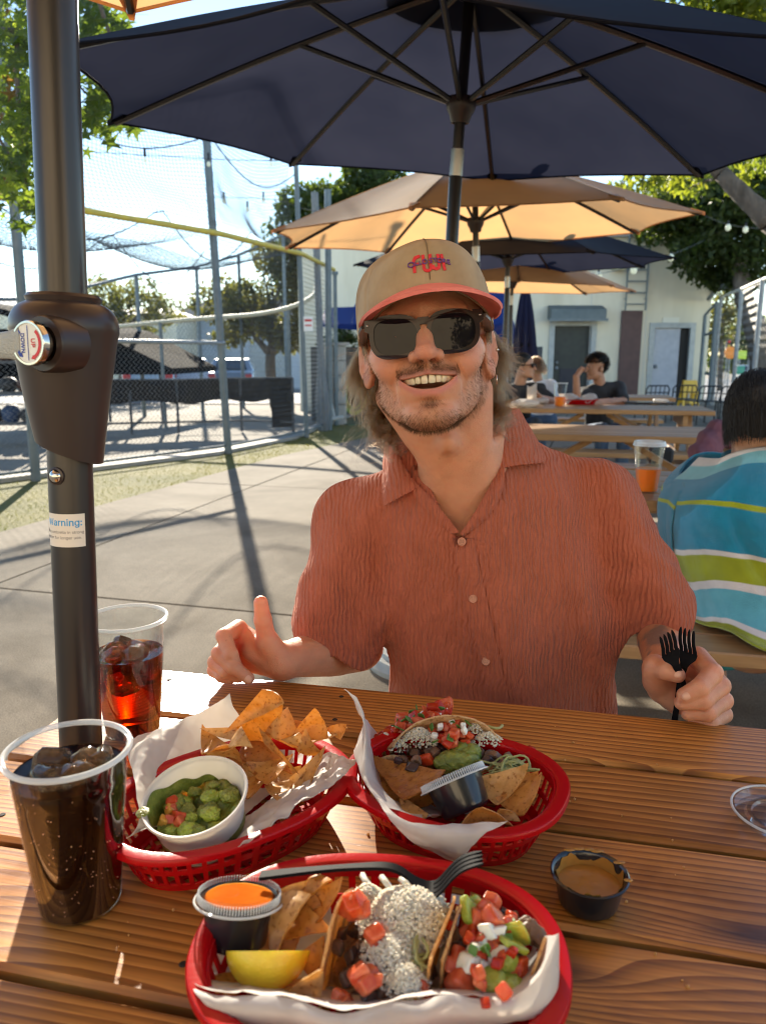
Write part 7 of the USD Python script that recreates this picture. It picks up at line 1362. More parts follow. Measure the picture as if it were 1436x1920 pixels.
# beard: short hairs scattered over the face by density
fm_ = hm; area_ = fm_.area_faces; cen = fm_.triangles_center.copy(); cen[:, 2] = zmap(cen[:, 2]); wgt = beard_w(cen) * area_ * (cen[:, 2] > -.135); wgt *= ~((np.abs(cen[:, 0]) < MW) & (cen[:, 2] < lip_u(np.clip(cen[:, 0], -MW, MW)) + .0055) & (cen[:, 2] > lip_l(np.clip(cen[:, 0], -MW, MW)) - .009) & (cen[:, 1] < -.06))
k = rs.choice(len(cen), 7000, p=wgt / wgt.sum()); nrm = fm_.face_normals[k]; cen = fm_.triangles_center; p0 = cen[k] + rs.normal(0, .0004, (len(k), 3)); B_, BW = [], []
for p, n_ in zip(p0, nrm):
    dz = norm(np.array([rs.normal(0, .35) + np.sign(p[0]) * .25, 0, -1.0])); L_ = rs.uniform(.002, .0045) * (1.5 if p[2] < -.105 else 1.0); d_ = norm(n_ * .75 + dz * .8); q = p + d_ * L_ * .5; e_ = q + norm(n_ * .3 + dz) * L_ * .6; B_.append(h2w(np.array([p - n_ * .0003, q, e_]))); BW.append(np.array([.00016, .00015, .00007]))
curves('beard', B_, BW, beardm, man)
# fine lit hairs on the forearms
F_, FW = [], []
for a, b, r in ((ELL, WRL, .034), (ELR, WRR, .036)):
    for _ in range(260):
        t = rs.uniform(.1, .95); ax_ = norm(b - a); fr_ = frame_to(ax_); w = rs.rand() * 2 * PI; n_ = fr_[:, 0] * math.cos(w) + fr_[:, 1] * math.sin(w); p = a + (b - a) * t + n_ * (r * (1.1 - .32 * t)); d_ = norm(n_ * .7 + ax_ * .8 + rs.normal(0, .3, 3)); F_.append(np.array([p - n_ * .004, p + d_ * .005, p + d_ * .010 + ax_ * .003])); FW.append(np.array([.00007, .00006, .00003]))
curves('arm_hair', F_, FW, hairm, man)
# ------------------------------------------------------------ shirt
def shirt_sdf(P):
    d = torso_s(P)
    for sh, (c, a) in ((SHL, HEM_L), (SHR, HEM_R)):
        s = sleeve_s(P, sh, (c, a)); u = (P - sh) @ norm(c - sh) / np.linalg.norm(c - sh)
        # drag folds round the armpit and along the sleeve
        f = np.sin(((P - sh) @ np.cross(a, (0, 1, 0))) * 105 + 3 * np.sin(u * 6) + 2.5 * (P - sh)[:, 1] * 30); s = s - .0045 * f * np.clip(u, 0, 1) * np.clip((1.05 - u) / .35, .25, 1)
        s = np.maximum(s, (P - c) @ a)
        d = smin(d, s, .028)
    for sh, (c, a) in ((SHL, HEM_L), (SHR, HEM_R)):
        u_ = (P - c) @ a; hb = np.exp(-((u_ + .016) / .0035) ** 2) + .0; near_ = np.abs((P - c) @ np.array([1, 0, 0])) < .12; d = d + .0014 * np.exp(-((u_ + .021) / .0022) ** 2) * near_
    front = np.clip((1.13 - P[:, 1]) / .03, 0, 1)
    px_ = placket_x(P[:, 2]); below = np.clip((VB[2] - P[:, 2] + .01) / .02, 0, 1)
    d = d - .0022 * front * below / (1 + np.exp(-np.clip((P[:, 0] - px_ + .012) / .0009, -30, 30)))
    d = d - .0013 * fold_field(P) * (.3 + .7 * meshkit.noise(P * 9, 4)) - .005 * (meshkit.fbm(P * np.array([14, 9, 7], np.float32), 2, 6) - .5)
    # long soft folds from the shoulders to the belly and drag below the chest
    x, z = P[:, 0], P[:, 2]
    d = d - front * (.0085 * np.sin((x - .16) * 46 + (z - .8) * 14 + 1.2) * np.clip((.95 - z) / .15, 0, 1) + .0065 * np.sin((x + .4 * z) * 62) * np.clip((x - .22) / .08, 0, 1) + .0065 * np.sin((x - .5 * z) * 58) * np.clip((.07 - x) / .08, 0, 1))
    # neck opening
    t = np.clip((P[:, 2] - VB[2]) / .165, 0, 1.3); hw = .004 + .072 * t ** .85; cx = VB[0] + .012 * t * 0 - .006 * t
    v = np.maximum(np.abs(P[:, 0] - cx) - hw, VB[2] - P[:, 2]); v = np.maximum(v, P[:, 1] - 1.115); d = smax(d, -v, .005)
    nk = S_cone(P, NP + [-.014, -.004, .09], NP + [-.004, .030, .004], .0655, .060); d = smax(d, -nk, .004)
    return d
sm = polygonize(shirt_sdf, (-.20, .90, .56), (.50, 1.36, 1.13), .0034, slack=1.7)
shirtm = mat('terracotta_gauze', {'tc': ('texture_coordinate', {}), 'm1': ('mapping', {'scale': (200, 70, 24)}), 'n1': ('noise_texture', {'scale': 1.0, 'detail': 3, 'roughness': .5, 'distortion': .7}), 'wv': ('wave_texture', {'wave_type': 'bands', 'bands_direction': 'x', 'scale': 52.0, 'distortion': 11.0, 'detail': 3.0, 'detail_scale': .35, 'detail_roughness': .55}), 'wa': ('math', {'math_type': 'multiply'}), 'wn': ('noise_texture', {'scale': 16.0, 'detail': 2}), 'ws': ('math', {'math_type': 'add'}), 'm2': ('mapping', {'scale': (420, 200, 260)}), 'n2': ('noise_texture', {'scale': 1.0, 'detail': 2}),
    'm3': ('mapping', {'scale': (30, 20, 140)}), 'n3': ('noise_texture', {'scale': 1.0, 'detail': 2, 'distortion': .5}), 'a1': ('math', {'math_type': 'multiply', 'value2': .35}), 'a2': ('math', {'math_type': 'add'}), 'a3': ('math', {'math_type': 'multiply', 'value2': .3}), 'a4': ('math', {'math_type': 'add'}),
    'r': ('rgb_ramp', {'ramp': [(.2, (.445, .135, .085)), (.5, (.475, .147, .093)), (.8, (.505, .162, .103))]}), 'b': ('bump', {'strength': .9, 'distance': .0042}), 'p': ('principled_bsdf', {'roughness': .85, 'specular_ior_level': .25, 'sheen_weight': .25, 'sheen_roughness': .5, 'sheen_tint': (1, .6, .5)}),
    't': ('translucent_bsdf', {'color': (.5, .12, .07)}), 'x': ('mix_closure', {'fac': .22})},
    [('tc.object', 'm1.vector'), ('m1.vector', 'n1.vector'), ('tc.object', 'm2.vector'), ('m2.vector', 'n2.vector'), ('tc.object', 'm3.vector'), ('m3.vector', 'n3.vector'), ('n2.fac', 'a1.value1'), ('n1.fac', 'a2.value1'), ('a1.value', 'a2.value2'), ('n3.fac', 'a3.value1'), ('a2.value', 'a4.value1'), ('a3.value', 'a4.value2'),
     ('tc.object', 'wv.vector'), ('tc.object', 'wn.vector'), ('wv.fac', 'wa.value1'), ('wn.fac', 'wa.value2'), ('a4.value', 'ws.value1'), ('wa.value', 'ws.value2'), ('ws.value', 'b.height'), ('n1.fac', 'r.fac'), ('r.color', 'p.base_color'), ('b.normal', 'p.normal'), ('b.normal', 't.normal'), ('p.BSDF', 'x.closure1'), ('t.BSDF', 'x.closure2')], 'x.closure')
so = obj('shirt', sm, shirtm, man, smooth=True)
def cast(px, py, fn=None, t0=.6):
    """where the sight line of a pixel meets the shirt"""
    d = norm(ray(px, py)); t = t0; o = np.array([0, 0, H]); best = (9, t)
    for _ in range(120):
        e = float((fn or torso_s)((o + d * t)[None].astype(np.float32))[0]); best = min(best, (e, t)); t += e * .7
        if e < .0006 or t > 1.6: break
    return o + d * best[1]
def sheet(rowA, rowB, name, bulge=.012, na=26, nb=12, thick=.0022):
    """cloth between two 3-D curves, arched towards the camera"""
    A, B = spline(rowA, na), spline(rowB, na); P = np.zeros((na, nb, 3))
    for j, w in enumerate(np.linspace(0, 1, nb)): P[:, j] = A * (1 - w) + B * w + np.array([0, -1, .25]) * bulge * math.sin(PI * min(1, w * 1.0)) ** .8
    P += (meshkit.noise(P * 70, 3)[..., None] - .5) * .0016
    m = grid_mesh(P, thick=thick); return obj(name, m, shirtm, so, smooth=40)
def on(px, py, o=.006): return cast(px, py) - norm(ray(px, py)) * o
bk_ = h2w((.030, .118, -.125))
FL_ = [W(742, 806, 1.115), W(740, 826, 1.085), W(752, 868, 1.055), W(786, 914, 1.030)]; OL_ = [W(728, 812, 1.125), on(722, 850, .008), on(719, 898, .011), on(722, 949, .012)]
FRr = [W(944, 768, 1.100), W(946, 795, 1.066), W(943, 832, 1.044), W(935, 878, 1.026)]; OR_ = [W(975, 768, 1.14), on(995, 802, .008), on(1012, 832, .011), on(1022, 867, .012)]
sheet(FL_, OL_, 'collar_leaf', .013); sheet(FRr, OR_, 'collar_leaf', .013)
sheet([FL_[0], bk_ + [-.05, -.03, .012], bk_ + [0, 0, .010], bk_ + [.05, -.02, .012], FRr[0]], [OL_[0] + [0, .01, 0], bk_ + [-.055, -.01, -.045], bk_ + [0, .03, -.05], bk_ + [.06, -.0, -.045], OR_[0] + [0, .01, 0]], 'collar_back', -.004)
# inner stand and the lapels down to the V
sheet([FL_[3], on(822, 950, .004), on(859, 1000, .004)], [FL_[3] + [-.010, 0, -.004], on(800, 955, .004), on(846, 1000, .003)], 'lapel', .002, thick=.0018)
sheet([FRr[3] + [-.001, .004, -.002], on(908, 930, .005), on(861, 1002, .004)], [FRr[3] + [.008, -.002, .003], on(940, 926, .007), on(868, 1006, .004)], 'lapel', .004, thick=.0018)
pl_y = np.linspace(VB[2] + .002, .70, 60); Pp = np.zeros((60, 7, 3))
for i_, z_ in enumerate(pl_y):
    for j_, o_ in enumerate(np.linspace(-.012, .016, 7)):
        x_ = placket_x(z_) + o_; ys_ = np.linspace(.93, 1.12, 96); dd_ = shirt_sdf(np.stack([np.full(96, x_), ys_, np.full(96, z_)], 1).astype(np.float32)); k_ = np.argmax(dd_ < 0); y_ = ys_[k_]
        Pp[i_, j_] = (x_, y_ - .0042 + (.0022 if j_ == 6 else 0), z_)
for _ in range(4): Pp[1:-1, :, 1] = (Pp[:-2, :, 1] + Pp[1:-1, :, 1] * 2 + Pp[2:, :, 1]) / 4
obj('placket', grid_mesh(Pp[:, ::-1], thick=.0015), shirtm, so, smooth=50)
btn = pbr('shirt_button', (.27, .085, .05), (.40, .15, .09), rough=.25, scale=200)
for px, py in ((865, 1014), (886, 1121), (910, 1238)):
    p = cast(px, py, shirt_sdf) + [0, -.0045, 0]; n_ = norm(-ray(px, py)); fr_ = frame_to(n_, (1, 0, 0))
    b_ = obj('button', lathe([(0, .0018), (.0036, .0018), (.0042, .0026), (.0054, .0026), (.0060, .0016), (.0058, 0), (0, 0)], 28, p + n_ * .0004, fr_), btn, so, smooth=40)
    for dx in (-.0013, .0013):
        for dy in (-.0013, .0013): obj('button_hole', lathe([(0, .0003), (.0006, .0003), (.0006, 0)], 8, p + n_ * .0019 + fr_ @ np.array([dx, dy, 0]), fr_), holem, b_)
# trousers on the bench, below the table
legm = pbr('dark_denim', (.02, .025, .04), (.03, .036, .055), rough=.9)
def pants(P):
    hp = np.array([.185, 1.15, .55]); d = S_ell(P, hp, (.185, .15, .14))
    for s_, kx in ((-1, -.06), (1, .13)):
        h_ = hp + [s_ * .09, 0, -.02]; k_ = np.array([.19 + s_ * .11, .78, .54]); d = smin(d, S_chain(P, [h_, k_, k_ + [0, .06, -.42]], [.085, .065, .05]), .03)
    return d
obj('trousers', polygonize(pants, (-.15, .62, .02), (.5, 1.4, .72), .012), legm, man, smooth=True)
# the two black forks in his fist
fist = (ixR[0][2] + mdR[0][2] + tbR[0][2]) / 3
t1_, t2_ = W(1246, 1186, .875), W(1292, 1178, .897)
gp_ = W(1276, 1290, .892)
place_fork('black plastic fork in his fist with tines facing the camera', t1_ + norm(gp_ + [.004, .0, 0] - t1_) * .150, t1_, (.15, -1, .1), curve=.5)
place_fork('second black plastic fork in his fist, turned sideways behind the first', t2_ + norm(gp_ + [.002, .006, 0] - t2_) * .150, t2_, (-.75, -.7, .1), curve=.9)
# ------------------------------------------------------------ the other guests, smaller in the picture
skins = [pbr('skin_tan', (.34, .17, .10), (.42, .22, .13), rough=.5, scale=20, subsurface_weight=.15, subsurface_scale=.006), pbr('skin_brown', (.26, .12, .065), (.33, .16, .09), rough=.5, scale=20, subsurface_weight=.15, subsurface_scale=.006)]
cloth_k = pbr('black_cotton', (.010, .010, .012), (.020, .019, .021), rough=.9, scale=14, bump=.5, bscale=60, dist=.01); cloth_w = pbr('white_cotton', (.60, .60, .64), (.70, .70, .72), rough=.9, scale=14); cloth_m = pbr('maroon_cotton', (.13, .045, .06), (.19, .07, .09), rough=.9, scale=14, bump=.5, bscale=50, dist=.01); denim = pbr('blue_denim', (.05, .09, .16), (.08, .13, .22), rough=.9, scale=30)
hairk = mat('black_hair', {'p': ('principled_hair_bsdf', {'model': 'Chiang', 'parametrization': 'Direct coloring', 'color': (.003, .0025, .002), 'roughness': .25})}, [], 'p.BSDF'); hairkm = pbr('black_hair_mass', (.003, .003, .003), (.006, .005, .005), rough=.6, scale=60); hairb = mat('brown_hair', {'p': ('principled_hair_bsdf', {'model': 'Chiang', 'parametrization': 'Direct coloring', 'color': (.09, .05, .025), 'roughness': .35})}, [], 'p.BSDF')
def head_simple(P, c, R, s=1.0):
    """a head of normal size at c, facing -y of R"""
    q = ((P - c) @ R) / s; x, y, z = q[:, 0], q[:, 1], q[:, 2]; a = np.stack([np.abs(x), y, z], 1)
    d = S_ell(a, (0, .010, .035), (.074, .094, .080)); d = smin(d, S_ell(a, (0, -.030, -.030), (.060, .062, .078)), .02); d = smin(d, S_cone(a, (.044, 0, -.07), (.014, -.072, -.100), .017, .014), .03)
    n = S_cone(a, (0, -.090, .008), (0, -.112, -.034), .007, .011); d = smin(d, n, .010); d = smax(d, -S_ell(a, (.031, -.098, .002), (.017, .012, .010)), .010); d = smin(d, S_ell(a, (.031, -.086, .001), (.012, .010, .009)), .003)
    d = smin(d, S_ell(a, (0, -.092, -.0615), (.021, .010, .0065)), .005); d = smin(d, S_ell(a, (0, -.090, -.0745), (.018, .010, .0065)), .005); d = d + .002 * gauss(a, (0, -.1, -.068), (.02, .02, .0015))
    d = smin(d, S_ell(a, (.079, .010, -.018), (.008, .019, .030)), .006)
    return d * s
def person(label, parts):
    return thing('person', label, 'person')
def hands_chain(P, wrist, tip, r=.030):
    """a loosely closed hand: palm and four fingers with a thumb"""
    wrist, tip = np.array(wrist), np.array(tip); a = norm(tip - wrist); s = norm(np.cross(a, (.2, .3, .9))); u = np.cross(s, a); d = S_cone(P, wrist, wrist + a * .07, r * .75, r * .85)
    for k in range(4):
        o = s * (.011 * (k - 1.5)); b = wrist + a * .07 + o * 1.3; L_ = (.055, .065, .06, .048)[k]; d = smin(d, S_chain(P, [b, b + a * L_ * .5 + u * .010, b + a * L_ * .62 - u * .016, b + a * L_ * .30 - u * .024], [.0105, .0095, .009, .008]), .004)
    return smin(d, S_chain(P, [wrist + a * .02 + s * -.02, wrist + a * .055 - s * .036 - u * .006, wrist + a * .082 - s * .034 - u * .012], [.014, .011, .009]), .006)
def short_hair(name, c, R, s, n, mat_, lens, par, seed, mask, droop=(0, 0, -.3), w=.0010, curl=.004):
    rs = np.random.RandomState(seed); st = []
    while len(st) < n:
        d = rs.normal(size=3); d /= np.linalg.norm(d); q = d * np.array([.078, .098, .086]) + np.array([0, .012, .034])
        if not mask(q): continue
        L_ = rs.uniform(*lens); e = norm(d + np.array(droop) + rs.normal(0, .25, 3)); p = np.array([q, q + (d * .5 + e * .5) * L_ * .5, q + e * L_ + rs.normal(0, curl, 3)]); st.append((p * s) @ R.T + c)
    return curves(name, st, [np.array([w, w * .9, w * .4])] * n, mat_, par)
# --- child wrapped in a striped beach towel, seen from behind
YT = 2.13
tw = thing('person', 'child with black hair seen from behind, wrapped in a striped beach towel', 'person')
hc_ = W(1418, 775, 2.12); HRt = rot((0, 0, 1), math.radians(168)) @ rot((1, 0, 0), math.radians(14))
bk0 = W(1400, 1195, 2.05)
def child_body(P):
    d = head_simple(P, hc_, HRt, .95); nk = hc_ + np.array([.005, -.005, -.13]); d = smin(d, S_cone(P, hc_ + [0, .01, -.05], nk, .05, .05), .02)
    tor = S_chain(P, [nk + [.01, .02, -.06], W(1410, 1020, 2.16), W(1410, 1180, 2.10)], [.085, .12, .125]); d = smin(d, tor, .04)
    for s_, kx, yy in ((-1, 1330, 1240), (1, 1500, 1240)):
        h_ = W(kx + 30, 1195, 2.12); k_ = W(kx, 1200, 2.50); d = smin(d, S_chain(P, [h_, k_, W(kx + 10, 1290, 2.55), W(kx + 30, 1330, 2.58) + [0, 0, -.15]], [.07, .05, .04, .03]), .02)
    return d
obj('body', polygonize(child_body, W(1260, 690, 2.1) * [1, 0, 1] * 0 + np.array([.55, 1.88, .02]), np.array([1.40, 2.72, 1.30]), .010), skins[0], tw, smooth=True)
# towel: a cloth over the shoulders and back
stripes = [(.0, (.58, .56, .55)), (.035, (.16, .44, .50)), (.115, (.010, .20, .33)), (.30, (.30, .36, .015)), (.325, (.010, .20, .33)), (.565, (.58, .56, .55)), (.600, (.26, .30, .012)), (.755, (.60, .57, .58)), (.790, (.10, .36, .46)), (.915, (.60, .57, .58)), (.945, (.26, .30, .012)), (1.0, (.26, .30, .012))]
def stripe_ramp():
    out = []
    for (p0, c), (p1, _) in zip(stripes[:-1], stripes[1:]): out += [(p0 + .0015, c), (p1 - .0015, c)]
    return out
towelm = mat('towel', {'u': ('attribute', {'attribute': 'Cd'}), 's': ('separate_color', {}), 'r': ('rgb_ramp', {'ramp': stripe_ramp()}), 'tc': ('texture_coordinate', {}), 'n': ('noise_texture', {'scale': 420, 'detail': 3}), 'n2': ('noise_texture', {'scale': 22, 'detail': 3}), 'mm': ('rgb_ramp', {'ramp': [(.3, (.86, .86, .86)), (.7, (1.06, 1.06, 1.06))]}), 'mu': ('mix_color', {'blend_type': 'multiply', 'fac': 1.0, 'use_clamp_result': False}), 'b': ('bump', {'strength': .8, 'distance': .003}), 'p': ('principled_bsdf', {'roughness': .95, 'sheen_weight': .4, 'specular_ior_level': .15})},
    [('u.color', 's.color'), ('s.r', 'r.fac'), ('r.color', 'mu.a'), ('tc.object', 'n.vector'), ('tc.object', 'n2.vector'), ('n2.fac', 'mm.fac'), ('mm.color', 'mu.b'), ('mu.result', 'p.base_color'), ('n.fac', 'b.height'), ('b.normal', 'p.normal')])
rowspx = [(.0, [(1338, 866), (1400, 842), (1470, 838), (1540, 860)], (2.10, 2.06, 2.06, 2.12)), (.10, [(1295, 905), (1390, 868), (1470, 866), (1570, 900)], (2.13, 2.03, 2.03, 2.14)), (.30, [(1258, 945), (1340, 938), (1460, 955), (1640, 975)], (2.15, 1.99, 1.96, 2.13)), (.56, [(1262, 1036), (1340, 1030), (1460, 1050), (1650, 1065)], (2.13, 1.99, 1.94, 2.08)), (.76, [(1284, 1100), (1348, 1090), (1460, 1108), (1640, 1135)], (2.10, 1.98, 1.92, 2.03)), (.92, [(1302, 1168), (1370, 1163), (1460, 1195), (1640, 1205)], (2.06, 1.94, 1.88, 1.97)), (1.0, [(1306, 1172), (1380, 1188), (1460, 1226), (1640, 1232)], (2.04, 1.90, 1.83, 1.92))]
Cr = np.array([[W(px, py, Y) for (px, py), Y in zip(pp, yy)] for _, pp, yy in rowspx]); fu = np.array([f for f, _, _ in rowspx]); nu, nv = 90, 70
Pt = np.stack([RectBivariateSpline(fu, np.linspace(0, 1, 4), Cr[..., k], kx=3, ky=3)(np.linspace(0, 1, nu), np.linspace(0, 1, nv)) for k in range(3)], -1)
uu, vv = np.meshgrid(np.linspace(0, 1, nu), np.linspace(0, 1, nv), indexing='ij')
Pt[..., 1] += (meshkit.fbm(Pt * 14, 3, 4) - .5) * .022 + .014 * np.exp(-((vv - .35 - .35 * uu) / .045) ** 2) * np.sin(uu * PI) - .010 * np.exp(-((vv - .14 - .08 * uu) / .05) ** 2) * uu
# wrap the towel's outer edges forward, over the arms
fw = np.clip((.10 - vv) / .10, 0, 1) ** 2 + np.clip((vv - .9) / .1, 0, 1) ** 2; Pt[..., 1] += fw * .10
gt_ = grid_mesh(Pt, thick=.006); cdv = np.stack([uu.ravel()] * 3, 1); cdv = np.vstack([cdv, cdv])
obj('towel', gt_, towelm, tw, smooth=True, cd=cdv)
front = Pt[:, ::-1].copy(); front[..., 1] = 2.17 + (2.17 - front[..., 1]) * .8 + .02; front = front[12:70]; 
gt2 = grid_mesh(front, thick=.006); c2_ = np.stack([uu[12:70].ravel()] * 3, 1); obj('towel', gt2, towelm, tw, smooth=True, cd=np.vstack([c2_, c2_]))
obj('collar_band', tube([hc_ + np.array([.062 * math.cos(a), .01 + .07 * math.sin(a), -.115 + .01 * math.cos(a)]) for a in np.linspace(0, 2 * PI, 30)[:-1]], .012, 8, closed=True), pbr('teal_cotton', (.01, .09, .12), rough=.9), tw, smooth=True)
rs = np.random.RandomState(5); st = []
for _ in range(5200):
    d = rs.normal(size=3); d /= np.linalg.norm(d)
    if d[2] < -.25 or (d[1] < -.80 and d[2] < .3): continue
    q = d * np.array([.080, .100, .090]) + np.array([0, .012, .034]); f = rs.uniform(.3, 1); g = norm(np.array([d[0], d[1], 0]) + 1e-4); t = np.linspace(0, 1, 6)[:, None]
    end = g * np.array([.080, .100, 0]) + np.array([0, .012, -.088 + .03 * rs.rand() - .014 * rs.rand()]); mid = g * np.array([.091, .112, 0]) + np.array([0, .012, .020])
    if d[1] < -.2: end = end * np.array([1, 1, .4])
    p = q * (1 - t) ** 2 + 2 * mid * t * (1 - t) + end * t * t + rs.normal(0, .004, 3) * t + .004 * np.sin(t * 7 + rs.rand() * 6); st.append((p * .95) @ HRt.T + hc_)
obj('hair_mass', trimesh.Trimesh((bumpy(trimesh.creation.icosphere(4, 1).apply_scale((.084, .104, .098)), .004, 30).vertices + np.array([0, .014, .022])) * .95 @ HRt.T + hc_, trimesh.creation.icosphere(4, 1).faces, process=False), hairkm, tw, smooth=True)
curves('hair', st, [np.array([.0011, .0011, .001, .001, .0009, .0005])] * len(st), hairkm, tw)
obj('swim_shorts', polygonize(lambda P: S_chain(P, [W(1370, 1200, 2.12), W(1345, 1215, 2.38)], [.085, .075]), W(1370, 1200, 2.12) - .16, W(1345, 1215, 2.38) + .16, .012), pbr('teal_shorts', (.02, .28, .36), rough=.85), tw, smooth=True)
# --- guest in maroon beyond the child
mg = thing('person', 'guest in a maroon sweatshirt sitting across from the towel-wrapped child', 'person')
ms, me = W(1420, 800, 3.35), W(1318, 850, 3.18)
obj('body', polygonize(lambda P: smin(head_simple(P, W(1490, 735, 3.4), rot((0, 0, 1), .3), 1.0), S_cone(P, W(1490, 750, 3.4), W(1480, 830, 3.4), .055, .06), .03), W(1490, 735, 3.4) - .27, W(1490, 735, 3.4) + .22, .012), skins[0], mg, smooth=True)
obj('sweatshirt', polygonize(lambda P: smin(S_chain(P, [W(1490, 850, 3.42), W(1490, 1010, 3.42)], [.17, .17]), S_chain(P, [ms, W(1345, 815, 3.28), me, W(1330, 905, 3.02)], [.075, .062, .056, .045]), .05) - .006 * np.sin(P[:, 0] * 60 + P[:, 2] * 40), (1.15, 2.85, .45), (2.1, 3.7, 1.15), .014), cloth_m, mg, smooth=True)
short_hair('hair', W(1490, 735, 3.4), rot((0, 0, 1), .3), 1.0, 900, hairk, (.03, .07), mg, 4, lambda q: q[2] > .01 or q[1] > .03, w=.003)
# --- woman in black with sunglasses, at the fourth table
def sitter(label, hc, R, sh_l, sh_r, hip, arms, top, skin_, seat_y, shirt_len=None, hair_fn=None, s=1.0, extra=None, jeans=denim, h=.012, knees=None):
    t = thing('person', label, 'person'); nk = hc + R @ np.array([0, .035, -.10]) * s; chest = (np.array(sh_l) + np.array(sh_r)) / 2
    def bodyf(P):
        d = head_simple(P, hc, R, s); d = smin(d, S_cone(P, hc + R @ np.array([0, .02, -.05]) * s, chest + [0, 0, .02], .052 * s, .058 * s), .02)
        for ch, ra, hand in arms:
            d = smin(d, S_chain(P, ch, ra), .015)
            if hand is not None: d = np.minimum(d, hands_chain(P, ch[-1], hand, .030 * s))
        return d
    pts = np.array([hc - .15, hc + .15] + [p for ch, _, hd_ in arms for p in ch] + [hd_ for _, _, hd_ in arms if hd_ is not None]); obj('body', polygonize(bodyf, pts.min(0) - .12, pts.max(0) + .12, h * .75), skin_, t, smooth=True)
    def shirtf(P):
        sc = np.array([1, 1.3, 1], np.float32); c = chest.astype(np.float32); q = (P - c) * sc + c
        d = S_chain(q, [chest + [0, .02, -.10], (chest + np.array(hip)) / 2, np.array(hip)], [.135 * s, .135 * s, .14 * s]) * .85; d = smin(d, S_cone(P, sh_l, chest, .062 * s, .075 * s), .04); d = smin(d, S_cone(P, sh_r, chest, .062 * s, .075 * s), .04)
        for ch, ra, _ in arms: e = np.array(ch[0]) * .25 + np.array(ch[1]) * .75; d = smin(d, np.maximum(S_cone(P, ch[0], e, ra[0] + .017, ra[1] + .022), 0 - 9), .03)
        return d - .005 * np.sin(P[:, 0] * 45 + P[:, 2] * 30) * np.sin(P[:, 2] * 26)
    pts = np.array([sh_l, sh_r, hip, np.array(hip) - [0, 0, .05]] + [ch[1] for ch, _, _ in arms]); obj('shirt', polygonize(shirtf, pts.min(0) - .24, pts.max(0) + .16, h), top, t, smooth=True)
    kn = knees or [np.array(hip) + [-.10, seat_y, .02], np.array(hip) + [.10, seat_y, .02]]; 
    def pf(P):
        d = S_ell(P, np.array(hip) - [0, 0, .06], (.17 * s, .14 * s, .10 * s))
        for i_, k_ in enumerate(kn): d = smin(d, S_chain(P, [np.array(hip) + [(-.09, .09)[i_], 0, -.06], k_, [k_[0], k_[1] + .03, .06]], [.085 * s, .065 * s, .05 * s]), .03)
        return d
    pts = np.array([np.array(hip)] + kn); obj('trousers', polygonize(pf, pts.min(0) - np.array([.2, .2, .6]), pts.max(0) + .18, .016), jeans, t, smooth=True)
    return t
Yw = 7.55
hcw = W(983, 686, Yw - .05); Rw = rot((0, 0, 1), math.radians(62)) @ rot((1, 0, 0), -.05)
wm = sitter('woman in black with sunglasses and tied-back dark hair at the fourth table', hcw, Rw, W(935, 735, Yw + .05), W(1012, 728, Yw), W(968, 790, Yw + .12), [([W(1010, 732, Yw - .03), W(1035, 752, Yw - .25), W(1012, 745, Yw - .45)], [.045, .036, .026], W(1000, 733, Yw - .5)), ([W(938, 738, Yw + .02), W(935, 762, Yw - .2), W(960, 764, Yw - .45)], [.045, .036, .026], W(972, 760, Yw - .5))], cloth_k, skins[0], -.45, s=.98)
obj('hair', trimesh.Trimesh((bumpy(trimesh.creation.icosphere(3, 1).apply_scale((.080, .098, .088)), .003, 30).vertices + np.array([0, .022, .042])) @ Rw.T + hcw, trimesh.creation.icosphere(3, 1).faces, process=False), hairkm, wm, smooth=True); obj('hair_bun', trimesh.creation.icosphere(3, .04).apply_translation(hcw + Rw @ np.array([0, .12, .01])), hairkm, wm, smooth=True)
sgw = thing('sunglasses', 'black sunglasses worn by the woman in black', 'sunglasses')
for s_ in (-1, 1): obj('lens', xf(bumpy(trimesh.creation.icosphere(3, 1).apply_scale((.030, .008, .023)), .0005, 30), Rw, hcw + Rw @ np.array([s_ * .034, -.098 + .006, .0])), forkm, sgw, smooth=True); obj('temple', cyl(hcw + Rw @ np.array([s_ * .066, -.085, .008]), hcw + Rw @ np.array([s_ * .082, .02, .004]), .004, 6), forkm, sgw)
nap = bumpy(grid_mesh(np.array([[W(988 + 18 * a, 722 + 26 * b + 3 * math.sin(a * 5), Yw - .56 - .03 * math.sin(a * 3 + b * 4)) for b in np.linspace(0, 1, 8)] for a in np.linspace(0, 1, 8)]), thick=.002), .004, 25); obj('napkin', nap, paperm, None, smooth=True, label='white napkin held up by the woman in black', cat='napkin')
# --- child in white with blond-brown hair behind her
hk = W(1003, 688, 8.0); kd = sitter('child in a white shirt with lit brown hair behind the woman in black', hk, rot((0, 0, 1), math.radians(200)), W(985, 725, 8.05), W(1035, 722, 8.0), W(1015, 775, 8.05), [([W(1032, 726, 7.98), W(1042, 755, 7.9), W(1020, 768, 7.8)], [.038, .032, .024], None)], cloth_w, skins[0], .4, s=.9)
rs = np.random.RandomState(6); st = []
for _ in range(2200):
    d = rs.normal(size=3); d /= np.linalg.norm(d)
    if d[2] < -.35: continue
    q = d * np.array([.078, .098, .086]) + np.array([0, .012, .034]); e = q * np.array([1.25, 1.2, .4]) + np.array([0, 0, -.07]) + rs.normal(0, .018, 3); t = np.linspace(0, 1, 5)[:, None]; st.append((q * (1 - t) ** 2 + 2 * (q * 1.25 + [0, 0, -.01]) * t * (1 - t) + e * t * t) * .92 @ rot((0, 0, 1), math.radians(200)).T + hk)
curves('hair', st, [np.array([.0026] * 4 + [.001])] * len(st), hairb, kd)
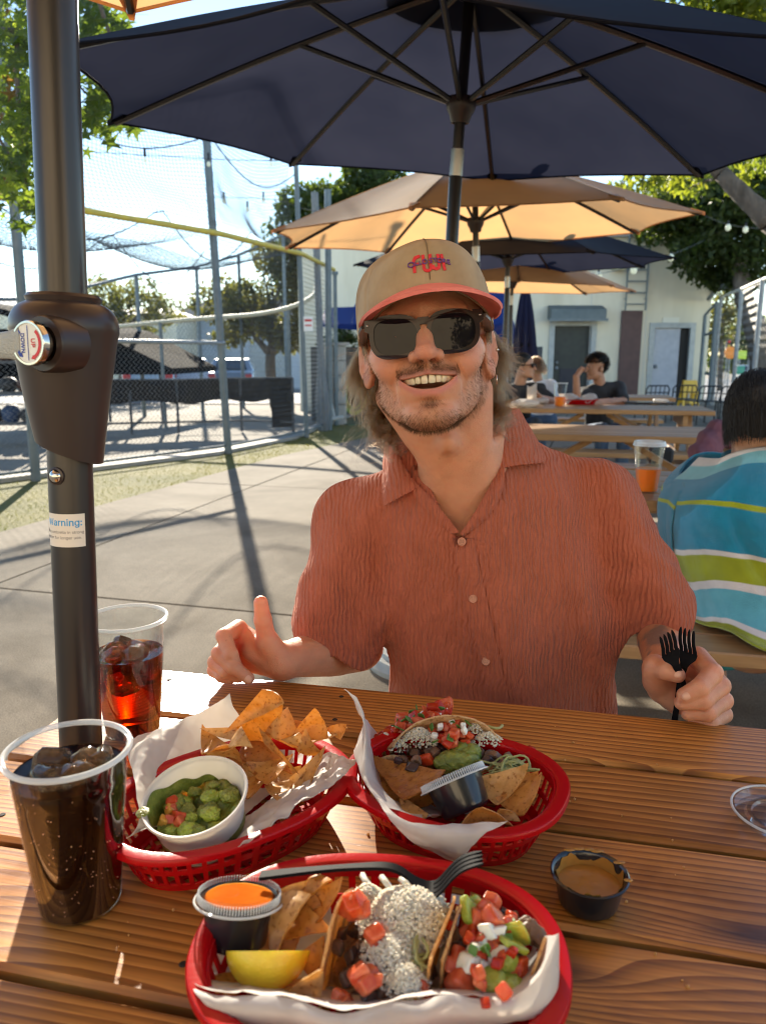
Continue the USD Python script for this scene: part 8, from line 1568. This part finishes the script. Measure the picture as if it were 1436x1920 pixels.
# --- man in a black T-shirt, fist at his mouth
Ym = 7.5; hcm = W(1117, 688, Ym); Rm = rot((0, 0, 1), math.radians(-70)) @ rot((1, 0, 0), .06)
mn = sitter('man in a black T-shirt leaning on his elbows with a fist at his mouth', hcm, Rm, W(1092, 738, Ym + .04), W(1160, 726, Ym + .03), W(1122, 800, Ym + .1), [([W(1098, 740, Ym - .02), W(1082, 758, Ym - .18), W(1080, 706, Ym - .22)], [.047, .040, .030], W(1088, 694, Ym - .20)), ([W(1160, 730, Ym), W(1168, 752, Ym - .18), W(1110, 756, Ym - .42)], [.050, .040, .032], W(1098, 756, Ym - .46))], cloth_k, skins[1], -.5, s=1.02)
obj('hair_cap', trimesh.Trimesh((bumpy(trimesh.creation.icosphere(3, 1).apply_scale((.078, .092, .072)), .005, 40).vertices + np.array([0, .030, .056])) @ Rm.T * 1.02 + hcm, trimesh.creation.icosphere(3, 1).faces, process=False), hairkm, mn, smooth=True)
short_hair('hair', hcm, Rm, 1.02, 2200, hairk, (.015, .035), mn, 9, lambda q: (q[2] > .045) or (q[1] > .035 and q[2] > -.04), w=.004)
obj('ear_stud', trimesh.creation.icosphere(2, .006).apply_translation(hcm + Rm @ np.array([-.088, .012, -.036])), chrome, mn, smooth=True)
# ------------------------------------------------------------ smaller things about the place
orange_l = liquid('orange_drink', (.98, .36, .02), 150.0); orange_s = pbr('orange_juice', (.80, .16, .008), (.84, .20, .012), rough=.2, subsurface_weight=.3, subsurface_scale=.01)
def small_cup(name, label, base, r0, r1, h, f, m, lid=False):
    t = thing(name, label, 'drink', base); r_ = lambda z: r0 + (r1 - r0) * z / h
    obj('cup', lathe([(0, .001), (r0, 0)] + [(r_(z), z) for z in np.linspace(.003, h, 12)] + [(r_(z) - .001, z) for z in np.linspace(h, .004, 12)] + [(0, .004)], 40), clear, t, smooth=40)
    obj('rim', tube([(r1 * math.cos(a), r1 * math.sin(a), h) for a in np.linspace(0, 2 * PI, 49)[:-1]], .0026, 8, closed=True), clear_rim, t, smooth=True)
    obj('drink', lathe([(0, .005)] + [(r_(z) - .0016, z) for z in np.linspace(.005, h * f, 8)] + [(0, h * f)], 40), m, t, smooth=40)
    if lid: obj('lid', lathe([(0, h + .004), (r1 * .8, h + .004), (r1 * .86, h + .012), (r1 * .98, h + .012), (r1 + .004, h - .002)], 40), clear_rim, t, smooth=30)
    return t
small_cup('drink_cup', 'clear cup half full of bright orange drink beside the towel-wrapped child', G(1212, 922, TZ), .034, .049, .155, .50, orange_s, lid=True)
small_cup('drink_cup', 'clear cup of orange drink between the woman and the man in black', G(1049, 762, TZ), .042, .062, .20, .42, orange_s)
bb = G(1087, 758, TZ); fb_ = thing('food_basket', 'red basket with white paper on the table of the man in black', 'basket', bb)
A = np.linspace(0, 2 * PI, 65)[:-1]
obj('rim', grid_mesh(np.array([[(*(oval(a, .16 - d, .11 - d)), z) for d, z in ((0, .040), (0, .046), (.014, .046), (.016, .040))] for a in A]), closed_u=True), redpl, fb_, smooth=40)
obj('wall', grid_mesh(np.array([[(*(oval(a, .145 - d, .096 - d)), z) for d, z in ((0, .044), (.02, .002))] for a in A]), closed_u=True, thick=.002), redpl, fb_, smooth=40)
pp = bumpy(grid_mesh(np.array([[(x, y, .03 + .05 * abs(math.sin(x * 17 + y * 9)) + .02 * math.cos(y * 40)) for y in np.linspace(-.09, .09, 16)] for x in np.linspace(-.14, .14, 24)]), thick=.001), .012, 25); obj('paper', pp.apply_translation(bb), paperm, None, smooth=30, label='crumpled white paper in the far red basket', cat='paper')
for k, (px, py, sx_, lab) in enumerate(((985, 762, .12, 'crumpled white wrapper on the table by the woman in black'), (1008, 757, .09, 'second crumpled wrapper, nearer the far cup of orange drink'))):
    p = G(px, py, TZ); m = bumpy(trimesh.creation.icosphere(3, 1).apply_scale((sx_, .09, .035)), .022, 22, k); obj('food_wrapper', m.apply_translation(p + [0, 0, .03]), paperm, None, smooth=30, label=lab, cat='wrapper')
tray = G(1215, 757, TZ); obj('tray', box((.42, .26, .018), tray + [0, .02, .010], TR, .004), blackpp, None, label='flat black tray lying on the table right of the man in black', cat='tray'); obj('napkin', bumpy(box((.13, .08, .02), tray + [.12, .02, .03], TR, .008).subdivide().subdivide(), .004, 30), paperm, None, smooth=True, label='folded white napkin on the black tray', cat='napkin')
bag = W(1240, 815, 5.35); obj('black_bag', bumpy(box((.17, .10, .11), (bag[0], bag[1], .505), TR, .02).subdivide().subdivide(), .006, 20), pbr('bag_black', (.01, .01, .012), rough=.8), None, smooth=40, label='small black bag on the bench behind the third table', cat='bag')
# yellow caution stand and black metal chairs by the building
yel = pbr('caution_yellow', (.55, .33, .02), (.62, .38, .03), rough=.45)
cs = thing('caution_stand', 'yellow folding caution stand in front of the pale grey door', 'caution sign'); c0 = W(1292, 735, 17); c0[2] = ground_z(17) - .02
for s_ in (-1, 1):
    fr_ = Polygon([(-.20, 0), (-.15, 0), (-.13, .22), (.13, .22), (.15, 0), (.20, 0), (.14, .62), (-.14, .62)]).difference(Polygon([(-.10, .30), (-.02, .30), (-.02, .40), (-.09, .40)])).difference(Polygon([(.10, .30), (.02, .30), (.02, .40), (.09, .40)]))
    m = extrude(fr_, .025); v = np.array(m.vertices); m.vertices = np.stack([v[:, 0] * 1.0, s_ * (.20 - .17 * v[:, 1] / .62) + v[:, 2], v[:, 1] * 1.25], 1) + c0; obj('leaf', m, yel, cs)
blk = pbr('black_metal', (.012, .013, .015), (.02, .02, .023), rough=.4, metallic=.3)
def chair(label, px, Y, rz):
    c = W(px, 720, Y); t = thing('metal_chair', label, 'chair', (c[0], Y, ground_z(Y) - .02), rz, group=None)
    for x in (-.2, .2):
        obj('leg', cyl((x, -.2, 0), (x * .95, -.18, .45), .013, 6), blk, t); obj('leg', cyl((x, .22, 0), (x * .95, .2, .45), .013, 6), blk, t)
    obj('seat', box((.43, .42, .02), (0, 0, .46), bev=.008), blk, t)
    obj('back_frame', tube([(-.2, .2, .45), (-.21, .26, .66), (-.17, .27, .72), (.17, .27, .72), (.21, .26, .66), (.2, .2, .45)], .014, 8), blk, t, smooth=True); obj('back_rail', cyl((-.2, .25, .60), (.2, .25, .60), .011, 6), blk, t)
    for k in range(4): obj('back_slat', bar((-.12 + .08 * k, .22, .46), (-.12 + .08 * k, .268, .72), .016, .006), blk, t)
    return t
chair('black metal chair back below the left edge of the pale grey door', 1222, 14.0, PI + .1); chair('black metal chair in front of the pale grey door, right of the first', 1278, 14.4, PI - .1); chair('black metal chair under the yellow caution stand', 1318, 13.6, PI + .15); chair('black metal chair by the side fence, last of the row', 1372, 13.2, PI - .2)
# string lights
bulbm = mat('bulb_glass', {'t': ('transparent_bsdf', {'color': (.95, .95, .92)}), 'p': ('principled_bsdf', {'base_color': (.9, .88, .66), 'roughness': .05}), 'x': ('mix_closure', {'fac': .55})}, [('t.BSDF', 'x.closure1'), ('p.BSDF', 'x.closure2')], 'x.closure')
def lights(label, pts, bulbs, r=.004, br=.035):
    t = thing('string_lights', label, 'string lights'); q = [W(*p) for p in pts]; obj('wire', tube(spline(q, 40), r, 5), netm, t)
    for b in bulbs:
        p = W(*b); obj('socket', cyl(p + [0, 0, .02], p + [0, 0, .09], .014, 8), blk, t); obj('bulb', trimesh.creation.icosphere(2, br).apply_scale((.85, .85, 1.15)).apply_translation(p - [0, 0, .015]), bulbm, t, smooth=True)
lights('string of round bulbs dipping below the far navy umbrella to the roof corner', [(1080, 520, 9.5), (1128, 512, 11), (1190, 498, 12.5), (1255, 478, 14.5), (1328, 446, 17.5)], [(1122, 517, 11), (1188, 504, 12.5), (1258, 481, 14.5), (1326, 455, 17.5)], br=.06)
lights('string of bulbs crossing the cage net at the upper left', [(120, 282, 7.5), (272, 290, 8), (391, 297, 8.4), (510, 300, 9), (600, 296, 9.5)], [(272, 296, 8), (391, 304, 8.4), (508, 304, 9)], br=.024)
lights('lower string of bulbs crossing the cage net', [(390, 366, 10), (440, 370, 10.5), (500, 372, 11), (575, 392, 12), (640, 385, 13)], [(420, 374, 10.2), (464, 390, 10.8), (494, 372, 11), (600, 398, 12.3), (640, 388, 13)], br=.03)
lights('string of bulbs below the right tree', [(1300, 392, 12), (1365, 420, 13), (1400, 426, 13.5), (1460, 430, 14)], [(1365, 424, 13), (1398, 428, 13.5)], br=.05)
# tall pale corner posts and hanging net bundle at the cage corner
nb_ = thing('net_bundle', 'pale gathered net hanging at the cage corner by the block wall', 'net'); p0, p1 = W(606, 800, 12.4), W(590, 360, 12.4); p0[2] = -.05
rings = []
for s in np.linspace(0, 1, 20):
    c = p0 * (1 - s) + p1 * s; rr = .045 + .05 * math.exp(-((s - .12) / .12) ** 2); rings.append([[c[0] + rr * (1 + .25 * math.cos(7 * w + 4 * s)) * math.cos(w), c[1] + rr * (1 + .25 * math.cos(7 * w + 4 * s)) * math.sin(w), c[2]] for w in np.linspace(0, 2 * PI, 49)[:-1]])
obj('net', loft(rings), thin('net_grey', (.28, .33, .37), (.3, .34, .36), w=.35, rough=.9, c2=(.36, .40, .43), scale=20), nb_, smooth=True); obj('post', cyl((p1[0] + .16, 12.5, -.1), W(602, 355, 12.5) + [.1, 0, 0], .05, 12), greysteel, nb_, smooth=40)
# buildings and trees on the other side of the street behind the camera (they light and mirror the scene)
bh = thing('opposite_building', 'cream building facing the tables from behind the camera', 'building'); obj('wall', box((24, .4, 5.4), (.5, -8.0, 2.6)), pbr('warm_cream', (.60, .475, .315), (.68, .555, .385), rough=.9, scale=.8, detail=6), bh)
for k in range(5): obj('window', box((1.5, .06, 1.5), (-7.5 + 4 * k, -7.77, 1.9)), pbr('window_dark', (.02, .025, .03), rough=.1) if k == 0 else '/World/Looks/window_dark', bh)
b = np.array([3.5, -6.0, 0]); tree('leafy tree standing behind the camera', b, [((3.2, -6, 4.6), (2.0, 1.8, 1.5)), ((4.6, -5.7, 4.2), (1.5, 1.4, 1.2)), ((2.0, -6.2, 4.0), (1.4, 1.3, 1.1))], [(b - [0, 0, .2], (3.4, -6, 3.4), .2, .15), ((3.4, -6, 3.4), (4.4, -5.8, 4.2), .1, .05), ((3.4, -6, 3.4), (2.3, -6.1, 4.1), .1, .05)], 7000, .2, leaf_mid, 41, sub=8)
